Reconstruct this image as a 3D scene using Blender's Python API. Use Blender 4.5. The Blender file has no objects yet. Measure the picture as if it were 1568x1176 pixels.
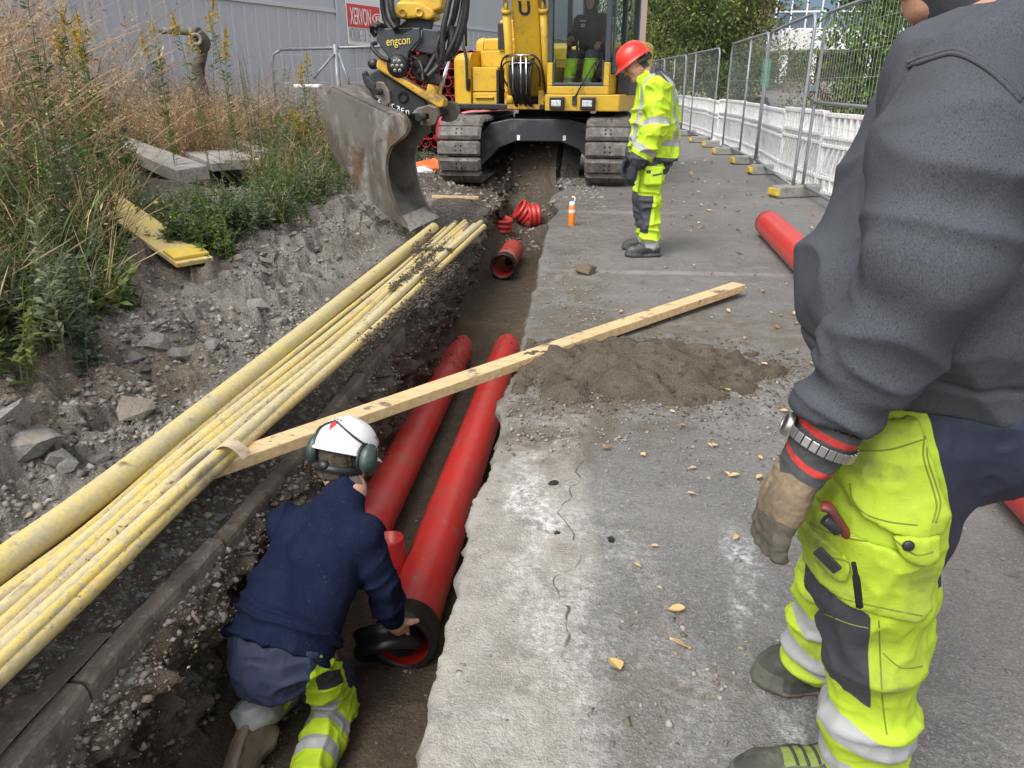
import bpy, bmesh, math, random
import numpy as np
from mathutils import Vector, Matrix
from mathutils.bvhtree import BVHTree

random.seed(7)
RNG = np.random.default_rng(7)
S = bpy.context.scene
COL = S.collection
R = math.radians

# ------------------------------------------------------------------ camera
H = 1.32; FPX = 1140.0; PIT = R(21.9); YAW = R(5.16)
cam_d = bpy.data.cameras.new("camera")
cam_d.lens = 36.0 * FPX / 1568.0
cam_d.sensor_width = 36.0
cam_d.clip_start = 0.05
cam_d.clip_end = 1000.0
cam = bpy.data.objects.new("camera", cam_d)
cam.location = (0, 0, H)
cam.rotation_euler = (R(90) - PIT, 0, YAW)
COL.objects.link(cam)
S.camera = cam

# ------------------------------------------------------------------ sky, sun, exposure
W = bpy.data.worlds.new("World")
S.world = W
W.use_nodes = True
wn = W.node_tree.nodes; wl = W.node_tree.links
bg = wn["Background"]
sky = wn.new("ShaderNodeTexSky")
sky.sky_type = 'NISHITA'
sky.sun_disc = False
sky.sun_elevation = R(52)
sky.sun_rotation = R(215)
sky.air_density = 1.0
sky.dust_density = 4.0
hs = wn.new("ShaderNodeHueSaturation")      # a clouded-over sky is nearly grey
hs.inputs["Saturation"].default_value = 0.22
hs.inputs["Value"].default_value = 1.0
wl.new(sky.outputs[0], hs.inputs["Color"])
wl.new(hs.outputs[0], bg.inputs["Color"])
bg.inputs["Strength"].default_value = 0.15
sun_d = bpy.data.lights.new("sun", 'SUN')
sun_d.energy = 1.0
sun_d.angle = R(38)
sun_d.color = (1.0, 0.96, 0.9)
sun = bpy.data.objects.new("sun", sun_d)
COL.objects.link(sun)
sun.rotation_euler = (R(38), 0, R(-35))     # high, from behind the camera and to its left
S.view_settings.view_transform = 'Standard'
S.view_settings.look = 'None'
S.view_settings.exposure = 0.9
S.view_settings.gamma = 1.0
S.cycles.max_bounces = 6
S.cycles.transparent_max_bounces = 12

# ------------------------------------------------------------------ pixel <-> place
_f = np.array([-math.sin(YAW) * math.cos(PIT), math.cos(YAW) * math.cos(PIT), -math.sin(PIT)])
_r = np.array([math.cos(YAW), math.sin(YAW), 0.0])
_u = np.cross(_r, _f)
CP = np.array([0, 0, H])
def ray(x, y): return _f + _r * (x - 784) / FPX - _u * (y - 588) / FPX
def atz(x, y, z): d = ray(x, y); return CP + d * (z - H) / d[2]
def aty(x, y, Y): d = ray(x, y); return CP + d * Y / d[1]

# ------------------------------------------------------------------ noise
def _hash(ix, iy, iz, s):
    n = (ix * 374761393 + iy * 668265263 + iz * 2147483647 + s * 1274126177) & 0xffffffff
    n = ((n ^ (n >> 13)) * 1274126177) & 0xffffffff
    n = ((n ^ (n >> 16)) * 2246822519) & 0xffffffff
    return ((n ^ (n >> 15)) & 0xffffff) / float(0xffffff)
def vnoise(P, s=0):
    P = np.asarray(P, float); i = np.floor(P).astype(np.int64); f = P - i; f = f * f * (3 - 2 * f)
    o = 0
    for dx in (0, 1):
        for dy in (0, 1):
            for dz in (0, 1):
                w = (f[..., 0] if dx else 1 - f[..., 0]) * (f[..., 1] if dy else 1 - f[..., 1]) * (f[..., 2] if dz else 1 - f[..., 2])
                o = o + w * _hash(i[..., 0] + dx, i[..., 1] + dy, i[..., 2] + dz, s)
    return o * 2 - 1
def fbm(P, octv=4, s=0):
    P = np.asarray(P, float); a = 1.0; o = 0; t = 0
    for k in range(octv):
        o = o + a * vnoise(P, s + k * 17); t += a; a *= .5; P = P * 2.03
    return o / t
def facets(P2, scale, s=0):
    """broken-rock relief over the plane: every cell is its own tilted plate"""
    P = np.asarray(P2, float) * scale; i = np.floor(P).astype(np.int64)
    best = np.full(P.shape[0], 1e9); out = np.zeros(P.shape[0])
    for dx in (-1, 0, 1):
        for dy in (-1, 0, 1):
            cx = i[:, 0] + dx; cy = i[:, 1] + dy; z = np.zeros_like(cx)
            px = cx + _hash(cx, cy, z, s); py = cy + _hash(cx, cy, z, s + 1)
            ex = P[:, 0] - px; ey = P[:, 1] - py; d = ex * ex + ey * ey
            h = _hash(cx, cy, z, s + 2) - .5 + (_hash(cx, cy, z, s + 3) - .5) * 1.6 * ex + (_hash(cx, cy, z, s + 4) - .5) * 1.6 * ey
            m = d < best; best = np.where(m, d, best); out = np.where(m, h, out)
    return out
def sstep(a, b, x):
    t = np.clip((x - a) / (b - a), 0, 1); return t * t * (3 - 2 * t)

# ------------------------------------------------------------------ materials
def mat(name, c, rough=.6, metal=0.0, layers=(), bump=None, bump2=None, attrs=(), spec=.5, alpha=1.0, coat=0.0, tint=None, trans=0.0, sheen=0.0, sat=1.0):
    """c: base colour; layers: (colour, scale, lo, hi[, detail, stretch, distortion]) noise masks laid over it in turn;
    attrs: (vertex attribute, colour[, rough]) cloth panels cut at attribute > 0; bump: (scale, strength, detail[, stretch])"""
    m = bpy.data.materials.new(name); m.use_nodes = True
    n = m.node_tree.nodes; l = m.node_tree.links; b = n["Principled BSDF"]
    tc = n.new("ShaderNodeTexCoord")
    def noise(scale, det=3.0, stretch=None, dist=0.0, rgh=.55):
        t = n.new("ShaderNodeTexNoise"); t.inputs["Scale"].default_value = scale; t.inputs["Detail"].default_value = det
        t.inputs["Distortion"].default_value = dist; t.inputs["Roughness"].default_value = rgh
        if stretch:
            mp = n.new("ShaderNodeMapping"); mp.inputs["Scale"].default_value = stretch
            l.new(tc.outputs["Object"], mp.inputs[0]); l.new(mp.outputs[0], t.inputs["Vector"])
        else: l.new(tc.outputs["Object"], t.inputs["Vector"])
        return t.outputs["Fac"]
    def ramp(sock, lo, hi):
        r = n.new("ShaderNodeMapRange"); r.inputs[1].default_value = lo; r.inputs[2].default_value = hi; r.clamp = True
        l.new(sock, r.inputs[0]); return r.outputs[0]
    def mix(fac, A, B):
        x = n.new("ShaderNodeMix"); x.data_type = 'RGBA'; x.clamp_factor = True
        if isinstance(fac, float): x.inputs[0].default_value = fac
        else: l.new(fac, x.inputs[0])
        for k, v in ((6, A), (7, B)):
            if isinstance(v, tuple): x.inputs[k].default_value = (*v, 1)
            else: l.new(v, x.inputs[k])
        return x.outputs[2]
    cur = tuple(c); rg = None
    if tint:
        t = n.new("ShaderNodeAttribute"); t.attribute_name = tint; cur = t.outputs["Color"]
    for L in layers:
        det = L[4] if len(L) > 4 else 4.0; st = L[5] if len(L) > 5 else None; ds = L[6] if len(L) > 6 else 0.0
        cur = mix(ramp(noise(L[1], det, st, ds), L[2], L[3]), cur, tuple(L[0]))
    for a in attrs:
        t = n.new("ShaderNodeAttribute"); t.attribute_name = a[0]
        f = ramp(t.outputs["Fac"], -0.0006, 0.0006)
        cur = mix(f, cur, tuple(a[1]))
        if len(a) > 2:
            x = n.new("ShaderNodeMix"); l.new(f, x.inputs[0])
            if rg is None: x.inputs[2].default_value = rough
            else: l.new(rg, x.inputs[2])
            x.inputs[3].default_value = a[2]; rg = x.outputs[0]
    if isinstance(cur, tuple): b.inputs["Base Color"].default_value = (*cur, 1)
    else: l.new(cur, b.inputs["Base Color"])
    b.inputs["Roughness"].default_value = rough
    if rg is not None: l.new(rg, b.inputs["Roughness"])
    b.inputs["Metallic"].default_value = metal
    b.inputs["Specular IOR Level"].default_value = spec
    b.inputs["Alpha"].default_value = alpha
    b.inputs["Coat Weight"].default_value = coat
    b.inputs["Transmission Weight"].default_value = trans
    b.inputs["Sheen Weight"].default_value = sheen
    last = None
    for B in (bump, bump2):
        if not B: continue
        bn = n.new("ShaderNodeBump"); bn.inputs["Strength"].default_value = B[1]; bn.inputs["Distance"].default_value = B[4] if len(B) > 4 else .01
        l.new(noise(B[0], B[2], B[3] if len(B) > 3 else None), bn.inputs["Height"])
        if last: l.new(last, bn.inputs["Normal"])
        last = bn.outputs[0]
    if last: l.new(last, b.inputs["Normal"])
    m["rg"] = 0
    return m

# ------------------------------------------------------------------ objects
def tag(o, label=None, cat=None, group=None, kind=None):
    if label: o["label"] = label
    if cat: o["category"] = cat
    if group: o["group"] = group
    if kind: o["kind"] = kind
    return o
def link(o, parent=None):
    COL.objects.link(o)
    if parent is not None: o.parent = parent
    return o
def empty(name, loc, label, cat, group=None, rz=0.0):
    o = bpy.data.objects.new(name, None); o.location = loc; o.rotation_euler.z = rz; o.empty_display_size = .2
    link(o); return tag(o, label, cat, group)
def mesh(name, V, F, m, parent=None, smooth=False, attrs=None, mi=None, origin=None, bevel=0):
    """V world positions; the object sits at its parent's place (or at origin) and keeps V where they are"""
    V = np.asarray(V, float)
    off = np.zeros(3)
    if parent is not None:
        q = parent; off = np.array(q.location)
        while q.parent is not None: q = q.parent; off = off + np.array(q.location)
        if origin is not None: loc = np.asarray(origin, float) - off; off = np.asarray(origin, float)
        else: loc = np.zeros(3)
    elif origin is not None: off = np.asarray(origin, float); loc = off
    else: loc = np.zeros(3)
    me = bpy.data.meshes.new(name)
    if isinstance(F, np.ndarray) and F.ndim == 2:
        nf, k = F.shape
        me.vertices.add(len(V)); me.vertices.foreach_set("co", (V - off).astype(np.float32).ravel())
        me.loops.add(nf * k); me.loops.foreach_set("vertex_index", F.astype(np.int32).ravel())
        me.polygons.add(nf); me.polygons.foreach_set("loop_start", np.arange(0, nf * k, k, dtype=np.int32))
        me.polygons.foreach_set("loop_total", np.full(nf, k, dtype=np.int32)); me.update(calc_edges=True)
    else:
        me.from_pydata([tuple(v) for v in (V - off)], [], [tuple(int(i) for i in f) for f in F])
    for x in (m if isinstance(m, (list, tuple)) else [m]): me.materials.append(x)
    if mi is not None: me.polygons.foreach_set("material_index", np.asarray(mi, dtype=np.int32))
    if smooth is True: me.polygons.foreach_set("use_smooth", np.ones(len(me.polygons), dtype=bool))
    elif smooth is not False: me.polygons.foreach_set("use_smooth", np.asarray(smooth, dtype=bool))
    for k, v in (attrs or {}).items():
        v = np.asarray(v, dtype=np.float32)
        if v.ndim == 1:
            a = me.attributes.new(k, 'FLOAT', 'POINT'); a.data.foreach_set("value", v)
        else:
            a = me.attributes.new(k, 'FLOAT_COLOR', 'POINT'); a.data.foreach_set("color", np.c_[v, np.ones(len(v))].astype(np.float32).ravel())
    o = bpy.data.objects.new(name, me); o.location = loc; link(o, parent)
    if bevel:
        b = o.modifiers.new("bevel", 'BEVEL'); b.width = bevel; b.segments = 2; b.limit_method = 'ANGLE'; b.angle_limit = R(35)
    return o

def nrm(v): v = np.asarray(v, float); return v / (np.linalg.norm(v) + 1e-12)
def frame(d, up=(0, 0, 1)):
    d = nrm(d); up = np.asarray(up, float)
    if abs(d @ nrm(up)) > .98: up = np.array([1.0, 0, 0])
    a = nrm(np.cross(up, d)); return a, np.cross(d, a), d
class MB:
    def __init__(s): s.V = []; s.F = []; s.S = []; s.M = []
    def add(s, V, F, smooth=False, mi=0):
        o = len(s.V); s.V.extend([tuple(v) for v in V])
        for f in F: s.F.append([i + o for i in f]); s.S.append(smooth); s.M.append(mi)
        return s
    def box(s, c, h, A=None, mi=0, taper=1.0):
        """c centre, h half sizes, A rows = axes"""
        A = np.eye(3) if A is None else np.asarray(A); V = []
        for z in (-1, 1):
            t = taper if z > 0 else 1.0
            for x, y in ((-1, -1), (1, -1), (1, 1), (-1, 1)): V.append(np.asarray(c) + A[0] * x * h[0] * t + A[1] * y * h[1] * t + A[2] * z * h[2])
        return s.add(V, [(3, 2, 1, 0), (4, 5, 6, 7), (0, 1, 5, 4), (1, 2, 6, 5), (2, 3, 7, 6), (3, 0, 4, 7)], False, mi)
    def bb(s, x0, x1, y0, y1, z0, z1, mi=0): return s.box(((x0 + x1) / 2, (y0 + y1) / 2, (z0 + z1) / 2), (abs(x1 - x0) / 2, abs(y1 - y0) / 2, abs(z1 - z0) / 2), None, mi)
    def tube(s, path, r, n=10, caps=True, mi=0, flat=1.0, up=(0, 0, 1)):
        P = [np.asarray(p, float) for p in path]; m = len(P); rr = r if isinstance(r, (list, tuple, np.ndarray)) else [r] * m
        V = []; a0 = None
        for i in range(m):
            d = P[min(i + 1, m - 1)] - P[max(i - 1, 0)]
            if a0 is None: a, b, d = frame(d, up)
            else:
                d = nrm(d); a = nrm(a0 - d * (a0 @ d)); b = np.cross(d, a)
            a0 = a
            for k in range(n):
                t = 2 * math.pi * k / n; V.append(P[i] + a * math.cos(t) * rr[i] + b * math.sin(t) * rr[i] * flat)
        F = [(i * n + k, i * n + (k + 1) % n, (i + 1) * n + (k + 1) % n, (i + 1) * n + k) for i in range(m - 1) for k in range(n)]
        s.add(V, F, True, mi)
        if caps:
            o = len(s.V) - len(V)
            for idx, rev in ((range(n), True), (range((m - 1) * n, m * n), False)):
                f = [o + i for i in idx]; s.F.append(f[::-1] if rev else f); s.S.append(False); s.M.append(mi)
        return s
    def pipe(s, p0, p1, prof, n=28, mi=0, arc=1.0):
        """surface of revolution round p0->p1; prof = (distance along, radius)"""
        p0 = np.asarray(p0, float); a, b, d = frame(np.asarray(p1, float) - p0); V = []
        for (t, r) in prof:
            for k in range(n):
                w = 2 * math.pi * k / n; V.append(p0 + d * t + (a * math.cos(w) + b * math.sin(w)) * r)
        F = [(i * n + k, i * n + (k + 1) % n, (i + 1) * n + (k + 1) % n, (i + 1) * n + k) for i in range(len(prof) - 1) for k in range(n)]
        return s.add(V, F, True, mi)
    def prism(s, poly, o, ax, ay, th, mi=0, smooth=False):
        """2-D outline in the plane (ax, ay) at o, th thick along ax x ay, centred"""
        o = np.asarray(o, float); ax = np.asarray(ax, float); ay = np.asarray(ay, float); nz = nrm(np.cross(ax, ay)); n = len(poly)
        V = [o + ax * p[0] + ay * p[1] - nz * th / 2 for p in poly] + [o + ax * p[0] + ay * p[1] + nz * th / 2 for p in poly]
        s.add(V, [tuple(range(n))[::-1], tuple(range(n, 2 * n))], False, mi)
        k = len(s.V) - 2 * n
        for i in range(n):
            j = (i + 1) % n; s.F.append([k + i, k + j, k + n + j, k + n + i]); s.S.append(smooth); s.M.append(mi)
        return s
    def ball(s, c, r, A=None, nu=14, nv=9, mi=0):
        A = np.eye(3) if A is None else np.asarray(A); r = (r, r, r) if not hasattr(r, '__len__') else r; V = []
        for j in range(nv + 1):
            p = math.pi * j / nv
            for i in range(nu):
                t = 2 * math.pi * i / nu
                V.append(np.asarray(c) + A[0] * r[0] * math.sin(p) * math.cos(t) + A[1] * r[1] * math.sin(p) * math.sin(t) + A[2] * r[2] * math.cos(p))
        return s.add(V, [(j * nu + i, (j + 1) * nu + i, (j + 1) * nu + (i + 1) % nu, j * nu + (i + 1) % nu) for j in range(nv) for i in range(nu)], True, mi)
    def grid(s, fn, nu, nv, smooth=True, mi=0):
        V = [fn(i / nu, j / nv) for j in range(nv + 1) for i in range(nu + 1)]
        return s.add(V, [(j * (nu + 1) + i, j * (nu + 1) + i + 1, (j + 1) * (nu + 1) + i + 1, (j + 1) * (nu + 1) + i) for j in range(nv) for i in range(nu)], smooth, mi)
    def xf(s, fn, start=0):
        for i in range(start, len(s.V)): s.V[i] = tuple(fn(np.asarray(s.V[i], float)))
        return s
    def build(s, name, m, parent=None, bevel=0, origin=None, attrs=None):
        return mesh(name, s.V, s.F, m, parent, s.S, attrs, s.M, origin, bevel)

def bez(p0, p1, p2, p3, n=16):
    p0, p1, p2, p3 = [np.asarray(p, float) for p in (p0, p1, p2, p3)]
    return [(1 - t) ** 3 * p0 + 3 * (1 - t) ** 2 * t * p1 + 3 * (1 - t) * t * t * p2 + t ** 3 * p3 for t in np.linspace(0, 1, n)]
def smoothpath(P, n=6):
    P = [np.asarray(p, float) for p in P]; Q = [P[0]] + P + [P[-1]]; out = []
    for i in range(1, len(Q) - 2):
        a, b, c, d = Q[i - 1:i + 3]
        for t in np.linspace(0, 1, n, endpoint=False):
            out.append(.5 * (2 * b + (c - a) * t + (2 * a - 5 * b + 4 * c - d) * t * t + (3 * b - a - 3 * c + d) * t ** 3))
    return out + [P[-1]]
def text_mesh(name, body, size, m, o, ax, ay, parent, depth=.004, spacing=1.0, bold=0.0, width=None):
    """lettering as a mesh in the plane (ax, ay), starting at o (its lower left)"""
    cu = bpy.data.curves.new(name, 'FONT'); cu.body = body; cu.size = size; cu.extrude = depth / 2; cu.space_character = spacing; cu.offset = bold
    t = bpy.data.objects.new(name + "_curve", cu); COL.objects.link(t)
    me = t.to_mesh(); V = np.array([v.co[:] for v in me.vertices]); F = [tuple(p.vertices) for p in me.polygons]
    t.to_mesh_clear(); bpy.data.objects.remove(t)
    sx = 1.0 if width is None else width / (V[:, 0].max() - V[:, 0].min())
    ax = nrm(ax); ay = nrm(ay); nz = nrm(np.cross(ax, ay)); V = np.asarray(o) + np.outer((V[:, 0] - V[:, 0].min()) * sx, ax) + np.outer(V[:, 1], ay) + np.outer(V[:, 2], nz)
    return mesh(name, V, F, m, parent)
def copy_tree(o, parent=None):
    c = o.copy(); COL.objects.link(c); c.parent = parent
    for ch in list(o.children): copy_tree(ch, c)
    return c
# ------------------------------------------------------------------ ground
M = {}
M['road'] = None
def road_material():
    m = bpy.data.materials.new("asphalt"); m.use_nodes = True
    n = m.node_tree.nodes; l = m.node_tree.links; b = n["Principled BSDF"]
    tc = n.new("ShaderNodeTexCoord")
    def noise(scale, det=4.0, dist=0.0, rgh=.6, st=None):
        t = n.new("ShaderNodeTexNoise"); t.inputs["Scale"].default_value = scale; t.inputs["Detail"].default_value = det
        t.inputs["Distortion"].default_value = dist; t.inputs["Roughness"].default_value = rgh
        if st:
            mp = n.new("ShaderNodeMapping"); mp.inputs["Scale"].default_value = st
            l.new(tc.outputs["Object"], mp.inputs[0]); l.new(mp.outputs[0], t.inputs["Vector"])
        else: l.new(tc.outputs["Object"], t.inputs["Vector"])
        return t.outputs["Fac"]
    def mr(s, lo, hi, a=0.0, c=1.0):
        r = n.new("ShaderNodeMapRange"); r.clamp = True
        for k, v in ((1, lo), (2, hi), (3, a), (4, c)): r.inputs[k].default_value = v
        l.new(s, r.inputs[0]); return r.outputs[0]
    def mul(a, c):
        x = n.new("ShaderNodeMath"); x.operation = 'MULTIPLY'; l.new(a, x.inputs[0])
        if isinstance(c, (int, float)): x.inputs[1].default_value = c
        else: l.new(c, x.inputs[1])
        return x.outputs[0]
    def add(a, c, op='ADD'):
        x = n.new("ShaderNodeMath"); x.operation = op; l.new(a, x.inputs[0])
        if isinstance(c, (int, float)): x.inputs[1].default_value = c
        else: l.new(c, x.inputs[1])
        return x.outputs[0]
    def absx(a):
        x = n.new("ShaderNodeMath"); x.operation = 'ABSOLUTE'; l.new(a, x.inputs[0]); return x.outputs[0]
    def mix(f, A, B):
        x = n.new("ShaderNodeMix"); x.data_type = 'RGBA'; x.clamp_factor = True
        l.new(f, x.inputs[0])
        for k, v in ((6, A), (7, B)):
            if isinstance(v, tuple): x.inputs[k].default_value = (*v, 1)
            else: l.new(v, x.inputs[k])
        return x.outputs[2]
    sep = n.new("ShaderNodeSeparateXYZ"); l.new(tc.outputs["Object"], sep.inputs[0])
    X = sep.outputs[0]; Y = sep.outputs[1]
    def spot(cx, cy, rx, ry, soft=.5, wob=.5):     # a worn or dusted patch with a ragged outline of its own
        a = mul(add(X, -cx), 1.0 / rx); c = mul(add(Y, -cy), 1.0 / ry)
        d = add(mul(a, a), mul(c, c)); d = add(d, mul(add(noise(7.0, 6, 1.0), -.5), wob * 4))
        return mr(d, 1.0 + soft, 1.0 - soft)
    grit = noise(170.0, 3.0); fine = noise(60.0, 4.0); big = noise(1.3, 5.0, .6); mid = noise(9.0, 6.0, .4)
    col = mix(mr(big, .35, .7), (.118, .116, .113), (.185, .18, .172))
    col = mix(mul(mr(mid, .5, .72), .7), col, (.21, .20, .186))
    col = mix(mul(mr(fine, .5, .66), .55), col, (.25, .24, .225))
    col = mix(mul(mr(grit, .55, .7), .75), col, (.33, .32, .30))
    col = mix(mul(mr(noise(95.0, 2.0), .6, .7), .6), col, (.07, .068, .066))
    # pale concrete left bare along the trench, its border a wandering line
    edge = add(X, mul(add(noise(3.0, 5.0, .5), -.5), .32))
    conc = mul(mr(edge, .10, .02), mr(Y, 3.3, 2.7))
    ccol = mix(mr(mid, .4, .65), (.30, .28, .25), (.20, .185, .165)); ccol = mix(mul(mr(grit, .5, .68), .5), ccol, (.46, .44, .4))
    col = mix(conc, col, ccol)
    # white lime dust
    wh = mul(mr(noise(38.0, 8.0, 0.0, .8), .44, .60), mr(noise(4.5, 5.0, 0.0, .7, (1, .5, 1)), .42, .56))
    for sp, k in (((-.13, 2.3, .10, .42), .7), ((0.0, 1.85, .24, .5), .32), ((.06, 1.3, .3, .35), .25), ((.52, 1.62, .07, .42), .9), ((.75, 3.2, .5, .35), .25)):
        col = mix(mul(mul(spot(*sp, .6), wh), k), col, (.72, .72, .72))
    # brown earth trodden over the edge, and the washed-out verge
    dm = mr(noise(5.0, 8.0, .8, .65), .4, .6)
    for sp, k in (((-.02, 2.95, .38, .45), 1.0), ((.1, 3.3, .55, .6), .9), ((-.1, 4.6, .35, 1.0), .8), ((.0, 7.5, .5, 2.2), .7), ((.75, 4.2, .9, .5), .9), ((.25, 3.45, .85, .42), .85), ((.3, 5.4, .9, .4), .35), ((.25, 1.35, .16, .3), .7), ((.5, 10, 1.2, 3), .5)):
        col = mix(mul(mul(spot(*sp, .7), dm), k), col, mix(grit, (.085, .068, .05), (.16, .135, .105)))
    # pale lines left by the old joint, dark oil drips
    for sp in ((.7, 5.62, .9, .06), (.35, 8.5, .6, .12)):
        col = mix(mul(mul(spot(*sp, .8, .5), mid), .55), col, (.42, .40, .37))
    crk = mr(add(add(add(X, mul(add(noise(2.6, 6.0, 0.0, .7), -.5), -.34)), .01), 0, 'ABSOLUTE') if False else absx(add(X, mul(add(noise(2.2, 3.0, 0.0, .6), -.5), .40))), .0048, .0015)
    col = mix(mul(mul(mul(crk, mr(Y, 2.62, 2.5)), mr(Y, 1.42, 1.55)), mr(noise(14.0, 3.0), .38, .52)), col, (.075, .068, .06))
    col = mix(mul(mr(noise(5.0, 3.0, .3), .66, .72), .5), col, (.06, .058, .056))
    l.new(col, b.inputs["Base Color"]); b.inputs["Roughness"].default_value = .93; b.inputs["Specular IOR Level"].default_value = .3
    hgt = add(add(mul(grit, .5), mul(fine, .6)), mul(mid, .8))
    bn = n.new("ShaderNodeBump"); bn.inputs["Strength"].default_value = .9; bn.inputs["Distance"].default_value = .012
    l.new(hgt, bn.inputs["Height"]); l.new(bn.outputs[0], b.inputs["Normal"])
    return m
M['road'] = road_material()
M['asphalt_far'] = mat("far_asphalt", (.2, .195, .19), .92, layers=[((.26, .25, .24), 1.2, .4, .7)], bump=(60, .4, 4))
M['earth'] = mat("earth", (.15, .132, .11), .97, tint="tint", layers=[((.30, .285, .262), 26, .52, .72, 6), ((.075, .062, .05), 14, .58, .75, 6), ((.38, .365, .34), 70, .6, .72, 4)], bump=(48, 1.0, 8, None, .04), bump2=(150, .8, 4, None, .012), spec=.2)
M['trench'] = mat('trench_soil', (.1, .08, .06), .97, tint='tint', layers=[((.115, .088, .062), 11, .46, .74, 7), ((.05, .038, .028), 17, .56, .74, 7), ((.17, .14, .11), 90, .62, .74, 4)], bump=(60, .9, 8, None, .02), bump2=(170, .6, 4, None, .008), spec=.2)
M['sand'] = mat("dark_sand", (.10, .079, .058), .97, layers=[((.15, .125, .098), 6, .4, .7, 7), ((.055, .043, .032), 22, .56, .70, 6), ((.24, .21, .17), 150, .62, .72, 3)], bump=(110, 1.0, 7, None, .02), spec=.2)
M['field'] = mat("rough_field", (.13, .12, .06), .95, layers=[((.2, .17, .09), 1.5, .4, .65, 6), ((.08, .1, .03), 4, .5, .7, 6)], bump=(20, .6, 5))

def rim_x(Y):      # the broken edge of the road over the trench
    Y = np.asarray(Y, float); Z = np.zeros_like(Y)
    P = np.stack([Y * 1.0, Z, Z], -1)
    return -.305 + .022 * fbm(P * 1.3, 3, 3) + .009 * fbm(P * 8, 3, 5) + .010 * fbm(P * 33, 3, 6) - .03 * np.clip(fbm(P * 4.5, 2, 8) - .25, 0, 1) + .06 * sstep(7, 9, Y) * np.sin(Y * 3.1) - .03 * np.exp(-((Y - 3.05) / .12) ** 2) * 1.0 - .03 * np.exp(-((Y - 2.15) / .1) ** 2)
def kerb_x(Y):
    return np.interp(Y, [0, 1.2, 2.6, 4.4, 6], [-1.27, -1.245, -1.155, -1.11, -1.05])
def floor_z(Y):
    return np.interp(Y, [0, 4.6, 5.6, 5.78, 6.12, 7.6, 8.6, 9.6, 10.4, 11.3, 12.5, 14, 40], [-.9, -.9, -.885, -.86, -.60, -.585, -.55, -.48, -.36, -.16, -.12, -.05, 0])
KB = -.12          # top of the old kerb
ys = [.3]
while ys[-1] < 17: ys.append(ys[-1] + max(.012, .0075 * ys[-1]))
ys = np.array(ys)
def section(Y):
    """control points (x, z) of the ground across the trench, from under the road to the far left"""
    xr = float(rim_x(Y)); fz = float(floor_z(Y)); kx = float(kerb_x(Y)); near = 1 - float(sstep(4.3, 5.0, Y))
    fill = float(sstep(10.2, 12.2, Y))
    bank = 1 - .8 * float(sstep(6.5, 9.0, Y)) + .5 * float(sstep(12.5, 15, Y))
    xl = -1.06 - .05 * near - .10 * float(sstep(2.9, 2.2, Y))
    ftop = np.interp(fill, [0, 1], [KB, -.02])
    pts = [(xr + .3, -.15), (xr + .05, -.16), (xr + .035, -.35), (xr - .02, fz + .16), (xr - .11, fz + .02), ((xr + xl) / 2, fz),
           (xl + .12, fz + .015), (xl + .0, fz + .14), (xl - .03, max(fz + .3, -.55)), (kx + .03, max(-.30, fz + .35) if fz < -.5 else min(-.1, fz + .2)),
           (kx - .0, ftop - .10 if near > .5 else ftop - .03), (kx - .13, ftop - .03), (kx - .25, -.07), (-1.62, -.02), (-1.9, .06 * bank + .02), (-2.2, .19 * bank),
           (-2.6, .30 * bank), (-3.2, .36 * bank), (-4.2, .50 * bank + .04), (-6, .72 * bank + .12), (-9, .95 * bank + .1), (-14, .9)]
    return pts
SEG = [3, 3, 10, 18, 8, 16, 16, 10, 16, 14, 8, 8, 8, 14, 14, 16, 18, 20, 20, 22, 20, 12]
rows = []
for Y in ys:
    p = section(Y); row = []
    for i in range(len(p) - 1):
        for k in range(SEG[i]):
            t = k / SEG[i]; row.append((p[i][0] * (1 - t) + p[i + 1][0] * t, Y, p[i][1] * (1 - t) + p[i + 1][1] * t))
    row.append((p[-1][0], Y, p[-1][1])); rows.append(row)
G = np.array(rows); ny, nx, _ = G.shape
for _ in range(2): G[:, 4:-1, 2] = .25 * G[:, 3:-2, 2] + .5 * G[:, 4:-1, 2] + .25 * G[:, 5:, 2]
P = G.reshape(-1, 3).copy()
cs = np.cumsum([0] + SEG); ci = np.tile(np.arange(nx), ny)
fl = ((ci > cs[4]) & (ci < cs[7])).astype(float); wl_ = ((ci >= cs[7]) & (ci <= cs[10])).astype(float); wr_ = ((ci > cs[1]) & (ci <= cs[4])).astype(float)
bk = (ci > cs[12]).astype(float); rocky = np.clip(sstep(-1.62, -1.95, P[:, 0]), 0, 1) * (1 - sstep(-3.0, -4.2, P[:, 0])) * (1 - .55 * sstep(6.5, 9, P[:, 1])); bench = ((ci > cs[10]) & (ci <= cs[13])).astype(float)
d = np.zeros_like(P)
d[:, 2] += fl * (.020 * fbm(P * 3.1, 4, 1) + .012 * fbm(P * 14, 3, 2)) + bench * (.018 * fbm(P * 12, 3, 4))
fa = facets(P[:, :2] + .1 * np.stack([fbm(P * 2.3, 2, 40), fbm(P * 2.3, 2, 41)], -1), 2.1, 11) * .12 + facets(P[:, :2] + .05 * np.stack([fbm(P * 6, 2, 42), fbm(P * 6, 2, 43)], -1), 5.2, 21) * .085 + facets(P[:, :2], 12.0, 31) * .042
d[:, 2] += rocky * (fa + .05 * fbm(P * 2.2, 4, 9) + .02 * fbm(P * 17, 3, 10))
d[:, 0] += rocky * .5 * facets(P[:, :2], 3.3, 51) * .09
d[:, 2] += bk * (1 - rocky) * (.04 * fbm(P * 2.5, 4, 12))
far = sstep(8.5, 10.2, P[:, 1]) * (P[:, 0] < rim_x(P[:, 1]) - .1)
d[:, 2] += far * (.10 * fbm(P * 2.4, 4, 13) + .05 * fbm(P * 6, 3, 18) + .035 * fbm(P * 13, 3, 14))
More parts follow.
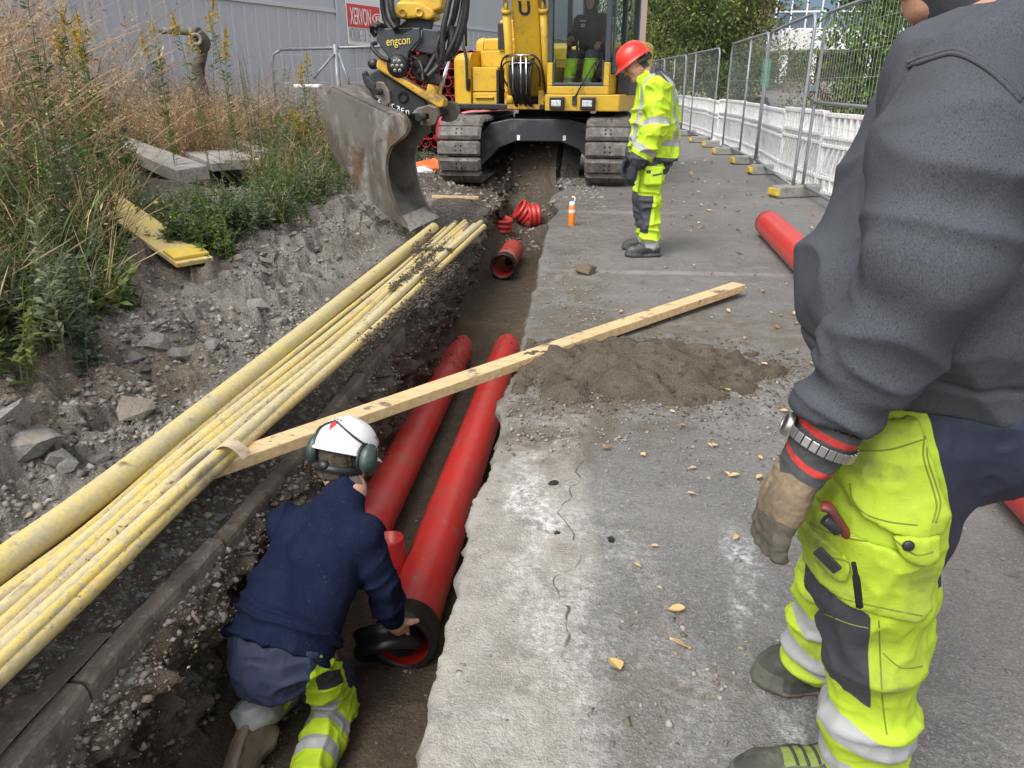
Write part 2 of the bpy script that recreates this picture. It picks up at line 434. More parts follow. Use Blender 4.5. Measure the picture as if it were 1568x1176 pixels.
wn3 = np.stack([facets(np.stack([P[:, 1], P[:, 2] * 1.3], -1), 6.0, 61) * .075 + facets(np.stack([P[:, 1], P[:, 2] * 1.3], -1), 14.0, 63) * .04 + .05 * fbm(P * 9, 4, 15), 0 * P[:, 0], .035 * fbm(P * 11, 3, 16)], -1)
d += wl_[:, None] * wn3
d[:, 0] += wr_ * (.018 * fbm(P * 7, 4, 17))
P += d
# sand mound where the pipes end, shelf of soil between the tracks
r2 = ((P[:, 0] + 1.35) / .55) ** 2 + ((P[:, 1] - 8.6) / .9) ** 2
P[:, 2] += .16 * np.exp(-r2)
r2 = ((P[:, 0] + .35) / .5) ** 2 + ((P[:, 1] - 12.2) / .7) ** 2
P[:, 2] += .30 * np.exp(-r2) - .42 * np.exp(-(((P[:, 0] + .02) / .3) ** 2 + ((P[:, 1] - 11.6) / .5) ** 2))
r2 = ((P[:, 0] + .5) / 1.1) ** 2 + ((P[:, 1] - 12.75) / 1.0) ** 2
P[:, 2] += (.52 + .14 * fbm(P * 3, 3, 90)) * np.exp(-r2 ** 2)
# colours of the soils themselves
def lerp(a, b, t): return np.asarray(a) * (1 - t)[:, None] + np.asarray(b) * t[:, None]
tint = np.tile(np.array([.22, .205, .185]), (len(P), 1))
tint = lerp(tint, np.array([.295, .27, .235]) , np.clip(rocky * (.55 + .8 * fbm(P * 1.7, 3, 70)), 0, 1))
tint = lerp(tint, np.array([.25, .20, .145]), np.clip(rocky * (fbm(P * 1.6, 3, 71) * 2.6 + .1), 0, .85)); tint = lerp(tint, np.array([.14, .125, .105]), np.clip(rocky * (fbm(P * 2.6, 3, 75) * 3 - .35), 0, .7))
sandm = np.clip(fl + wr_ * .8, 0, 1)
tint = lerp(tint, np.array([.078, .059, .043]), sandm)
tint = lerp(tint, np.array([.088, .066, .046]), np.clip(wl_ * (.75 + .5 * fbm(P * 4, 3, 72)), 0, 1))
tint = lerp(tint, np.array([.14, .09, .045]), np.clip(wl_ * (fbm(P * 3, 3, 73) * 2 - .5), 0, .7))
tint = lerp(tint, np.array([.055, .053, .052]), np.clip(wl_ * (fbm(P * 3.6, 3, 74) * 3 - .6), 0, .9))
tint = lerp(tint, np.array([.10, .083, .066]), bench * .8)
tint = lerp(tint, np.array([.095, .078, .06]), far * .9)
tint = lerp(tint, np.array([.10, .09, .055]), sstep(-3.0, -4.0, P[:, 0]) * .8)
P_GROUND = P
idx = np.arange(ny * nx).reshape(ny, nx)
F = np.stack([idx[:-1, :-1], idx[1:, :-1], idx[1:, 1:], idx[:-1, 1:]], -1).reshape(-1, 4)
fc = np.tile(np.arange(nx - 1), ny - 1); fy_ = np.repeat(ys[:-1], nx - 1)
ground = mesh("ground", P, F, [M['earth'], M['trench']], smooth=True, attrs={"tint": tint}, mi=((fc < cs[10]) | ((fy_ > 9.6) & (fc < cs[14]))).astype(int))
tag(ground, "grey broken earth bank and dark sandy trench", "ground", kind="structure")
GT = BVHTree.FromPolygons([tuple(p) for p in P], [tuple(int(i) for i in f) for f in F])
def gz(x, y, default=0.0):
    h = GT.ray_cast(Vector((x, y, 5)), Vector((0, 0, -1)))
    return h[0].z if h[0] is not None else default
def gpx(x, y):
    """the point of the ground (or of the road) that a pixel of the photograph looks at"""
    d_ = ray(x, y); h = GT.ray_cast(Vector(CP), Vector(d_))
    z0 = atz(x, y, 0.0) if d_[2] < 0 else None
    if z0 is not None and z0[0] > float(rim_x(z0[1])) and z0[1] > 0: return z0
    return np.array(h[0]) if h[0] is not None else z0

# road slab: ragged left edge, 12 cm thick, running back past the fence
ye = np.concatenate([np.arange(-3, .6, .1), np.array([y for y in ys if y > .6 and y < 12.0])[::1], np.arange(12.2, 46, .6)])
xs_off = np.concatenate([[0, .012, .03, .06, .1, .15, .22, .3], np.linspace(.42, 7.2, 34)])
xe = rim_x(ye); V = []
for i, y in enumerate(ye):
    e = xe[i] if y < 14 else xe[i] * 1.0
    V.append((e + .045, y, -.19)); V.append((e + .03 * (1 + math.sin(y * 17)), y, -.12)); V.append((e + .012 * math.sin(y * 41), y, -.05))
    for k, o in enumerate(xs_off):
        V.append((e + o, y, [-.014, -.004, 0][k] if k < 3 else 0))
V = np.array(V); nxx = len(xs_off) + 3
nb = sstep(.6, .02, V[:, 0] - np.repeat(xe, nxx))
V[:, 2] += (.012 * fbm(V * 2, 3, 80) + .006 * fbm(V * 13, 3, 81)) * nb + .004 * fbm(V * 1.1, 3, 82) * (1 - nb)
V[:, 0] += np.where(np.tile(np.arange(nxx) < 3, len(ye)), .02 * fbm(V * 22, 2, 83) + .02 * fbm(V * 6, 2, 84), 0)
idx = np.arange(len(V)).reshape(len(ye), nxx)
F = np.stack([idx[:-1, :-1], idx[:-1, 1:], idx[1:, 1:], idx[1:, :-1]], -1).reshape(-1, 4)
tag(mesh("road", V, F, M['road'], smooth=True), "worn grey asphalt road dusted with lime and earth", "road", kind="structure")
# the rest of the land, out to the horizon, lying a little lower and leaving the trench free
mb = MB()
for (x0, x1, y0, y1) in ((-400, -13.5, -60, 500), (6.6, 400, -60, 500), (-13.5, 6.6, 45, 500), (-13.5, 6.6, -60, -2.9), (-13.5, -.3, 16.5, 45)):
    z = .35 if x1 < -13 else -.02
    if y0 == 16.5: z = .02
    mb.add([(x0, y0, z), (x1, y0, z), (x1, y1, z), (x0, y1, z)], [(0, 1, 2, 3)])
mb.add([(-13.5, -2.9, .1), (-1.5, -2.9, -.2), (-1.5, .31, -.2), (-13.5, .31, .1)], [(0, 1, 2, 3)])
mb.add([(-1.5, -2.9, -1.0), (-.3, -2.9, -1.0), (-.3, .31, -1.0), (-1.5, .31, -1.0)], [(0, 1, 2, 3)])
tag(mb.build("field", M['field']), "rough open land round the works", "ground", kind="structure")
# side path climbing behind the fence
pp = [atz(1150, 165, 0.0), aty(1140, 140, 30.0), aty(1160, 108, 55.0), aty(1230, 95, 80.0)]
pp[0] = np.array([5.5, 16.0, .004]); Vp = []
cen = smoothpath([np.array([6.8, 12, .0]), np.array([8.6, 24, .1]), np.array([10.5, 36, 1.0]), np.array([13.0, 52, 1.9]), np.array([22.0, 70, 2.6])], 8)
for i, c in enumerate(cen):
    dd = nrm(cen[min(i + 1, len(cen) - 1)] - cen[max(i - 1, 0)]); s_ = np.array([dd[1], -dd[0], 0]) * 2.6
    Vp += [c - s_ + (0, 0, .01), c + s_ + (0, 0, .01)]
tag(mesh("path", Vp, [(2 * i, 2 * i + 1, 2 * i + 3, 2 * i + 2) for i in range(len(cen) - 1)], M['asphalt_far'], smooth=True), "grey path climbing away behind the fence", "path", kind="structure")
# rising grass on both sides of the path
mb = MB()
def slope(u, v):
    y = 14 + v * 80; x = 7.0 + u * 60 + (v * 8)
    return (x, y, -.03 + 2.6 * float(sstep(20, 75, y)) - .08 + .15 * float(fbm(np.array([x * .2, y * .2, 0]), 2, 5)))
mb.grid(slope, 30, 40)
tag(mb.build("slope", M['field']), "grassy slope rising behind the fence", "ground", kind="structure")
# ------------------------------------------------------------------ plastics, wood, stone
M['yellow_pipe'] = mat("scuffed_yellow_plastic", (.66, .48, .075), .55, layers=[((.50, .42, .22), 11, .30, .72, 8, (1.5, .3, 1.5)), ((.38, .33, .25), 75, .44, .70, 6, (1, .5, 1)), ((.15, .115, .08), 6, .60, .70, 9, (1, .5, 1)), ((.10, .08, .06), 80, .63, .70, 5)], bump=(60, .25, 4))
M['yellow_thick'] = mat("dusty_yellow_plastic", (.62, .49, .13), .6, layers=[((.48, .42, .26), 12, .30, .70, 8), ((.40, .35, .27), 65, .46, .72, 6), ((.14, .11, .08), 7, .63, .71, 8)], bump=(60, .2, 4))
M['red_pipe'] = mat("red_plastic_pipe", (.53, .030, .027), .33, layers=[((.44, .055, .046), 6, .42, .75, 7, (1, 1, .4)), ((.27, .14, .11), 12, .58, .80, 8), ((.62, .16, .14), 70, .66, .74, 3, (1, 1, .15))], bump=(40, .04, 3))
M['red_dirty'] = mat("red_plastic_with_sand", (.52, .04, .032), .5, layers=[((.24, .12, .09), 10, .5, .68, 6), ((.13, .10, .075), 26, .6, .68, 5)], bump=(60, .2, 4))
M['red_inside'] = mat("red_pipe_inside", (.42, .02, .015), .45)
M['black_rubber'] = mat("black_rubber", (.012, .012, .013), .35, layers=[((.05, .045, .04), 20, .58, .75, 5)])
M['pine'] = mat("fresh_sawn_pine", (.58, .42, .22), .7, layers=[((.46, .30, .13), 5, .45, .7, 5, (.6, 9, 9)), ((.64, .50, .30), 3, .5, .7, 3, (.4, 14, 14)), ((.2, .15, .1), 16, .66, .74, 6)], bump=(30, .15, 4, (.4, 6, 6)))
M['pine_top'] = mat("muddy_pine", (.56, .42, .23), .8, layers=[((.46, .31, .15), 5, .45, .7, 5, (.6, 9, 9)), ((.16, .125, .09), 9, .58, .66, 9), ((.14, .11, .08), 45, .63, .70, 4)], bump=(40, .4, 5))
M['old_wood'] = mat("weathered_grey_wood", (.33, .315, .29), .9, layers=[((.2, .19, .175), 4, .42, .66, 7, (1.2, 9, 9)), ((.45, .43, .4), 6, .55, .75, 5), ((.12, .11, .1), 30, .62, .72, 4)], bump=(18, .7, 6, (.5, 5, 5)))
M['yellow_board'] = mat("worn_yellow_board", (.60, .45, .14), .7, layers=[((.52, .44, .27), 4, .4, .65, 6, (.7, 4, 4)), ((.35, .3, .22), 20, .56, .74, 6)], bump=(40, .3, 4))
M['rock'] = mat("grey_slate_rock", (.27, .262, .25), .95, layers=[((.17, .16, .15), 7, .45, .66, 7), ((.38, .365, .345), 15, .55, .7, 6), ((.24, .2, .15), 3, .52, .7, 5)], bump=(28, .8, 7), bump2=(90, .4, 3))
M['rock_b'] = mat('tan_slate_rock', (.27, .235, .19), .95, layers=[((.17, .15, .12), 7, .45, .66, 7), ((.36, .33, .28), 15, .55, .7, 6)], bump=(28, .8, 7))
M['rock_c'] = mat('dark_slate_rock', (.15, .148, .145), .9, layers=[((.09, .088, .085), 7, .45, .66, 7), ((.25, .245, .235), 12, .55, .7, 6)], bump=(28, .8, 7))
M['brown_rock'] = mat("brown_clod", (.18, .14, .095), .97, layers=[((.1, .075, .05), 16, .45, .66, 7), ((.27, .22, .16), 24, .56, .72, 6)], bump=(40, .9, 7))
M['gravel'] = mat("gravel_stones", (.3, .28, .26), .95, tint="tint", bump=(60, .3, 3))
M['kerb'] = mat("old_concrete_kerb", (.185, .155, .125), .95, layers=[((.15, .125, .10), 4, .42, .62, 7), ((.30, .27, .23), 40, .55, .72, 5), ((.11, .09, .07), 8, .52, .64, 7)], bump=(50, .6, 6), bump2=(9, .4, 4, None, .03))
M['leaf_a'] = mat("dry_yellow_leaf", (.50, .36, .14), .8, layers=[((.36, .2, .08), 25, .45, .7, 4)])
M['leaf_b'] = mat("dry_buff_leaf", (.50, .36, .20), .85, layers=[((.35, .22, .1), 25, .45, .7, 4)])
M['leaf_c'] = mat("brown_leaf", (.24, .13, .06), .85, layers=[((.14, .07, .03), 25, .45, .7, 4)])

M['yellow_mud'] = mat("muddy_yellow_plastic", (.56, .43, .13), .65, layers=[((.45, .38, .25), 9, .30, .66, 8, (1, .4, 1)), ((.36, .31, .24), 60, .42, .66, 6, (1, .5, 1)), ((.15, .115, .08), 5, .50, .62, 9, (1, .5, 1)), ((.10, .08, .06), 50, .58, .66, 6)], bump=(60, .4, 5))
M['yellow_pale'] = mat("sunbleached_yellow_plastic", (.60, .50, .20), .6, layers=[((.50, .43, .27), 8, .30, .70, 8, (1, .4, 1)), ((.40, .35, .27), 65, .44, .70, 6, (1, .5, 1)), ((.15, .115, .08), 7, .60, .69, 9, (1, .5, 1))], bump=(60, .3, 5))
CM = ['yellow_pipe', 'yellow_pale', 'yellow_pipe', 'yellow_mud', 'yellow_pale', 'yellow_pipe']
# ------------------------------------------------------------------ yellow conduits on the bank
def conduit(px, z, r, m, label, name="yellow_pipe", group=None, extend=1.0, n=14, hollow=True):
    P_ = [atz(x, y, z) for x, y in px]
    P_ = [P_[0] + (P_[0] - P_[1]) / np.linalg.norm(P_[0] - P_[1]) * extend] + P_
    P_ = np.array(smoothpath(P_, 8)); g = np.array([gz(q[0], q[1], z - r) for q in P_])
    return P_
thick_px = [(0, 866), (150, 757), (300, 640), (480, 497), (590, 408), (655, 356)]
last_px = [(0, 1036), (150, 892), (340, 708), (560, 517), (660, 423), (739, 348)]
def between(f, wob, k):
    out = []
    for i, (a, b) in enumerate(zip(thick_px, last_px)):
        ff = f + wob * math.sin(i * 1.9 + k)
        out.append((a[0] * (1 - ff) + b[0] * ff, a[1] * (1 - ff) + b[1] * ff))
    return out
words = ["next to the thick one", "second from the thick one", "third from the thick one", "fourth from the thick one", "fifth from the thick one", "nearest the trench"]
def lay(px, z, r, m, label, cut=0.0, group="thin yellow conduits in the bundle", zj=0.0):
    P_ = [atz(x, y, z + zj * math.sin(i * 2.3 + z * 50)) for i, (x, y) in enumerate(px)]
    e = P_[0] - P_[1]; P_ = [P_[0] + e / np.linalg.norm(e) * 1.0] + P_
    P_[-1] = P_[-1] + nrm(P_[-1] - P_[-2]) * cut
    P_ = smoothpath(P_, 7)
    mb = MB(); mb.tube(P_, r, 16, caps=False)
    # wall thickness at the cut end
    e = P_[-1]; d_ = nrm(P_[-1] - P_[-2]); mb.pipe(e - d_ * .15, e, [(0, r * .84), (.15, r * .84), (.15, r)], 16)
    o = mb.build("yellow_pipe", m, origin=P_[len(P_) // 2])
    tag(o, label, "pipe", group); return o
lay(thick_px, .058, .048, M['yellow_thick'], "thick dusty yellow pipe on the bank side of the conduit bundle", group=None, cut=.25)
fr = [.27, .40, .54, .68, .82, 1.0]
for k, f in enumerate(fr):
    r_ = [.018, .023, .022, .020, .026, .024][k]
    lay(between(f, .035 if k < 5 else .01, k), .035 + [.0, .025, .028, .022, .02, .0][k], r_, M[CM[k]], "thin scuffed yellow conduit on top of the bundle, " + words[k], cut=[.15, .3, .45, .1, .3, .05][k], zj=.006)
low = ["thin yellow conduit low in the bundle under the second and first ones", "thin yellow conduit low in the middle of the bundle", "thin yellow conduit low in the bundle beside the trench edge one", "thin yellow conduit crossing on top of the bundle from the thick pipe outwards", "thin yellow conduit crossing on top of the bundle's middle", "mud caked thin yellow conduit on top near the trench side"]
for k, (fa, fb_, zz) in enumerate(((.34, .30, .005), (.62, .58, .005), (.9, .88, .005), (.30, .56, .062), (.56, .80, .060), (.90, .70, .058))):
    out = []
    for i, (a, b) in enumerate(zip(thick_px, last_px)):
        ff = fa + (fb_ - fa) * i / 5 + .03 * math.sin(i * 1.7 + k * 2.1); out.append((a[0] * (1 - ff) + b[0] * ff, a[1] * (1 - ff) + b[1] * ff))
    lay(out, zz, [.022, .022, .022, .020, .019, .020][k], M[CM[(k + 3) % 6]], low[k], cut=[.5, .1, -.1, .3, .2, -.2][k], zj=.008)
p = atz(352, 686, .082); dd = nrm(atz(560, 517, .03) - atz(340, 708, .03)); ss = np.array([dd[1], -dd[0], 0])
mb = MB(); mb.grid(lambda u, v: p + dd * (v - .5) * .06 + ss * (u - .5) * .13 + np.array([0, 0, .022 - .05 * (u - .5) ** 2 * 4]), 8, 2)
tag(mb.build("wrapping_tape", mat("beige_tape", (.5, .4, .28), .7, layers=[((.3, .24, .17), 30, .5, .7)]), origin=p), "beige tape wrapped round the thin yellow conduits above the pine plank", "tape")

# ------------------------------------------------------------------ red sewer pipes
RP = .119
def red_pipe(p0, p1, label, m=None, ring=True, group=None, name="red_pipe"):
    p0 = np.asarray(p0, float); p1 = np.asarray(p1, float); L = np.linalg.norm(p1 - p0)
    root = empty(name, p0, label, "pipe", group)
    mb = MB(); mb.pipe(p0, p1, [(0, RP - .009), (0, RP)] + [(L * t, RP) for t in np.linspace(.02, 1, 24)] + [(L, RP - .009)], 40)
    mb.build("barrel", m or M['red_pipe'], root)
    mb = MB(); mb.pipe(p0, p1, [(0, RP - .0095), (.5 * min(L, 3), RP - .0095), (L, RP - .0095)], 32)
    mb.build("lining", M['red_inside'], root)
    if ring:
        mb = MB(); mb.pipe(p0, p1, [(-.004, RP - .012), (-.012, RP + .002), (-.012, RP + .012), (.0, RP + .016), (.03, RP + .016), (.036, RP + .012), (.12, RP + .010), (.13, RP + .002)], 40)
        mb.build("seal_ring", M['black_rubber'], root)
    return root
z_ = -.9 + RP + .005
a = atz(617, 985, z_); b_ = atz(792, 492, z_)
PIPE_R0 = a; PIPE_R1 = b_
r1 = red_pipe(a, a + (b_ - a) * 1.25, "bright red trench pipe along the road edge, its open end held by the kneeling worker")
# the loose sleeve lying against its mouth
mb = MB(); c0 = atz(596, 1003, -.80); ax_ = nrm(nrm(b_ - a) * .8 + np.array([-.25, -.1, .62]))
mb.pipe(c0, c0 + ax_, [(0, .105), (0, .125), (.012, .138), (.04, .138), (.05, .128), (.085, .128), (.09, .135), (.105, .135), (.11, .11), (.05, .105), (0, .105)], 36)
tag(mb.build("rubber_sleeve", M['black_rubber'], origin=c0), "black rubber sleeve on the trench floor in front of the red pipe mouth", "seal")
a = atz(560, 815, z_); b_ = atz(706, 530, z_)
red_pipe(a, a + (b_ - a) * 1.25, "dust filmed red trench pipe on the conduit side, passing under the plank", mat("dusty_red_pipe", (.53, .035, .03), .42, layers=[((.42, .09, .075), 8, .4, .7, 6), ((.25, .14, .1), 20, .6, .78, 6)], bump=(40, .05, 3)), ring=False)
a = atz(770, 408, -.42); b_ = atz(787, 380, -.42)
b_ = a + nrm(b_ - a) * .85
red_pipe(a, b_, "short red pipe length with sand and print on it, lying deeper in the trench", mat("red_pipe_printed", (.52, .05, .04), .5, layers=[((.42, .16, .13), 5, .45, .7, 5), ((.08, .05, .045), 11, .62, .66, 3), ((.2, .13, .09), 30, .6, .7, 5)]))
# upright tube beside the worker
c0 = atz(600, 880, -.80); c0[2] = -.88; up_ = nrm(np.array([-.08, .12, 1.0]))
mb = MB(); mb.pipe(c0, c0 + up_, [(0, .078), (.255, .078), (.262, .076), (.262, .070), (.1, .070), (0, .070)], 32)
tag(mb.build("red_tube", M['red_pipe'], origin=c0), "short red tube standing upright between the two trench pipes by the worker's arm", "pipe")
# ribbed couplings
def coupling(c, axis, label):
    prof = [(-.085, .118), (-.085, .138), (-.07, .150), (-.05, .150), (-.045, .139), (-.02, .139), (-.016, .148), (.016, .148), (.02, .139), (.045, .139), (.05, .150), (.07, .150), (.085, .138), (.085, .118), (0, .116), (-.085, .118)]
    mb = MB(); mb.pipe(c, np.asarray(c) + axis, prof, 36); o = mb.build("pipe_coupling", M['red_pipe'], origin=c); tag(o, label, "coupling", "red couplings lying in the trench")
def onfloor(x, y, h): p = atz(x, y, -.35); return p
p = gpx(767, 352) + (0, 0, .07); coupling(p, np.array([.12, -.1, 1]), "ribbed red coupling standing flat beside the conduit ends")
p = gpx(801, 342) + (0, 0, .15); coupling(p, np.array([.78, .2, -.58]), "ribbed red coupling leaning aslant on the other one")
p = gpx(816, 345) + (0, 0, .13); coupling(p, np.array([.95, .3, .05]), "ribbed red coupling lying on its side against the trench wall")
a = atz(1176, 342, RP); b_ = atz(1562, 712, RP); L_ = np.linalg.norm(b_ - a); b_ = a + (b_ - a) / L_ * 6.2
red_pipe(a, b_, "long red pipe lying loose on the road behind the man in the grey sweater", ring=False)

# ------------------------------------------------------------------ plank over the trench, boards and timbers
def board(A, B, w, t, mats, name, label, cat, roll=0.0, group=None, bend=0.0, n=24, bevel=.003, notch=None):
    A = np.asarray(A, float); B = np.asarray(B, float); d_ = nrm(B - A); s_ = nrm(np.cross(d_, (0, 0, 1))); u_ = np.cross(s_, d_)
    s_, u_ = s_ * math.cos(roll) + u_ * math.sin(roll), u_ * math.cos(roll) - s_ * math.sin(roll)
    V = []; F = []; mi = []; L = np.linalg.norm(B - A)
    for i in range(n + 1):
        c = A + d_ * L * i / n + u_ * bend * math.sin(math.pi * i / n)
        for (x, z) in ((-1, -1), (1, -1), (1, 1), (-1, 1)): V.append(c + s_ * x * w / 2 + u_ * z * t / 2)
    for i in range(n):
        for k in range(4): F.append((i * 4 + k, i * 4 + (k + 1) % 4, i * 4 + 4 + (k + 1) % 4, i * 4 + 4 + k)); mi.append(1 if k == 2 and len(mats) > 1 else 0)
    F += [(3, 2, 1, 0), tuple(n * 4 + k for k in range(4))]; mi += [0, 0]
    me_off = (A + B) / 2
    o = mesh(name, V, F, mats, None, False, None, mi, me_off, bevel)
    return tag(o, label, cat, group)
A = atz(1131, 439, .062); B = atz(335, 713, .002); B = B + (B - A) / np.linalg.norm(B - A) * .25
board(A, B, .098, .048, [M['pine'], M['pine_top']], "plank", "long pale pine plank laid across the trench from the road to the conduits", "plank", bend=.006)
# yellow board half hidden in the weeds
q0 = gpx(303, 426) + (0, 0, .10); q1 = gpx(165, 350); q1[2] = gz(q1[0], q1[1]) + .22; q1 = q0 + (q1 - q0) * 2.0
board(q0, q1, .24, .03, [M['yellow_board']], "yellow_board", "worn yellow board running from the rubble into the green weeds", "board", bevel=.004)
q2 = q0 + (q1 - q0) * .02; dd = nrm(q1 - q0)
board(q2 + (0, 0, .028) - dd * .02, q2 + dd * .12 + (0, 0, .03), .23, .02, [mat("yellow_paint_board", (.66, .47, .06), .6, layers=[((.5, .4, .2), 12, .5, .7)])], "wooden_cleat", "short bright yellow cleat on the end of the worn yellow board", "board", n=3)
# grey timbers
for k, (p0, p1, w, t, lab) in enumerate(((( 166, 214), (296, 268), .34, .16, "weathered grey timber nearest the trench, its sawn end showing"), ((215, 200), (345, 255), .30, .10, "split weathered timber between the nearest and the widest one"), ((240, 190), (372, 252), .42, .12, "widest weathered grey timber of the heap, cracked down the middle"), ((262, 178), (405, 238), .26, .12, "weathered grey timber at the back of the heap under dry weeds"))):
    A = atz(p0[0], p0[1], .50 + .012 * k); B = atz(p1[0], p1[1], .41 + .012 * k)
    board(A, B, w, t, [M['old_wood']], "timber", lab, "timber", group="weathered timbers on the bank", bevel=.012, roll=.06 * (k - 1.5))
# thin brown batten by the conduit ends
A = atz(662, 301, .1); B = atz(733, 303, .1); board(A, B, .06, .03, [M['pine']], "batten", "thin brown batten lying on the sand under the digger's track", "batten", n=4)

# ------------------------------------------------------------------ old kerb
yk = [.45, 1.42, 2.12, 2.95, 3.72, 4.6]
for k in range(5):
    y0 = yk[k] + .006; y1 = yk[k + 1] - .006; A = np.array([float(kerb_x(y0)) - .055, y0, KB - .10 + .012 * math.sin(k * 2.1)]); B = np.array([float(kerb_x(y1)) - .055, y1, KB - .10 + .012 * math.sin(k * 2.1 + 1)])
    n = 40; V = []; d_ = nrm(B - A); s_ = nrm(np.cross(d_, (0, 0, 1))); L = np.linalg.norm(B - A)
    ring = [(-.028, -.14), (.035, -.14), (.037, .04), (.034, .058), (.026, .068), (-.018, .068), (-.026, .06), (-.028, .03)]
    for i in range(n + 1):
        for (x, z) in ring: V.append(A + d_ * L * i / n + s_ * x + np.array([0, 0, z]))
    V = np.array(V); V += np.stack([.006 * fbm(V * 14, 3, 7 + k), 0 * V[:, 0], .006 * fbm(V * 11, 3, 17 + k)], -1) + .012 * np.stack([fbm(V * 5, 2, 27 + k), 0 * V[:, 0], fbm(V * 5, 2, 37 + k) * .5], -1)
    m8 = len(ring); F = [(i * m8 + j, i * m8 + (j + 1) % m8, (i + 1) * m8 + (j + 1) % m8, (i + 1) * m8 + j) for i in range(n) for j in range(m8)] + [tuple(range(m8))[::-1], tuple(n * m8 + j for j in range(m8))]
    tag(mesh("kerb_stone", V, F, M['kerb'], smooth=False, origin=(A + B) / 2), ["concrete kerb stone nearest the camera, beside the bare footing", "concrete kerb stone second from the camera, left of the kneeling man's boots", "concrete kerb stone beside the kneeling man's shoulder", "concrete kerb stone just short of the pine plank", "earth smeared kerb stone beyond the pine plank"][k], "kerb", "old kerb stones along the trench")
mb = MB(); mb.grid(lambda u, v: (-1.53 + u * .22 + .02 * v, .35 + v * 1.25, -.125 + .012 * float(fbm(np.array([u * 2, v * 6, 3.0]), 3, 4)) + .04 * (u - 1) * (v > .8)), 14, 40)
tag(mb.build("kerb_footing", M['kerb']), "flat bare concrete footing behind the nearest kerb stone", "footing")

# ------------------------------------------------------------------ stones
def hull(pts):
    bm = bmesh.new()
    for p in pts: bm.verts.new(p)
    bmesh.ops.convex_hull(bm, input=bm.verts)
    for v in [v for v in bm.verts if not v.link_faces]: bm.verts.remove(v)
    bm.verts.ensure_lookup_table(); bm.verts.index_update()
    V = [v.co[:] for v in bm.verts]; F = [[v.index for v in f.verts] for f in bm.faces]; bm.free(); return V, F
rr = random.Random(3)
rock_me = []
for k in range(10):
    pts = []
    for i in range(16 + k):
        v = nrm([rr.gauss(0, 1), rr.gauss(0, 1), rr.gauss(0, 1)]) * rr.uniform(.75, 1.05); pts.append((v[0], v[1] * rr.uniform(.7, .95), v[2] * .55))
    V, F = hull(pts); me = bpy.data.meshes.new("rock"); me.from_pydata(V, [], F); me.materials.append(M['rock']); rock_me.append(me)
def rock(p, s, label, group, m=None, rot=None, sink=.25, name="rock"):
    me = rock_me[rr.randrange(10)]
    if m: me = me.copy(); me.materials.clear(); me.materials.append(m)
    o = bpy.data.objects.new(name, me); o.location = (p[0], p[1], p[2] + s * (.4 - sink)); o.scale = (s, s, s)
    o.rotation_euler = rot or (rr.uniform(-.5, .5), rr.uniform(-.5, .5), rr.uniform(0, 6.3)); COL.objects.link(o)
    return tag(o, label, "rock", group)
spots = [((92, 706), .075, "rounded rock low on the bank just above the thick yellow pipe"), ((40, 668), .15, "large slate boulder at the bottom of the bank by the frame's edge"), ((10, 640), .13, "upright slate slab at the very edge of the picture"), ((235, 522), .10, "pale angular slab in the middle of the rubble bank"), ((270, 545), .07, "pointed grey rock right below the pale slab"), ((200, 552), .075, "squat grey rock left of the pointed one"), ((425, 495), .10, "pale block resting just above the thick pipe"), ((395, 468), .08, "dark split rock above the pale block"), ((345, 383), .06, "black wet looking rock near the yellow board's end"), ((140, 790), .06, "flat rock touching the thick yellow pipe"), ((60, 840), .10, "broad grey block at the lower edge of the bank"), ((335, 795), .03, "grey stone lying on the kerb's gravel")]
for (px, s, lab) in spots: rock(gpx(*px), s, lab, None, sink=.25 if s < .1 else .5)
G_R = "broken grey rocks strewn on the rubble bank"; n_ = 0
while n_ < 120:
    x = rr.uniform(-3.0, -1.75); y = 1.6 * math.exp(rr.uniform(0, 1.75))
    if x > -1.85 and y < 2.2: continue
    rock((x, y, gz(x, y)), rr.choice([.025, .03, .035, .045, .05, .06, .08]) * (1 + .05 * y), "broken grey slate rock strewn on the rubble bank", G_R, [None, None, M["rock"], M["rock_b"], M["rock_c"]][n_ % 5], sink=.3); n_ += 1
rock(np.array(atz(897, 418, 0)), .115, "brown earthy clod on the road near the spray can", None, M['brown_rock'], (0, 0, 1), sink=.1, name="clod")
for (px, s, lab) in (((848, 742), .024, "black asphalt crumb at the crack beside the lime patch"), ((1082, 592), .022, "dark crumb by the sand patch"), ((853, 817), .016, "dark crumb on the lime dusted asphalt"), ((935, 828), .022, "black asphalt crumb beside a dry leaf"), ((1195, 605), .04, "flat grey pebble near the man's sleeve")):
    rock(atz(px[0], px[1], 0), s, lab, None, M['black_rubber'] if 'black' in lab or 'dark' in lab else None, name="clod" if 'pebble' not in lab else "rock")
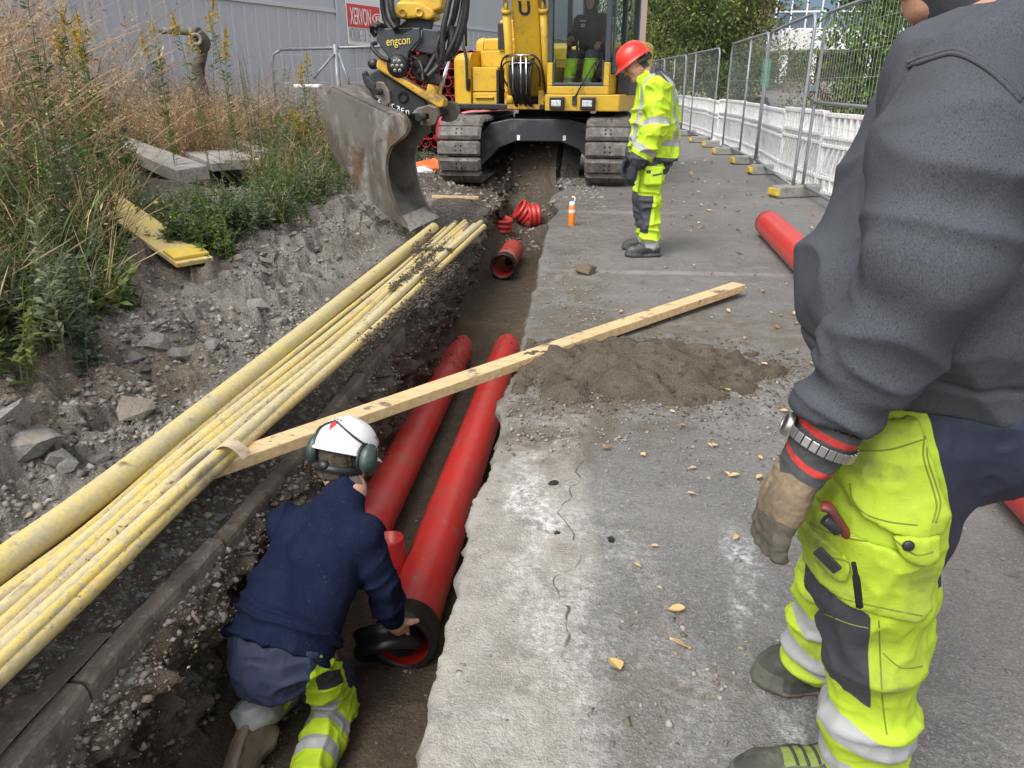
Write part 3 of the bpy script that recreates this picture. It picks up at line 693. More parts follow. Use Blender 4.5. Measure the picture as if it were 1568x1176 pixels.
def stones(name, pts, sizes, tints, label, cat, squash=.6):
    """a spread of loose chippings: one sheet of small uneven stones"""
    base = np.array([(1, 0, 0), (-1, 0, 0), (0, 1, 0), (0, -1, 0), (0, 0, 1), (0, 0, -1)], float)
    tri = np.array([(0, 2, 4), (2, 1, 4), (1, 3, 4), (3, 0, 4), (2, 0, 5), (1, 2, 5), (3, 1, 5), (0, 3, 5)])
    n = len(pts); g = np.random.default_rng(len(name) + n)
    B = base[None] * g.uniform(.55, 1.2, (n, 6, 1)) + g.normal(0, .22, (n, 6, 3)); B[:, :, 2] *= squash
    an = g.uniform(0, 6.28, n); c, s = np.cos(an)[:, None], np.sin(an)[:, None]
    B = np.stack([B[:, :, 0] * c - B[:, :, 1] * s, B[:, :, 0] * s + B[:, :, 1] * c, B[:, :, 2]], -1)
    V = (B * sizes[:, None, None] + pts[:, None, :]).reshape(-1, 3)
    F = (tri[None] + (np.arange(n) * 6)[:, None, None]).reshape(-1, 3)
    o = mesh(name, V, F, M['gravel'], attrs={"tint": np.repeat(tints, 6, 0)})
    return tag(o, label, cat, kind="stuff")
def spread(n, fx, fy, zf, smin, smax, pale=.3, seed=1, keep=None):
    g = np.random.default_rng(seed); P_ = []
    while len(P_) < n:
        x = fx(g); y = fy(g)
        if keep and g.random() > keep(x, y): continue
        P_.append((x, y, zf(x, y)))
    P_ = np.array(P_); sz = smin * (smax / smin) ** (g.random(n) ** 2.2)
    t = np.array([.25, .235, .215])[None] * g.uniform(.45, 1.3, (n, 1)) * np.where(g.random((n, 1)) < .3, np.array([[1.05, .92, .78]]), 1) * (1 + g.normal(0, .02, (n, 3))); return P_, sz, np.clip(t, .03, .55)
g_ = spread(5200, lambda g: g.uniform(-1.62, -1.13), lambda g: .7 * math.exp(g.uniform(0, 2.0)), gz, .0045, .022, seed=2, keep=lambda x, y: .75)
stones("gravel", *g_, "loose pale gravel on the bench beside the old kerb", "gravel")
g_ = spread(26000, lambda g: g.uniform(-3.2, -1.62), lambda g: 1.3 * math.exp(g.uniform(0, 2.1)), gz, .0035, .028, seed=3, keep=lambda x, y: .35 + .65 * math.sin(x * 5 + 1.3 * math.sin(y * 3)) * math.sin(y * 4.1))
stones("rubble", *g_, "small grey rubble covering the earth bank", "rubble")
g_ = spread(1500, lambda g: g.uniform(-1.25, -1.0), lambda g: .9 * math.exp(g.uniform(0, 1.8)), gz, .004, .02, seed=4)
stones("gravel", *g_, "gravel spilled down the dark trench wall", "gravel")
gq = np.random.default_rng(14); wsel = np.flatnonzero((wl_ > 0) & (P_GROUND[:, 1] > .9) & (P_GROUND[:, 1] < 8.5)); pk_ = gq.choice(wsel, 5200); wp = P_GROUND[pk_] + gq.normal(0, .012, (5200, 3)) + (.006, 0, .004)
stones("gravel", wp, .003 * 7.0 ** (gq.random(5200) ** 2.4), np.array([[.17, .145, .115]]) * gq.uniform(.35, 1.6, (5200, 1)), "gravel stuck in the dark trench wall below the kerb", "gravel", .8)
pts = []
for (q0_, q1_) in ((PIPE_R0, PIPE_R1), (atz(560, 815, z_), atz(706, 530, z_))):
    for _ in range(900):
        t = 1.28 - .55 * gq.random() ** 1.6; an = gq.normal(0, .8); dd_ = nrm(q1_ - q0_); sd_ = nrm(np.cross(dd_, (0, 0, 1.0))); pts.append(q0_ + (q1_ - q0_) * t + (sd_ * math.sin(an) + np.array([0, 0, math.cos(an)])) * (RP + .002))
pts = np.array(pts); stones("sand_grains", pts, .003 * 4.0 ** (gq.random(len(pts)) ** 2), np.tile(np.array([.11, .085, .062]), (len(pts), 1)) * gq.uniform(.6, 1.5, (len(pts), 1)), "dark sand thrown over the far ends of the two red trench pipes", "sand")
def road_keep(x, y):
    v = math.exp(-(((x - .05) / .5) ** 2 + ((y - 3.2) / .5) ** 2)) + .8 * math.exp(-((x + .05) / .3) ** 2) * (y > 2.6) + .35 * math.exp(-(((x - .3) / .18) ** 2 + ((y - 1.4) / .35) ** 2)) + .75 * math.exp(-(((x - .5) / .7) ** 2 + ((y - 3.0) / .4) ** 2)) + .045
    return min(1, v) * (x > float(rim_x(y)) + .03)
g_ = spread(5500, lambda g: g.uniform(-.4, 1.6), lambda g: .85 * math.exp(g.uniform(0, 2.4)), lambda x, y: .002, .0025, .013, seed=5, keep=road_keep)
stones("gravel", *g_, "fine loose grit scattered over the road surface", "gravel", .7)
g_ = spread(900, lambda g: g.uniform(-.9, -.4), lambda g: 1.1 * math.exp(g.uniform(0, 2)), gz, .003, .012, seed=6, keep=lambda x, y: .15 + .85 * (x > -.5))
stones("gravel", *g_, "crumbs fallen on the trench sand", "gravel")
g_ = spread(2500, lambda g: g.uniform(-3, .3), lambda g: g.uniform(8.8, 14), lambda x, y: gz(x, y) if x < -.35 else .0, .01, .06, seed=8)
stones("rubble", *g_, "earth crumbs round the digger's tracks", "rubble")

# dark sand tipped on the road beyond the plank
def smound(u, v):
    x = -.45 + u * 1.75; y = 2.85 + v * 1.35; e = ((x - .24) / .72) ** 2 + ((y - 3.52) / .38) ** 2 + .7 * float(fbm(np.array([x * 3, y * 3, 0.]), 4, 77)) + .9 * float(fbm(np.array([x * 11, y * 11, 0.]), 4, 79))
    h = .072 * max(0, 1.15 - e) ** .8 if e < 1.15 else -.02
    xl_ = float(rim_x(y)) + .035
    if x < xl_: x = xl_; h = min(h, .012)
    return (x, y, .0 + h + .02 * float(fbm(np.array([x * 16, y * 16, 0.]), 4, 78)) * (h > 0))
mb = MB(); mb.grid(smound, 110, 90)
tag(mb.build("sand_pile", M['sand']), "low patch of dark damp sand tipped on the road beyond the plank", "sand")

gs = np.random.default_rng(31); pts = []
while len(pts) < 4200:
    an = gs.uniform(0, 6.283); rr_ = gs.normal(1.0, .28); x, y = .24 + .72 * rr_ * math.cos(an), 3.52 + .42 * rr_ * math.sin(an)
    if x > float(rim_x(y)) + .03: pts.append((x, y, .004 + .03 * max(0, 1 - rr_)))
pts = np.array(pts); stones("sand_crumbs", pts, .0025 * 4.5 ** (gs.random(len(pts)) ** 2), np.tile(np.array([.115, .09, .066]), (len(pts), 1)) * gs.uniform(.5, 1.7, (len(pts), 1)), "loose crumbs of dark sand spilling from the patch on to the asphalt", "sand")
# fallen leaves
def leaf_mesh(k):
    q = random.Random(k); L = 1.0; V = []; n = 7; wd = [0, .2, .3, .33, .27, .16, .03, 0]
    curl = q.uniform(.1, .5); tw = q.uniform(-.5, .5)
    for i in range(n + 1):
        t = i / n; w = wd[i] * q.uniform(.85, 1.1); z = curl * (t - .5) ** 2 * 1.2
        for s_ in (-1, 0, 1): V.append((t - .5, s_ * w + tw * .2 * (t - .5), z + abs(s_) * w * .45 + s_ * tw * (t - .5) * .3))
    F = [(i * 3 + j, i * 3 + j + 1, i * 3 + 4 + j, i * 3 + 3 + j) for i in range(n) for j in (0, 1)]
    me = bpy.data.meshes.new("fallen_leaf"); me.from_pydata(V, [], F); me.materials.append([M['leaf_a'], M['leaf_b'], M['leaf_c']][k % 3]); return me
lm = [leaf_mesh(k) for k in range(9)]
lp = [((1033, 938), .055, 0, "bright yellow leaf lying alone on the asphalt between the two men's feet"), ((1040, 990), .06, 1, "curled buff leaf standing on edge near the grey man's boot"), ((940, 1020), .06, 3, "broad yellow leaf on the black stain")]
for px, s, k, lab in lp:
    o = bpy.data.objects.new("fallen_leaf", lm[k]); p = atz(*px, 0); o.location = (p[0], p[1], .008); o.scale = (s, s, s); o.rotation_euler = (.1 if k != 1 else .9, .1, px[0] * 1.7); COL.objects.link(o); tag(o, lab, "leaf")
more = [(1060, 720), (1095, 685), (1060, 760), (1125, 827), (1112, 728), (1200, 632), (1162, 735), (1000, 840), (1010, 745), (1070, 560), (1030, 490), (1170, 560), (1140, 520), (930, 690), (985, 700), (1045, 655), (1010, 905), (975, 870), (1110, 600), (1180, 480), (1090, 420), (1130, 390), (1075, 350), (1110, 320), (1150, 300), (1060, 300), (1090, 250), (1080, 280), (1200, 240), (920, 520), (950, 480)]
gl = random.Random(12)
for _ in range(70): more.append((gl.uniform(.9, 2.4), gl.uniform(5, 15)))
while len(more) < 200:
    x, y = gl.uniform(.4, 2.6), 2.2 * math.exp(gl.uniform(0, 1.8)); more.append((x, y))
for i, q in enumerate(more):
    p = atz(q[0], q[1], 0) if q[0] > 50 else np.array([q[0], q[1], 0])
    k = gl.choice([0, 1, 1, 3, 4, 4, 6, 7, 2, 5]); o = bpy.data.objects.new("fallen_leaf", lm[k]); s = gl.uniform(.02, .042) * (1 + .11 * p[1]); o.location = (p[0], p[1], .006 + s * .1); o.scale = (s, s * gl.uniform(.6, 1), s); o.rotation_euler = (gl.uniform(-.3, .3), gl.uniform(-.3, .3), gl.uniform(0, 6.3)); COL.objects.link(o)
    tag(o, "small dry autumn leaf scattered on the grey road", "leaf", "dry leaves scattered on the road")

# spray can
c0 = atz(875, 346, 0); root = empty("spray_can", c0, "orange marking spray can with white top standing by the trench edge", "spray can")
z1 = np.array([0, 0, 1.0])
mb = MB(); mb.pipe(c0, c0 + z1, [(0, .02), (0, .031), (.006, .033), (.19, .033), (.2, .028), (.205, .026)], 24); mb.build("can", mat("orange_paint", (.72, .22, .02), .35, layers=[((.75, .55, .4), 12, .62, .66, 3)]), root)
mb = MB(); mb.pipe(c0, c0 + z1, [(.2, .026), (.205, .029), (.235, .029), (.24, .02), (.24, 0)], 20); mb.tube([c0 + (.02, -.0, .235), c0 + (.03, 0, .27), c0 + (.02, 0, .285), c0 + (-.004, 0, .285)], .008, 8); mb.build("nozzle", mat("white_plastic", (.75, .75, .73), .4), root)
mb = MB(); mb.pipe(c0, c0 + z1, [(.135, .0335), (.165, .0335)], 24); mb.build("label_band", mat("white_label", (.7, .7, .68), .5), root)
# ------------------------------------------------------------------ the digger
M['yel'] = mat("digger_yellow_paint", (.60, .375, .022), .45, layers=[((.50, .31, .035), 3, .42, .75, 7), ((.30, .21, .08), 9, .58, .74, 8), ((.16, .12, .07), 16, .66, .76, 7)], bump=(30, .05, 3))
M['yel_dirty'] = mat("greasy_yellow_paint", (.55, .32, .03), .5, layers=[((.22, .15, .05), 9, .5, .66, 6), ((.05, .04, .03), 22, .6, .7, 5)], bump=(40, .15, 4))
M['gun'] = mat("dark_frame_paint", (.032, .036, .045), .5, layers=[((.15, .13, .105), 4, .55, .8, 6)], bump=(30, .1, 4))
M['blk'] = mat("black_painted_steel", (.018, .019, .021), .45, layers=[((.08, .072, .06), 7, .58, .8, 6)])
M['hose'] = mat("hydraulic_hose", (.014, .014, .015), .5, layers=[((.07, .06, .05), 30, .58, .8, 4)], bump=(120, .2, 2))
M['shoe'] = mat("worn_track_steel", (.115, .108, .10), .75, metal=.15, layers=[((.24, .225, .2), 9, .45, .7, 6), ((.09, .075, .06), 16, .55, .72, 6)], bump=(50, .35, 5))
M['bucket'] = mat("scraped_bucket_steel", (.20, .187, .17), .5, metal=.45, layers=[((.12, .10, .08), 3.0, .42, .60, 8, (1, 1, .45)), ((.33, .32, .31), 7, .52, .68, 8, (1, 1, .3)), ((.17, .11, .07), 5, .56, .68, 8), ((.10, .085, .07), 9, .62, .72, 8), ((.15, .145, .14), 26, .62, .74, 5)], bump=(22, .2, 5, (1, 1, .3)))
M['bucket_in'] = mat("dark_bucket_inside", (.19, .18, .168), .6, metal=.35, layers=[((.10, .085, .07), 6, .45, .7, 6)], bump=(30, .3, 5))
M['chrome'] = mat("bright_rod", (.75, .76, .78), .18, metal=1.0)
M['dark_hole'] = mat("black_hole", (.006, .006, .006), .9)
M['white_paint'] = mat("white_paint", (.78, .78, .77), .5)
M['lens'] = mat("lamp_glass", (.62, .64, .66), .15, layers=[((.35, .36, .38), 60, .5, .6, 2)])
def glass(name, c, op):
    m = bpy.data.materials.new(name); m.use_nodes = True; n = m.node_tree.nodes; l = m.node_tree.links
    n.remove(n["Principled BSDF"]); t = n.new("ShaderNodeBsdfTransparent"); t.inputs[0].default_value = (*c, 1)
    g = n.new("ShaderNodeBsdfGlossy"); g.inputs["Roughness"].default_value = .03; x = n.new("ShaderNodeMixShader"); x.inputs[0].default_value = op
    l.new(t.outputs[0], x.inputs[1]); l.new(g.outputs[0], x.inputs[2]); l.new(x.outputs[0], n["Material Output"].inputs[0]); return m
M['glass'] = glass("cab_glass", (.8, .85, .84), .015)
M['glass_low'] = glass("lower_cab_glass", (.66, .74, .72), .11)
TH = R(16); FD = np.array([-math.sin(TH), -math.cos(TH), 0]); LD = np.array([math.cos(TH), -math.sin(TH), 0]); ZU = np.array([0, 0, 1.0])
SC = np.array([-.45, 12.35, 0])
def U(a, b, z): return SC + LD * a + FD * b + ZU * z
AX = np.array([LD, FD, ZU])
def ubox(mb, a0, a1, b0, b1, z0, z1, mi=0): return mb.box(U((a0 + a1) / 2, (b0 + b1) / 2, (z0 + z1) / 2), (abs(a1 - a0) / 2, abs(b1 - b0) / 2, abs(z1 - z0) / 2), AX, mi)
dig = empty("excavator", (-.6, 12.3, 0), "yellow tracked excavator straddling the trench with its grey bucket lowered over the conduits", "excavator")
# tracks
TYAW = R(3); TF = np.array([-math.sin(TYAW), -math.cos(TYAW), 0]); TR = np.array([math.cos(TYAW), -math.sin(TYAW), 0]); TC = np.array([-.55, 12.35, 0])
def Tp(x, b, z): return TC + TR * x + TF * b + ZU * z
def track(xc):
    Rr = .40; hl = 1.36; per = 4 * hl + 2 * math.pi * Rr; n = 37; zc = Rr + .055
    def at(s):
        s = s % per
        if s < 2 * hl: return -hl + s, zc + Rr, 1.0, 0.0           # top run (tangent b, z)
        s -= 2 * hl
        if s < math.pi * Rr: t = s / Rr; return hl + Rr * math.sin(t), zc + Rr * math.cos(t), math.cos(t), -math.sin(t)
        s -= math.pi * Rr
        if s < 2 * hl: return hl - s, zc - Rr, -1.0, 0.0
        s -= 2 * hl; t = s / Rr; return -hl - Rr * math.sin(t), zc - Rr * math.cos(t), -math.cos(t), math.sin(t)
    mb = MB(); mh = MB(); w = .30
    for k in range(n):
        b, z, tb, tz = at((k + .35) * per / n); tv = TF * tb + ZU * tz; nv = np.cross(TR, tv); nv = nv if nv @ (TF * (b - np.clip(b, -hl, hl)) + ZU * (z - zc)) > 0 else -nv
        c = Tp(xc, b, z); p = per / n * .455; sec = [(-p, -.02), (p, -.02), (p, .008), (p * .72, .05), (-p * .72, .05), (-p, .008)]
        V = []
        for e in (-1, -.86, .86, 1):
            for (t, h) in sec: V.append(c + TR * w * e + tv * t * (.86 if abs(e) == 1 else 1) + nv * (h if abs(e) < .95 else min(h, .014)))
        Fq = [(i * 6 + j, i * 6 + (j + 1) % 6, (i + 1) * 6 + (j + 1) % 6, (i + 1) * 6 + j) for i in range(3) for j in range(6)] + [(5, 4, 3, 2, 1, 0), (18, 19, 20, 21, 22, 23)]
        mb.add(V, Fq)
        for ex in (-.035, .035):
            for et in (-.032, .032):
                q = c + TR * ex + tv * et + nv * .0505; mb.pipe(q - nv * .004, q + nv * .01, [(0, .013), (.006, .013), (.0062, 0)], 8, 1)
    tr = mb.build("track", [M['shoe'], M['dark_hole']], dig)
    for (b, r) in ((hl, Rr - .03), (-hl, Rr - .03)):
        mb = MB(); mb.pipe(Tp(xc - .16, b, zc), Tp(xc + .16, b, zc), [(0, 0), (0, r), (.03, r), (.04, r * .8), (.28, r * .8), (.29, r), (.32, r), (.32, 0)], 26); mb.build("idler_wheel", M['gun'], tr)
    for b in np.linspace(-.9, .9, 6):
        mb = MB(); mb.pipe(Tp(xc - .12, b, .15), Tp(xc + .12, b, .15), [(0, 0), (0, .1), (.24, .1), (.24, 0)], 16); mb.build("roller", M['gun'], tr)
    mb = MB(); mb.box(Tp(xc, 0, zc + .02), (.15, hl * .92, .2), np.array([TR, TF, ZU])); mb.build("track_frame", M['gun'], tr, bevel=.02)
track(-1.06); track(.98)
arch = [(-.92, .22), (-.92, .62), (-.72, .80), (-.45, .86), (.42, .86), (.68, .80), (.86, .62), (.86, .22), (.78, .22), (.56, .46), (.30, .555), (-.34, .555), (-.6, .46), (-.84, .22)]
mb = MB(); mb.prism(arch, Tp(-.02, .35, 0), TR, ZU, 1.3); mb.build("undercarriage", M['gun'], dig, bevel=.012)
mb = MB()
for x in (-.33, .34): mb.box(Tp(x, 1.003, .605), (.022, .004, .035), np.array([TR, TF, ZU]))
mb.build("white_mark", M['white_paint'], dig)
mb = MB(); mb.pipe(SC + (0, 0, .84), SC + (0, 0, 2), [(0, .62), (.06, .62), (.06, .56), (.14, .56)], 40); mb.build("slew_ring", M['gun'], dig)
# upper body
mb = MB(); ubox(mb, -1.2, 1.2, -1.3, .98, .985, 1.06); ubox(mb, -.42, .3, -.6, .75, 1.06, 1.35); mb.build("deck", M['blk'], dig, bevel=.01)
# right-hand housings (on the left of the picture)
def rounded(a0, a1, b0, b1, z0, z1, r, zr):
    """housing whose front outer corner and front top edge are rounded"""
    mb = MB(); V = []; prof = []
    for t in np.linspace(0, math.pi / 2, 8): prof.append((a0 + r - r * math.cos(t), b1 - r + r * math.sin(t)))
    ring = [(a0, b0)] + prof + [(a1, b1), (a1, b0)]; n = len(ring); cz = [(z0, .05), (z0 + .05, 0), (z1 - zr, 0)] + [(z1 - zr + zr * math.sin(t), zr * (1 - math.cos(t))) for t in np.linspace(.2, math.pi / 2, 6)]
    ca, cb = (a0 + a1) / 2, (b0 + b1) / 2
    for (z, ins) in cz:
        for (a, b) in ring: V.append(U(a + (ins if a < ca else 0), b - (ins if b > cb else 0), z))
    F = [(i * n + j, (i + 1) * n + j, (i + 1) * n + (j + 1) % n, i * n + (j + 1) % n) for i in range(len(cz) - 1) for j in range(n)] + [tuple(range(n)), tuple((len(cz) - 1) * n + j for j in range(n))[::-1]]
    return mb.add(V, [f[::-1] for f in F], False)
sb = rounded(-1.33, -1.02, -.9, .90, .98, 1.76, .14, .12).build("side_housing", M['yel'], dig, bevel=.006)
mb = MB(); ubox(mb, -1.005, -.60, -.4, .86, 1.225, 1.56); mb.build("step_box", M['yel'], dig, bevel=.012)
mb = MB(); ubox(mb, -1.005, -.60, -.4, .865, .985, 1.215); lo = mb.build("lower_panel", M['yel'], dig, bevel=.015)
mb = MB(); ubox(mb, -.96, -.66, .865, .905, 1.135, 1.155); mb.build("panel_lip", M['yel'], lo, bevel=.005)
mb = MB(); ubox(mb, -1.005, -.46, -.4, .55, 1.565, 1.79); mb.build("upper_step", M['yel'], dig, bevel=.015)
mb = MB(); ubox(mb, -1.12, -.55, -.9, .18, 1.795, 1.98); mb.build("engine_hood", M['yel'], dig, bevel=.03)
mb = MB(); ubox(mb, -.92, -.56, -.7, -.02, 1.985, 2.24); mb.build("air_box", M['yel'], dig, bevel=.02)
rounded(-1.3, -1.15, -1.2, .1, 1.76, 2.0, .07, .1).build("shoulder_cover", M['yel'], dig, bevel=.006)
mb = MB(); ubox(mb, -1.25, 1.2, -1.5, -.95, 1.0, 1.95); mb.build("counterweight", M['yel'], dig, bevel=.08)
mb = MB(); ubox(mb, -.50, -.43, .1, .86, 1.0, 1.62); mb.build("boom_side_panel", M['yel_dirty'], dig, bevel=.01)
mb = MB(); ubox(mb, -.62, -.585, .3, .872, 1.06, 1.52); mb.build("grille", M['blk'], dig)
mb = MB(); mb.tube(smoothpath([U(-1.17, .86, 1.93), U(-1.12, .93, 1.86), U(-1.06, .95, 1.68), U(-1.05, .95, 1.32), U(-1.05, .91, 1.28)], 6), .022, 10); mb.build("handrail", M['blk'], dig)
mb = MB(); ubox(mb, -1.08, -1.02, .895, .925, 1.24, 1.40); ubox(mb, -1.2, -1.14, .84, .88, 1.86, 2.02); mb.build("rail_bracket", M['blk'], dig, bevel=.004)
mb = MB(); mb.tube([U(-1.17, .7, 1.85), U(-1.17, .7, 2.6)], .02, 8); mb.build('mirror_post', M['blk'], dig); mb = MB(); mb.tube([U(-.62, .5, 2.05), U(-.6, .55, 2.7)], .03, 8); ubox(mb, -.7, -.58, .5, .6, 1.8, 2.15); mb.build("mirror_post", M['blk'], dig)
# cab (on the right of the picture)
ca0, ca1, cb0, cb1 = .30, 1.17, -.45, 1.28
mb = MB(); ubox(mb, ca0 - .02, ca1 + .16, cb0, cb1 + .02, .985, 1.195)
base = mb.build("cab_base", M['yel'], dig, bevel=.012)
mb = MB(); ubox(mb, ca0, ca1, cb1 - .12, cb1, 1.20, 1.30); ubox(mb, ca0, ca0 + .075, cb1 - .1, cb1, 1.302, 1.60); ubox(mb, ca1 - .075, ca1, cb1 - .1, cb1, 1.302, 1.60); ubox(mb, ca0, ca0 + .05, cb0, cb1 - .12, 1.2, 1.55); ubox(mb, ca1 - .05, ca1, cb0, cb1 - .12, 1.2, 1.45)
mb.build("cab_lower_frame", M['yel'], dig, bevel=.01)
mb = MB()
for a in (ca0 + .035, ca1 - .035):
    ubox(mb, a - .035, a + .035, cb1 - .075, cb1 - .005, 1.605, 2.72); ubox(mb, a - .03, a + .03, .35, .43, 1.3, 2.72); ubox(mb, a - .04, a + .04, cb0, cb0 + .08, 1.2, 2.72)
ubox(mb, ca0 + .075, ca1 - .075, cb1 - .05, cb1 - .006, 1.302, 1.345); ubox(mb, ca0 + .0755, ca0 + .105, cb1 - .05, cb1 - .006, 1.346, 1.62); ubox(mb, ca1 - .105, ca1 - .0755, cb1 - .05, cb1 - .006, 1.346, 1.62)
ubox(mb, ca1 + .002, ca1 + .03, .45, 1.18, 1.46, 1.52); ubox(mb, ca1 + .002, ca1 + .03, .45, .52, 1.52, 2.7); ubox(mb, ca1 + .002, ca1 + .03, 1.12, 1.18, 1.52, 2.7)
mb.build("cab_frame", mat("cab_frame_paint", (.045, .052, .066), .4), dig, bevel=.008)
mb = MB(); ubox(mb, ca0 - .01, ca1 + .01, cb0 - .02, cb1, 2.72, 2.82); mb.build("cab_roof", M['yel'], dig, bevel=.03)
mb = MB(); ubox(mb, ca0 + .075, ca1 - .075, cb1 - .032, cb1 - .026, 1.63, 2.72); mb.build("windscreen", M['glass'], dig)
mb = MB(); ubox(mb, ca0 + .105, ca1 - .105, cb1 - .024, cb1 - .018, 1.346, 1.64); mb.build("lower_window", M['glass_low'], dig)
for w_ in ((ca1 - .012, ca1 - .006, .44, 1.19, 1.5, 2.7), (ca0 + .006, ca0 + .012, .44, 1.19, 1.56, 2.7), (ca0 + .08, ca1 - .08, cb0 + .03, cb0 + .036, 1.7, 2.7)):
    mb = MB(); ubox(mb, *w_); mb.build("side_window", M['glass'], dig)
mb = MB(); ubox(mb, ca0 + .05, ca1 - .05, cb0 + .05, cb0 + .1, 1.2, 1.72); ubox(mb, ca0 + .05, ca1 - .05, cb0, cb1 - .13, 1.196, 1.215); mb.build("cab_interior", M['blk'], dig)
mb = MB(); ubox(mb, .40, .84, .0, .45, 1.40, 1.54); ubox(mb, .41, .83, -.16, -.02, 1.5, 2.3); mb.build("seat", M['blk'], dig, bevel=.05)
mb = MB(); ubox(mb, .42, .52, -.1, .45, 1.4, 1.72); ubox(mb, 1.02, 1.1, -.1, .45, 1.4, 1.72); mb.build("console", mat("grey_console", (.2, .2, .19), .6), dig, bevel=.03)
mb = MB(); mb.tube([U(.46, .42, 1.7), U(.47, .45, 1.86)], [.012, .022], 8); mb.tube([U(.66, .85, 1.22), U(.66, .75, 1.62), U(.66, .68, 1.68)], .012, 8); mb.tube([U(.86, .85, 1.22), U(.86, .75, 1.62), U(.86, .68, 1.68)], .012, 8); mb.build("control_lever", M['blk'], dig)
mb = MB(); mb.tube([U(.72, cb1 + .03, 1.17), U(.83, cb1 + .03, 1.36), U(.97, cb1 + .01, 1.60)], .010, 6); mb.tube([U(.93, cb1 + .005, 1.36), U(1.03, cb1 + .005, 1.62)], .006, 6); ubox(mb, .68, .74, cb1 + .021, cb1 + .04, 1.06, 1.18); mb.build("wiper", M['blk'], dig)
for a in (.47, .91):
    mb = MB(); ubox(mb, a - .1, a + .1, cb1 + .021, cb1 + .10, 1.0, 1.165); hl_ = mb.build("headlight", M['blk'], dig, bevel=.012)
    mb = MB(); ubox(mb, a - .07, a + .07, cb1 + .101, cb1 + .112, 1.045, 1.125); mb.build("lens", M['lens'], hl_, bevel=.01)
mb = MB(); mb.tube(smoothpath([U(ca1 + .05, .6, 2.25), U(ca1 + .09, .62, 2.3), U(ca1 + .09, .62, 2.5), U(ca1 + .05, .6, 2.55)], 4), .012, 8); mb.build("door_handle", M['blk'], dig)
mb = MB(); ubox(mb, ca1 + .03, ca1 + .2, .2, .9, 1.2, 1.46); mb.build("battery_box", M['blk'], dig)
# boom, cylinders
TB = TH - R(7.5); FB = np.array([-math.sin(TB), -math.cos(TB), 0]); LB = np.array([math.cos(TB), -math.sin(TB), 0])
def UB(a, b, z): return U(-.13, .5, 0) + LB * (a + .13) + FB * (b - .5) + ZU * z
ABX = np.array([LB, FB, ZU])
BA = -.13
bo = [(.38, 1.28), (.52, 1.12), (.80, 1.16), (1.02, 1.55), (1.6, 3.15), (2.4, 3.85), (5.2, 4.6), (5.3, 4.9), (5.1, 5.0), (2.3, 4.4), (1.3, 3.8), (.50, 1.75)]
mb = MB(); mb.prism(bo, UB(BA, 0, 0), FB, ZU, .37); mb.build("boom", M['yel'], dig, bevel=.015)
# the letter on the boom's lower face
nb_ = nrm(FB * (3.15 - 1.55) - ZU * (1.6 - 1.02)); upb = nrm(FB * (1.6 - 1.02) + ZU * (3.15 - 1.55)); rgt = np.cross(upb, nb_)
tz = 2.20; tb = 1.02 + (tz - 1.55) / (3.15 - 1.55) * .58
text_mesh("boom_lettering", "U", .24, mat("dark_blue_lettering", (.02, .022, .06), .5), UB(BA, tb, tz) + nb_ * .006 - rgt * .085, rgt, upb, dig, .006, bold=.006)
for s_ in (-1, 1):
    mb = MB(); A = UB(BA + s_ * .27, .92, 1.13); B = UB(BA + s_ * .25, 1.42, 2.62); dA = nrm(B - A)
    mb.tube([A, A + dA * .35, A + dA * 1.2], .058, 14); mb.tube([A + dA * 1.14, A + dA * 1.2], .068, 14); mb.pipe(A - LB * .06, A + LB * .06, [(0, 0), (0, .085), (.12, .085), (.12, 0)], 14)
    cyl = mb.build("boom_cylinder", M['yel'], dig)
    mb = MB(); mb.tube([A + dA * 1.1, UB(BA + s_ * .22, 1.75, 3.1)], .034, 10); mb.build("piston_rod", M['chrome'], cyl)
mb = MB()
for (a, b0, b1, z0, z1) in ((-.46, .6, .96, 1.0, 1.24), (.06, .6, .96, 1.0, 1.24), (-.40, .3, 1.0, .99, 1.06)): ubox(mb, a, a + (.09 if a != -.40 else .5), b0, b1, z0, z1)
mb.pipe(U(-.46, .62, 1.22), U(.1, .62, 1.22), [(0, 0), (0, .09), (.56, .09), (.56, 0)], 16); mb.build("boom_bracket", M['yel_dirty'], dig, bevel=.01)
mb = MB(); rh = random.Random(4)
for k in range(12):
    a = BA - .17 + .34 * k / 11; j = rh.uniform(-.03, .03)
    mb.tube(bez(U(a, 1.1 + j, 1.66 + j), U(a + j, 1.28, 1.5), U(a - j + .04 * (1 if k < 6 else -1), 1.2, 1.2), U(a * .7 - .05, 1.0, 1.03 + .05 * rh.random()), 12), rh.choice([.012, .016, .019]), 7)
for s_ in (-1, 1):
    mb.tube(bez(U(BA + s_ * .08, 1.2, 1.7), U(BA + s_ * .3, 1.22, 1.74), U(BA + s_ * .34, 1.16, 1.55), U(BA + s_ * .31, 1.0, 1.22), 12), .014, 7)
    mb.tube(bez(U(BA + s_ * .02, 1.2, 1.62), U(BA + s_ * .3, 1.24, 1.66), U(BA + s_ * .32, 1.2, 1.5), U(BA + s_ * .24, 1.05, 1.3), 12), .012, 7)
mb.build("hydraulic_hose", M['hose'], dig)
mb = MB()
for a in (BA - .1, BA + .02, BA + .1): mb.tube([U(a, 1.2, 1.2), U(a, 1.22, 1.68)], .011, 7)
mb.tube([U(BA - .16, 1.21, 1.70), U(BA + .16, 1.21, 1.70)], .012, 7); mb.tube([U(BA - .14, 1.21, 1.60), U(BA + .16, 1.21, 1.60)], .009, 7); mb.build("steel_line", M['chrome'], dig)
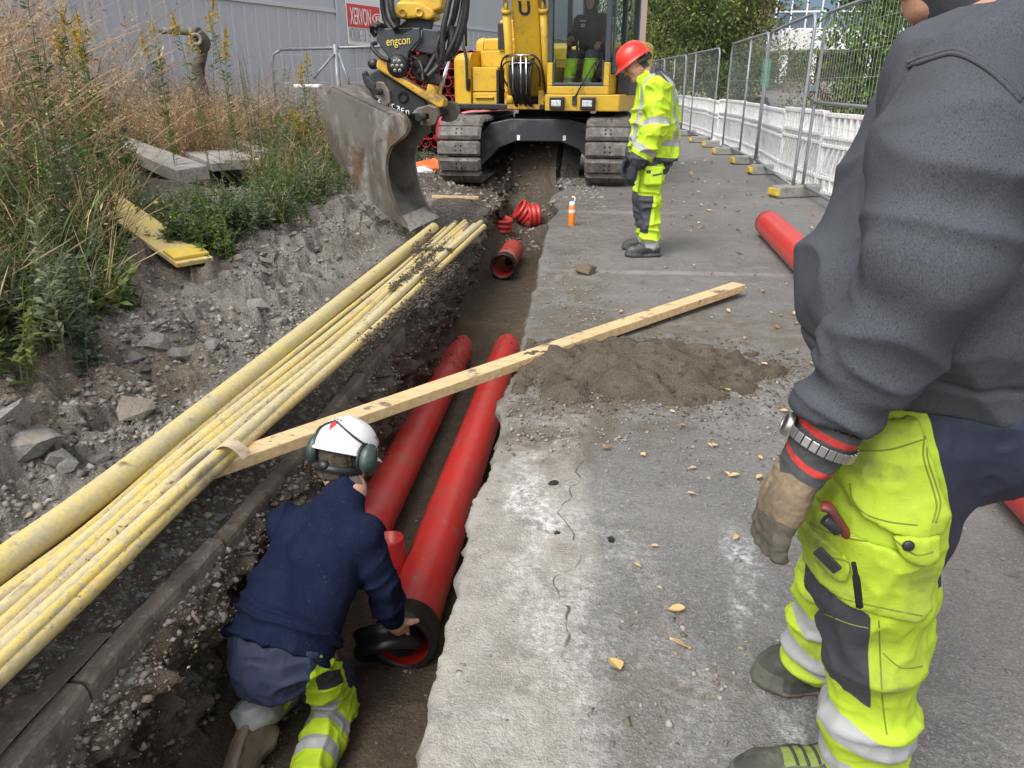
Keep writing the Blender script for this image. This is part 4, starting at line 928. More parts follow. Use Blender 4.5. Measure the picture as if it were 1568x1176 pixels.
# stick down to the tilt head
st = [(5.1, 4.7), (4.95, 5.1), (4.65, 5.15), (4.7, 4.5), (4.9, 3.4), (4.97, 2.15), (5.12, 2.02), (5.32, 2.12), (5.42, 3.3), (5.4, 4.5)]
mb = MB(); mb.prism(st, UB(BA - .02, 0, 0), FB, ZU, .30); mb.build("stick", M['yel_dirty'], dig, bevel=.012)
E1 = lambda x, y, dY=0.0: aty(x, y, 7 + dY)
def slab(mb, px, y0, th, mi=0):
    """an outline given by the sight lines through its corners, standing at distance y0 and th deep"""
    A_ = [aty(x, y, y0) for x, y in px]; n = len(A_); V = A_ + [a + np.array([0, th, 0]) for a in A_]
    return mb.add(V, [tuple(range(n)), tuple(range(n, 2 * n))[::-1]] + [(i, n + i, n + (i + 1) % n, (i + 1) % n) for i in range(n)], False, mi)
mb = MB(); slab(mb, [(609, 2), (640, 2), (652, 8), (664, 16), (665, 26), (655, 30), (640, 27), (612, 29), (604, 22), (606, 8)], 7.05, .34); slab(mb, [(612, -30), (680, -30), (676, 14), (655, 20), (612, 8)], 7.1, .3)
mb.build("bucket_link", M['yel'], dig, bevel=.02)
mb = MB()
for (x, y) in ((616, 20), (642, 19)):
    c = aty(x, y, 7.04); mb.pipe(c + (0, .05, 0), c, [(0, .0), (0, .036), (.055, .036), (.055, .022), (.03, .022), (.03, 0)], 16)
mb.build("pivot_pin", M['yel_dirty'], dig)
tl = empty("tilt_head", (0, 0, 0), None, None); tl.parent = dig; tl.location = Vector(E1(610, 80)) - dig.location
mb = MB(); slab(mb, [(577, 43), (643, 42), (644, 60), (626, 80), (624, 98), (620, 108), (611, 115), (602, 113), (596, 104), (595, 88), (583, 72), (576, 60)], 6.97, .045)
slab(mb, [(646, 43), (672, 46), (674, 64), (664, 84), (630, 78), (645, 60)], 7.02, .3); slab(mb, [(604, 44), (650, 10), (668, 14), (660, 46)], 7.15, .06); slab(mb, [(596, 42), (606, 14), (613, 14), (610, 42)], 7.07, .06)
mb.build("tilt_housing", M['gun'], tl, bevel=.012)
mb = MB(); slab(mb, [(602, 44), (632, 43), (616, 51), (604, 52)], 6.965, .004); mb.build("housing_slot", M['dark_hole'], tl)
c = aty(609, 101, 6.95); mb = MB(); mb.pipe(c + (0, .03, 0), c - (0, .02, 0), [(0, .098), (.03, .098), (.04, .085), (.05, .085), (.05, 0)], 24); hub = mb.build("tilt_hub", M['blk'], tl)
mb = MB()
for k in range(7):
    q = c + (0, -.022, 0) + np.array([math.cos(k * 1.047) * .042 * (k < 6), 0, math.sin(k * 1.047) * .042 * (k < 6)]); mb.pipe(q + (0, .004, 0), q - (0, .006, 0), [(0, .016), (.008, .016), (.01, .006)], 8)
mb.build("hub_bolt", mat("grey_bolts", (.3, .29, .27), .5, metal=.5), hub)
o1 = aty(592, 70, 6.962); w1 = np.linalg.norm(aty(628, 67, 6.962) - o1)
text_mesh("maker_lettering", "engcon", .098, mat("yellow_lettering", (.70, .55, .12), .5), o1, aty(628, 67, 6.962) - o1, np.array([0, 0, 1.0]), tl, .004, width=w1)
mb = MB(); slab(mb, [(582, 88), (576, 95), (576, 104), (590, 113), (640, 146), (672, 165), (679, 163), (680, 153), (668, 143), (664, 132), (655, 128), (652, 141), (620, 122), (600, 112), (594, 93)], 6.95, .22); tb_ = mb.build("tilt_beam", M['yel_dirty'], tl, bevel=.012)
mb = MB()
for (x, y, r) in ((571, 98, .05), (667, 153, .018)):
    c = aty(x, y, 7.89); mb.pipe(c + (0, .04, 0), c, [(0, r), (.05, r), (.05, 0)], 14)
mb.build("beam_pin", M['blk'], tb_)
mb = MB(); slab(mb, [(566, 112), (575, 106), (600, 122), (650, 152), (656, 166), (648, 180), (625, 176), (588, 158), (568, 146), (560, 128)], 7.02, .42); slab(mb, [(630, 84), (652, 82), (664, 100), (668, 128), (650, 130), (628, 112)], 7.05, .25); slab(mb, [(555, 122), (553, 110), (559, 108), (562, 116), (577, 128), (574, 142), (560, 134)], 7, .1)
mb.build("rotator", M['blk'], tl, bevel=.015)
c = aty(644, 99, 7); mb = MB(); mb.pipe(c + (0, .1, 0), c, [(0, .08), (.06, .08), (.1, .06), (.1, 0)], 18); mb.build('motor', M['dark_hole'], tl); mb = MB(); mb.pipe(aty(617, 149, 7.015) + (0, .02, 0), aty(617, 149, 7.015), [(0, .05), (.03, .05), (.03, .03), (.01, .03)], 18); mb.build("motor", M['dark_hole'], tl)
wm = MB(); rw = random.Random(5)       # worn, unreadable lettering on the lower edge
for k in range(7):
    x = 579 + k * 7.2; y = 157 + k * 3.2; x0 = aty(x, y, 7.005); s1 = .034
    for (u0, v0, u1, v1) in rw.sample([(0, 0, 0, 1), (0, 1, .7, 1), (0, 0, .7, 0), (.7, 0, .7, 1), (0, .5, .7, .5), (0, 0, .7, 1)], 3):
        A = x0 + np.array([u0 * s1, 0, v0 * s1 * 1.1]); B = x0 + np.array([u1 * s1, 0, v1 * s1 * 1.1]); wm.tube([A, B], .004, 4)
wm.build("worn_lettering", M['white_paint'], tl)
mb = MB(); A = aty(687, 88, 7); B = aty(673, 144, 7); mb.tube([A, B], .021, 12); mb.build("tilt_rod", M['chrome'], tl)
mb = MB(); mb.tube([aty(694, 40, 7.02), aty(687, 90, 7)], .032, 12); c = aty(689, 84, 7); mb.ball(c, .035); mb.tube([aty(660, 165, 7.05), aty(664, 180, 7.05), aty(664, 205, 7.15)], [.03, .03, .02], 8); mb.build("tilt_cylinder", M['blk'], tl)
mb = MB(); hz = [[(702, -10), (694, 30), (680, 60), (664, 90), (650, 112), (640, 108)], [(712, -10), (706, 30), (694, 65), (672, 100), (655, 118)], [(690, -10), (684, 20), (678, 50), (676, 90), (660, 112)], [(716, -12), (712, 30), (700, 70), (690, 86)], [(586, -10), (587, 15), (592, 34), (600, 46)], [(592, -10), (594, 14), (598, 30), (606, 44)], [(598, -10), (600, 14), (604, 30)], [(578, 42), (570, 40), (569, 48), (576, 56)], [(585, 42), (577, 37), (573, 42), (577, 52)], [(592, 43), (584, 38), (580, 40)], [(596, 92), (584, 88), (572, 76), (570, 68), (577, 66)], [(630, 96), (634, 110), (644, 122), (654, 126)], [(626, 84), (640, 92), (646, 104), (648, 124)], [(680, 42), (672, 60), (668, 80), (672, 100), (668, 112)]]
for k, h in enumerate(hz):
    mb.tube(smoothpath([aty(x, y, 6.98 + .05 * math.sin(k * 1.7 + i * .7)) for i, (x, y) in enumerate(h)], 7), .026 if k < 4 or k in (4, 5, 6) else .017, 8)
mb.build("hose_bundle", M['hose'], tl)
# bucket: two side plates, curved back, cheek strips, hooks
BN = nrm(np.array([-.27, -.96, -.05])); BP0 = aty(600, 230, 6.78); WID = .54
def bq(x, y, off=0.0):
    d_ = ray(x, y); t = ((BP0 - CP) @ BN) / (d_ @ BN); return CP + d_ * t + BN * off
bk_ = empty("bucket", (0, 0, 0), None, None); bk_.parent = dig; bk_.location = Vector(bq(560, 220)) - dig.location
back = [(508, 133), (500, 143), (496, 165), (498, 198), (509, 232), (530, 263), (560, 299), (590, 329), (612, 345), (628, 353)]
front = [(628, 353), (610, 326), (600, 300), (594, 275), (592, 255), (594, 240), (600, 226), (613, 215), (623, 206), (627, 194), (623, 181), (612, 173), (597, 176)]
back3 = np.array(smoothpath([bq(*p) for p in back], 4)); front3 = np.array(smoothpath([bq(*p) for p in front[1:]], 4))
out = np.vstack([back3, front3])
for k, off in enumerate((0.0, -WID)):
    n = len(out); A_ = out + BN * off; B_ = A_ - BN * .03
    F = [tuple(range(n)), tuple(range(n, 2 * n))[::-1]] + [(i, n + i, n + (i + 1) % n, (i + 1) % n) for i in range(n)]
    mesh("side_plate", np.vstack([A_, B_]), F, M['bucket'] if k == 0 else M['bucket_in'], bk_)
n = len(back3); cen = out.mean(0); V = []
for sft in (0, 1):
    for w in (-.006, -.4, -WID - .024):
        for p in back3:
            q = p + BN * w * (1 if w != -.4 else 1); V.append(q + (cen - q - BN * ((cen - q) @ BN)) * (.035 * sft) if sft else q)
F = [(s * 3 * n + r * n + i, s * 3 * n + r * n + i + 1, s * 3 * n + (r + 1) * n + i + 1, s * 3 * n + (r + 1) * n + i) for s in (0, 1) for r in (0, 1) for i in range(n - 1)]
mi = [0] * (len(F) // 2) + [1] * (len(F) // 2)
mesh("back_shell", V, F, [M['bucket'], M['bucket_in']], bk_, True, None, mi)
tp = [back3[0], bq(597, 176), bq(597, 176) - BN * WID, back3[0] - BN * WID]; mb = MB(); mb.add(tp + [p - ZU * .03 for p in tp], [(0, 1, 2, 3), (7, 6, 5, 4), (0, 4, 5, 1), (1, 5, 6, 2), (2, 6, 7, 3), (3, 7, 4, 0)]); mb.build("top_plate", M['bucket'], bk_)
ck = [(600, 177), (612, 173.5), (622, 181.5), (626, 194), (622, 205), (612, 214), (599, 225), (593, 240), (591, 256), (593, 276), (599, 301), (609, 327), (626, 351), (600, 335), (580, 300), (571, 270), (566, 242), (568, 214), (578, 195)]
A_ = [bq(x, y, .014) for x, y in ck]; B_ = [bq(x, y, -.002) for x, y in ck]; n = len(ck); mb = MB(); mb.add(A_ + B_, [tuple(range(n)), tuple(range(n, 2 * n))[::-1]] + [(i, n + i, n + (i + 1) % n, (i + 1) % n) for i in range(n)]); mb.build("cheek_plate", M['bucket'], bk_, bevel=.005)
mb = MB(); e0 = bq(606, 337); e1 = bq(629, 355); mb.add([e0, e1, e1 - BN * (WID + .02), e0 - BN * (WID + .02)] + [p + np.array([.02, 0, .02]) for p in (e0, e1, e1 - BN * (WID + .02), e0 - BN * (WID + .02))], [(3, 2, 1, 0), (4, 5, 6, 7), (0, 1, 5, 4), (1, 2, 6, 5), (2, 3, 7, 6), (3, 0, 4, 7)]); mb.build("cutting_edge", mat("polished_edge_steel", (.42, .41, .40), .35, metal=.7, layers=[((.25, .23, .2), 14, .5, .7)]), bk_)
for (poly, off) in (([(556, 150), (553, 132), (560, 126), (570, 128), (578, 142), (580, 160), (572, 166)], -.2), ([(556, 150), (553, 132), (560, 126), (570, 128), (578, 142), (580, 160), (572, 166)], -.62), ([(612, 178), (622, 168), (640, 163), (652, 167), (655, 180), (650, 194), (640, 198), (626, 195), (630, 186), (640, 186), (640, 178), (628, 178)], -.2), ([(612, 178), (622, 168), (640, 163), (652, 167), (655, 180), (650, 194), (640, 198), (626, 195), (630, 186), (640, 186), (640, 178), (628, 178)], -.62)):
    A_ = [bq(x, y, off) for x, y in poly]; B_ = [bq(x, y, off - .06) for x, y in poly]; n = len(poly); mb = MB(); mb.add(A_ + B_, [tuple(range(n)), tuple(range(n, 2 * n))[::-1]] + [(i, n + i, n + (i + 1) % n, (i + 1) % n) for i in range(n)]); mb.build("hook", M['bucket'] if off > -.3 else M['bucket_in'], bk_, bevel=.01)
mb = MB(); mb.tube([bq(565, 142, -.1), bq(565, 142, -.75)], .03, 12); mb.tube([bq(632, 182, -.1), bq(632, 182, -.75)], .03, 12); mb.build("hook_pin", M['blk'], bk_)
# earth running off the cutting edge on to the conduits
g = np.random.default_rng(9); pts = []
for a, b_, n in (((650, 340), (668, 430), 300), ((630, 352), (660, 450), 300), ((640, 380), (690, 380), 260), ((600, 440), (690, 360), 350), ((560, 520), (650, 440), 220), ((640, 470), (700, 400), 260)):
    p0 = atz(*a, .10); p1 = atz(*b_, .085)
    for _ in range(n * 2): t = g.random(); pts.append(p0 * (1 - t) + p1 * t + g.normal(0, .02, 3) * (1.2, 1.8, .3) - (0, 0, .012))
pts = np.array(pts); stones("loose_earth", pts, .0045 * 3.4 ** g.random(len(pts)) ** 1.5, np.tile(np.array([.075, .06, .046]), (len(pts), 1)) * g.uniform(.7, 1.4, (len(pts), 1)), "dark earth spilled from the bucket over the yellow conduits", "soil")
# ------------------------------------------------------------------ fence along the road
M['galv'] = mat("galvanised_tube", (.27, .295, .32), .5, metal=.35, layers=[((.19, .205, .22), 9, .5, .72, 5)])
M['wire'] = mat("galvanised_wire", (.36, .38, .40), .5, metal=.2)
M['barrier'] = mat("scuffed_white_plastic", (.82, .82, .82), .5, layers=[((.62, .61, .59), 5, .52, .74, 7, (1, 1, 2)), ((.45, .42, .38), 17, .68, .78, 6)], bump=(30, .06, 3))
M['concrete'] = mat("fence_foot_concrete", (.25, .245, .225), .95, layers=[((.15, .145, .13), 8, .45, .7, 6), ((.34, .33, .3), 30, .55, .7, 5)], bump=(50, .5, 5))
M['ylw_cap'] = mat("yellow_reflector", (.55, .37, .03), .7, layers=[((.25, .2, .1), 14, .5, .7, 5)])
def fence_panel(A, B, label, zt=2.1, zb=.12, mids=(.3,), waist=None, group="steel mesh fence panels along the road", roundtop=True, name="mesh_fence"):
    A = np.array([A[0], A[1], 0.0]); B = np.array([B[0], B[1], 0.0]); L = np.linalg.norm(B - A); d_ = (B - A) / L
    root = empty(name, A, label, "fence", group)
    def q(s, z): return A + d_ * s + np.array([0, 0, z])
    mb = MB(); r_ = .021; c_ = .16
    top = [q(.02, zb)] + [q(.02, z) for z in (zb + .4, 1.2, zt - c_)] + [q(.02 + c_ * (1 - math.cos(t)), zt - c_ + c_ * math.sin(t)) for t in (.5, 1.0, 1.4)] + [q(L / 2, zt)] + [q(L - .02 - c_ * (1 - math.cos(t)), zt - c_ + c_ * math.sin(t)) for t in (1.4, 1.0, .5)] + [q(L - .02, z) for z in (zt - c_, 1.2, zb)]
    mb.tube(top, r_, 8); mb.tube([q(.02, zb + .02), q(L - .02, zb + .02)], r_, 8)
    for m_ in mids: mb.tube([q(L * m_, zb), q(L * m_, zt)], r_ * .9, 8)
    if waist: mb.tube([q(.02, waist), q(L - .02, waist)], r_ * .9, 8)
    for s in (.02, L - .02): mb.tube([q(s, 0.02), q(s, zb)], r_ * .8, 8)
    mb.build("fence_frame", M['galv'], root)
    mb = MB()
    for s in np.arange(.1, L - .05, .11): mb.tube([q(s, zb), q(s, zt - .03)], 0.0017, 4, caps=False)
    for z in np.linspace(zb + .25, zt - .2, 7): mb.tube([q(.03, z), q(L - .03, z)], 0.0017, 4, caps=False)
    mb.build("wire_mesh", M['wire'], root); return root
f0 = atz(1228, 288, .1); f1 = atz(1270, 312, .1); fd_ = nrm(f1 - f0)
fp0 = fence_panel(f0, f0 + fd_ * 3.5, "steel mesh fence panel nearest the camera, with a rail at waist height", waist=1.12, mids=())
pA, pB, pC = atz(1214, 290, .1), atz(1157, 248, .1), atz(1106, 223, .1)
fence_panel(pA, pB, "steel mesh fence panel in front of the white glazed building", mids=())
fence_panel(pB + (0, .06, 0), pC, "steel mesh fence panel third along from the camera", mids=(.42,))
pD, pE = atz(1090, 214, .1), atz(1043, 199, .1)
fence_panel(pD, pE, "steel mesh fence panel standing before the green trees", mids=(.68,))
pF = np.array([2.45, 28.5, 0]); fence_panel(pE + (0, .1, 0), pE + nrm(pF - pE) * 3.5, "far steel mesh fence panel just right of the man in the red helmet", mids=(.5,))
fence_panel(pE + nrm(pF - pE) * 3.6, pE + nrm(pF - pE) * 7.1, "farthest steel mesh fence panel, seen past the hi-vis jacket", mids=(.5,))
mb = MB(); c = (f0 + pA) / 2
for z in (1.28,): mb.box(c + (0, 0, z - .1), (.06, .03, .035), np.array([nrm(np.array([f0[0] - pA[0], f0[1] - pA[1], 0])), nrm(np.array([-(f0[1] - pA[1]), f0[0] - pA[0], 0])), [0, 0, 1]]))
mb.build("clamp", M['galv'], fp0, bevel=.008)
def foot(p, yaw, label, caps=(1, 1)):
    root = empty("concrete_block", (p[0], p[1], 0), label, "fence foot", "concrete fence feet on the asphalt"); c_, s_ = math.cos(yaw), math.sin(yaw); A3 = np.array([(c_, s_, 0), (-s_, c_, 0), (0, 0, 1.0)])
    mb = MB(); mb.box((p[0], p[1], .075), (.34, .11, .072), A3, taper=.94); mb.build("block", M['concrete'], root, bevel=.02)
    mb = MB(); mb.box(np.array([p[0], p[1], .075]) - A3[0] * .335, (.028, .1145, .045), A3, taper=.85); mb.build("yellow_end", M['ylw_cap'], root, bevel=.012); mb = MB(); mb.box(np.array([p[0], p[1], .075]) + A3[0] * .335, (.028, .1145, .045), A3, taper=.85); mb.build("yellow_end", M['ylw_cap'], root, bevel=.012)
fy = math.atan2(0.02, 1)
foot((f0 + pA) / 2 + (.0, 0, 0), .35, "concrete fence foot nearest the camera, under two fence posts"); foot(atz(1180, 262, .05), .1, "concrete fence foot on the bare asphalt midway along the second panel"); foot(atz(1150, 247, .05), .1, "concrete fence foot under the joint of the second and third panels")
foot(atz(1118, 233, .05), .05, "concrete fence foot fourth from the camera"); foot(atz(1100, 222, .05), .05, "concrete fence foot fifth from the camera"); foot(atz(1078, 215, .05), 0, "concrete fence foot sixth from the camera"); foot(atz(1050, 205, .05), 0, "concrete fence foot beside the hi-vis jacket")
# white plastic barriers behind it
def barrier(A, B, label, hgt=1.0):
    A = np.array([A[0], A[1], 0.0]); B = np.array([B[0], B[1], 0.0]); L = np.linalg.norm(B - A); d_ = (B - A) / L; n_ = np.array([d_[1], -d_[0], 0]); n_ = n_ if n_[0] < 0 else -n_; A3 = np.array([d_, n_, ZU])
    root = empty("barrier", A, label, "barrier", "white plastic barriers behind the fence")
    def bx(mb, s0, s1, z0, z1, o0, o1): mb.box(A + d_ * (s0 + s1) / 2 + n_ * (o0 + o1) / 2 + ZU * (z0 + z1) / 2, (abs(s1 - s0) / 2, abs(o1 - o0) / 2, abs(z1 - z0) / 2), A3)
    mb = MB(); bx(mb, .01, L - .01, .05, hgt, -.03, .0); mb.build("panel", M['barrier'], root)
    mb = MB()
    for (z0, z1) in ((hgt - .05, hgt), (hgt - .30, hgt - .26), (hgt - .40, hgt - .36), (.05, .10), (.22, .26)): bx(mb, .01, L - .01, z0, z1, .001, .052)
    for s in (.01, L - .06): bx(mb, s, s + .05, .101, hgt - .051, .001, .033)
    n1 = int(L / .16)
    for k in range(n1): s = .1 + k * (L - .2) / n1; bx(mb, s, s + .045, hgt - .259, hgt - .051, .001, .045); bx(mb, s, s + .05, .101, .219, .001, .045)
    for k in range(n1 + 2):         # slanting ribs
        s = .06 + k * (L - .3) / (n1 + 1); p0 = A + d_ * (s + .17) + ZU * .265; p1 = A + d_ * s + ZU * (hgt - .405)
        w = d_ * .022; V = [p0 - w, p0 + w, p1 + w, p1 - w]; V = [v + n_ * .001 for v in V] + [v + n_ * .045 for v in V]
        mb.add(V, [(0, 1, 2, 3), (7, 6, 5, 4), (0, 4, 5, 1), (1, 5, 6, 2), (2, 6, 7, 3), (3, 7, 4, 0)])
    mb.build("rib", M['barrier'], root, bevel=.006)
    mb = MB(); bx(mb, L * .5 - .07, L * .5 + .07, .50, .60, .027, .034); mb.build("handle_hole_plate", mat("handle_hole_grey", (.42, .43, .43), .4), root)  # grey plate added in place of the open handle hole
bl = [np.array([4.05, 5.6, 0]), f0 + (.52, -1.7, 0), f0 + (.22, .15, 0), pA + (.36, 2.2, 0), pB + (.24, .9, 0), pC + (.22, -.9, 0), pC + (.1, 1.3, 0), pD + (.12, 1.6, 0), pE + (.22, .4, 0), pE + (.12, 3.4, 0), pE + (-.1, 7, 0)]
bn = ["white barrier half hidden behind the man's elbow", "white barrier with slanting ribs next to the grey sweater", "white barrier just behind the nearest two fence posts, bent inwards", "white barrier fourth from the camera", "white barrier behind the third fence panel", "white barrier before the gap in the fence panels", "white barrier at the foot of the green trees, taller rim", "white barrier behind the panel in front of the trees", "white barrier second last to the far end", "farthest white barrier at the end of the road"]
for i in range(len(bl) - 1): barrier(bl[i], bl[i + 1] + nrm(bl[i] - bl[i + 1]) * .03, bn[i], .98 + .02 * (i % 3))
# ------------------------------------------------------------------ buildings
M['cladding'] = mat("grey_metal_cladding", (.46, .475, .52), .5, layers=[((.42, .435, .48), .8, .4, .65, 5, (1, 1, .2))])
M['seam'] = mat("pale_seam", (.52, .53, .56), .5)
wd_ = nrm(np.array([.47, 1.12, 0])); W0 = aty(525, 68, 20.0); W0[2] = 0; wnn = np.array([wd_[1], -wd_[0], 0])
def Wp(s, z, o=0.0): return W0 + wd_ * s + ZU * z + wnn * o
def won(px, py):
    d_ = ray(px, py); t = ((W0 - CP) @ wnn) / (d_ @ wnn); p = CP + d_ * t; return (p - W0) @ wd_, p[2]
hall = empty("warehouse", Wp(0, 0), "grey metal clad hall with a pale horizontal seam behind the weeds", "building")
mb = MB(); a0, a1 = -22, 16; mb.add([Wp(a0, -.2), Wp(a1, -.2), Wp(a1, 8), Wp(a0, 8), Wp(a0, -.2, -12), Wp(a1, -.2, -12), Wp(a1, 8, -12), Wp(a0, 8, -12)], [(0, 1, 2, 3), (7, 6, 5, 4), (1, 5, 6, 2), (0, 3, 7, 4), (3, 2, 6, 7)]); mb.build("wall", M['cladding'], hall)
mb = MB(); zs = won(515, 18)[1]
mb.box(Wp((a0 + a1) / 2, zs, .02), (19, .02, .03), np.array([wd_, wnn, ZU])); mb.build("wall_seam", M['seam'], hall)
mb = MB()
for s in np.arange(-20, 15, .33): mb.box(Wp(s, zs / 2 - .1, .012), (.03, .011, zs / 2), np.array([wd_, wnn, ZU]))
mb.build("wall_rib", mat("grey_metal_rib", (.48, .495, .54), .5), hall)
mb = MB(); s0 = won(521, 40)[0]; mb.box(Wp(s0, 3.5, .05), (.16, .025, 4.0), np.array([wd_, wnn, ZU])); mb.build("wall_pilaster", mat("wall_pilaster", (.42, .44, .49), .5), hall)
sa, z_hi = won(523.5, -8); sb_, z_lo = won(576, 70); sb_ = sa + (won(572, 30)[0] - sa) * 1.04 + .15; z_lo = won(527, 68)[1]
sgn = empty("sign_board", Wp(sa, z_lo), "white and red company sign reading XERVON on the grey hall", "sign")
mb = MB(); mb.box(Wp((sa + sb_) / 2, (z_lo + z_hi) / 2 + .25, .10), ((sb_ - sa) / 2, .015, (z_hi - z_lo) / 2 + .25), np.array([wd_, wnn, ZU])); mb.build("board", mat("sign_white", (.72, .73, .76), .5), sgn)
zr1 = won(525, 5)[1]; zr0 = won(527, 41)[1]; sL = won(526, 25)[0]; sR = sb_ - .08
mb = MB(); mb.box(Wp((sL + sR) / 2, (zr0 + zr1) / 2, .118), ((sR - sL) / 2, .002, (zr1 - zr0) / 2), np.array([wd_, wnn, ZU])); mb.build("red_band", mat("sign_red", (.62, .055, .07), .5), sgn)
tw = won(559, 25)[0] - won(527, 25)[0]; th = (zr1 - zr0) * .74
text_mesh("sign_lettering", "XERVON", th / .70, mat("sign_letter_white", (.8, .8, .8), .5), Wp(sL + .10, zr0 + (zr1 - zr0) * .13, .126), wd_, ZU, sgn, .004, width=tw)
text_mesh("sign_lettering", "\u00ae", .34, mat("sign_letter_white_small", (.8, .8, .8), .5), Wp(sL + .16 + tw, zr1 - .40, .126), wd_, ZU, sgn, .004, width=.5)
text_mesh("sign_lettering", "WORKING FOR THE FUTURE", .46, mat("sign_letter_grey", (.30, .31, .34), .5), Wp(sL + .02, won(529, 63)[1], .122), wd_, ZU, sgn, .004, width=(sR - sL) - .05)
# panel of fence in front of the hall
q0 = aty(414, 76, 15.5); q1 = aty(570, 70, 15.0); zt = q0[2]
root = empty("mesh_fence", (q0[0], q0[1], .2), "steel fence panel with braces standing among weeds before the grey hall", "fence")
mb = MB(); mb.tube([q0 - (0, 0, 1.6), q0 - (0, 0, .25), q0 - (-.05, 0, .08), q0 + (.22, 0, 0)], .028, 8); mb.tube([q0 + (.2, 0, 0), q1 + (.6, 0, 0)], .028, 8); p = aty(513, 68, 15.2); mb.tube([p, p - (0, 0, 1.9)], .05, 8)
for (x, y) in ((480, 120), (536, 132)): mb.tube([aty(512 if x < 500 else 519, 82, 15.15), aty(x, y, 14.9)], .022, 8)
mb.build("fence_frame", M['galv'], root)
mb = MB()
for x in np.arange(q0[0] + .1, q1[0] + .6, .12): mb.tube([(x, 15.3, zt - .02), (x, 15.3, zt - 1.7)], .003, 4, caps=False)
for z in np.arange(zt - 1.6, zt, .25): mb.tube([(q0[0], 15.3, z), (q1[0] + .6, 15.3, z)], .003, 4, caps=False)
mb.build("wire_mesh", M['wire'], root)
mb = MB(); p = aty(472, 132, 13.0); mb.box(p, (.22, .1, .03)); tag(mb.build("white_slab", M['white_paint'], origin=p, bevel=.02), "pale slab lying among the weeds before the grey hall", "slab")
# glazed building with a white canopy, right
BY = 46.0
def bp(x, y, o=0.0): p = aty(x, y, BY); p[1] -= o; return p
x0 = bp(1174, 50)[0]; x1 = bp(1480, 50)[0]; zf1 = bp(1200, 50)[2]; zf0 = bp(1200, 81)[2]
ob = empty("office_building", (x0, BY, 2.0), "office block with blue glazing above a white canopy on columns", "building")
mb = MB(); mb.bb(x0 + .3, x1, BY - .1, BY + 14, 1.6, 12); mb.build("wall", mat("dull_grey_wall", (.2, .2, .2), .8), ob)  # one even dull grey over the whole block
mb = MB(); mb.bb(x0, x1, BY - 3.5, BY - .12, zf0, zf1); mb.build("canopy", mat("white_canopy", (.75, .76, .77), .5, layers=[((.6, .6, .6), 2, .5, .7)]), ob, bevel=.04)
mb = MB()
for x in np.arange(x0 + .2, x1, .42): mb.bb(x, x + .05, BY - 3.53, BY - 3.502, zf0 + .03, zf1 - .03)
mb.build("canopy_rib", M['barrier'], ob)
mg = mat("blue_glazing", (.10, .155, .22), .08, spec=.8, layers=[((.05, .075, .11), .45, .5, .56, 1)])
mb = MB(); mb.bb(x0 + .35, x1, BY - .115, BY - .105, zf1 + .02, 11.5); mb.build("glazing", mg, ob)
mb = MB(); mz = mat("white_mullion", (.6, .62, .64), .5)
for x in np.arange(x0 + .35, x1, .8): mb.bb(x - .035, x + .035, BY - .17, BY - .116, zf1 + .02, 11.5)
for z in np.arange(zf1 + .02, 11.5, 1.0): mb.bb(x0 + .35, x1, BY - .165, BY - .1165, z - .04, z + .04)
mb.build("mullion", mz, ob)
for (px, w) in ((1179, .22), (1222, .12), (1300, .12), (1370, .12)):
    p = bp(px, 81, 3.2); mb = MB(); mb.bb(p[0] - w, p[0] + w, BY - 3.3, BY - 3.0, .6, zf0 - .004); mb.build("column", M['barrier'], ob)
p = aty(1168, 20, 50); mb = MB(); mb.bb(p[0] - 7, p[0] + .2, 50, 60, 1.5, 13); bb_ = mb.build("brick_building", mat("brown_brick", (.22, .15, .11), .9, layers=[((.3, .22, .17), 3, .4, .7)])); tag(bb_, "brown brick block beyond the trees left of the glazed building", "building")
p = aty(984, 45, 24); mb = MB(); mb.box(np.array([p[0], 24, 2.2]), (.09, .09, 2.2)); mb.tube([(p[0], 23.9, 4.3), (p[0], 23.9, 6)], .03, 8); tag(mb.build("post", mat("brown_post", (.3, .24, .2), .8), origin=(p[0], 24, 0)), "brown post rising right behind the digger's cab", "post")
mb = MB(); p = aty(1172, 113, 26); mb.box(p, (.12, .06, .42)); mb.tube([p - (0, 0, .4), p - (0, 0, 1.6)], .03, 8); tag(mb.build("sign_post", mat("green_sign", (.02, .22, .08), .5), origin=p), "small green sign by the path behind the fence", "sign")

# ------------------------------------------------------------------ pipes stacked behind the digger
M['stack'] = mat("dark_red_pipe", (.30, .018, .026), .4, layers=[((.2, .02, .02), 4, .45, .7)])
mb = MB(); o_ = np.zeros(3); mb.pipe((0, 0, 0), (0, 3, 0), [(3, .080), (0, .080), (0, .069), (1.2, .069)], 18); pm_ = mb.build("stacked_pipe", M['stack'])
k = 0
for row in range(11):
    for c_ in range(10 - row // 4):
        o = pm_ if k == 0 else pm_.copy()
        if k: COL.objects.link(o)
        o.location = (-3.15 + c_ * .168 + (.084 if row % 2 else 0), 13.9 + .03 * math.sin(k * 5.1), .34 + row * .146); k += 1
        tag(o, "dark red pipe in the honeycomb stack left behind the digger", "pipe", "red pipes stacked behind the digger")
mb = MB(); mb.bb(-3.3, -1.4, 14.2, 14.35, 0, .255); mb.bb(-3.3, -1.4, 16.2, 16.35, 0, .255); tag(mb.build("bearer", M['old_wood']), "timber bearers under the stack of red pipes", "timber")
def lump(name, c, r, m, label, cat, seed, amp=.35, nu=28, nv=18):
    mb = MB(); mb.ball((0, 0, 0), (1, 1, 1), None, nu, nv); V = np.array(mb.V); V = V * (1 + amp * fbm(V * 2.2 + seed, 3, seed) + amp * .6 * np.abs(fbm(V * 5 + seed, 2, seed + 1)))[:, None] * np.asarray(r) + np.asarray(c)
    return tag(mesh(name, V, mb.F, m, None, True, None, None, c), label, cat)
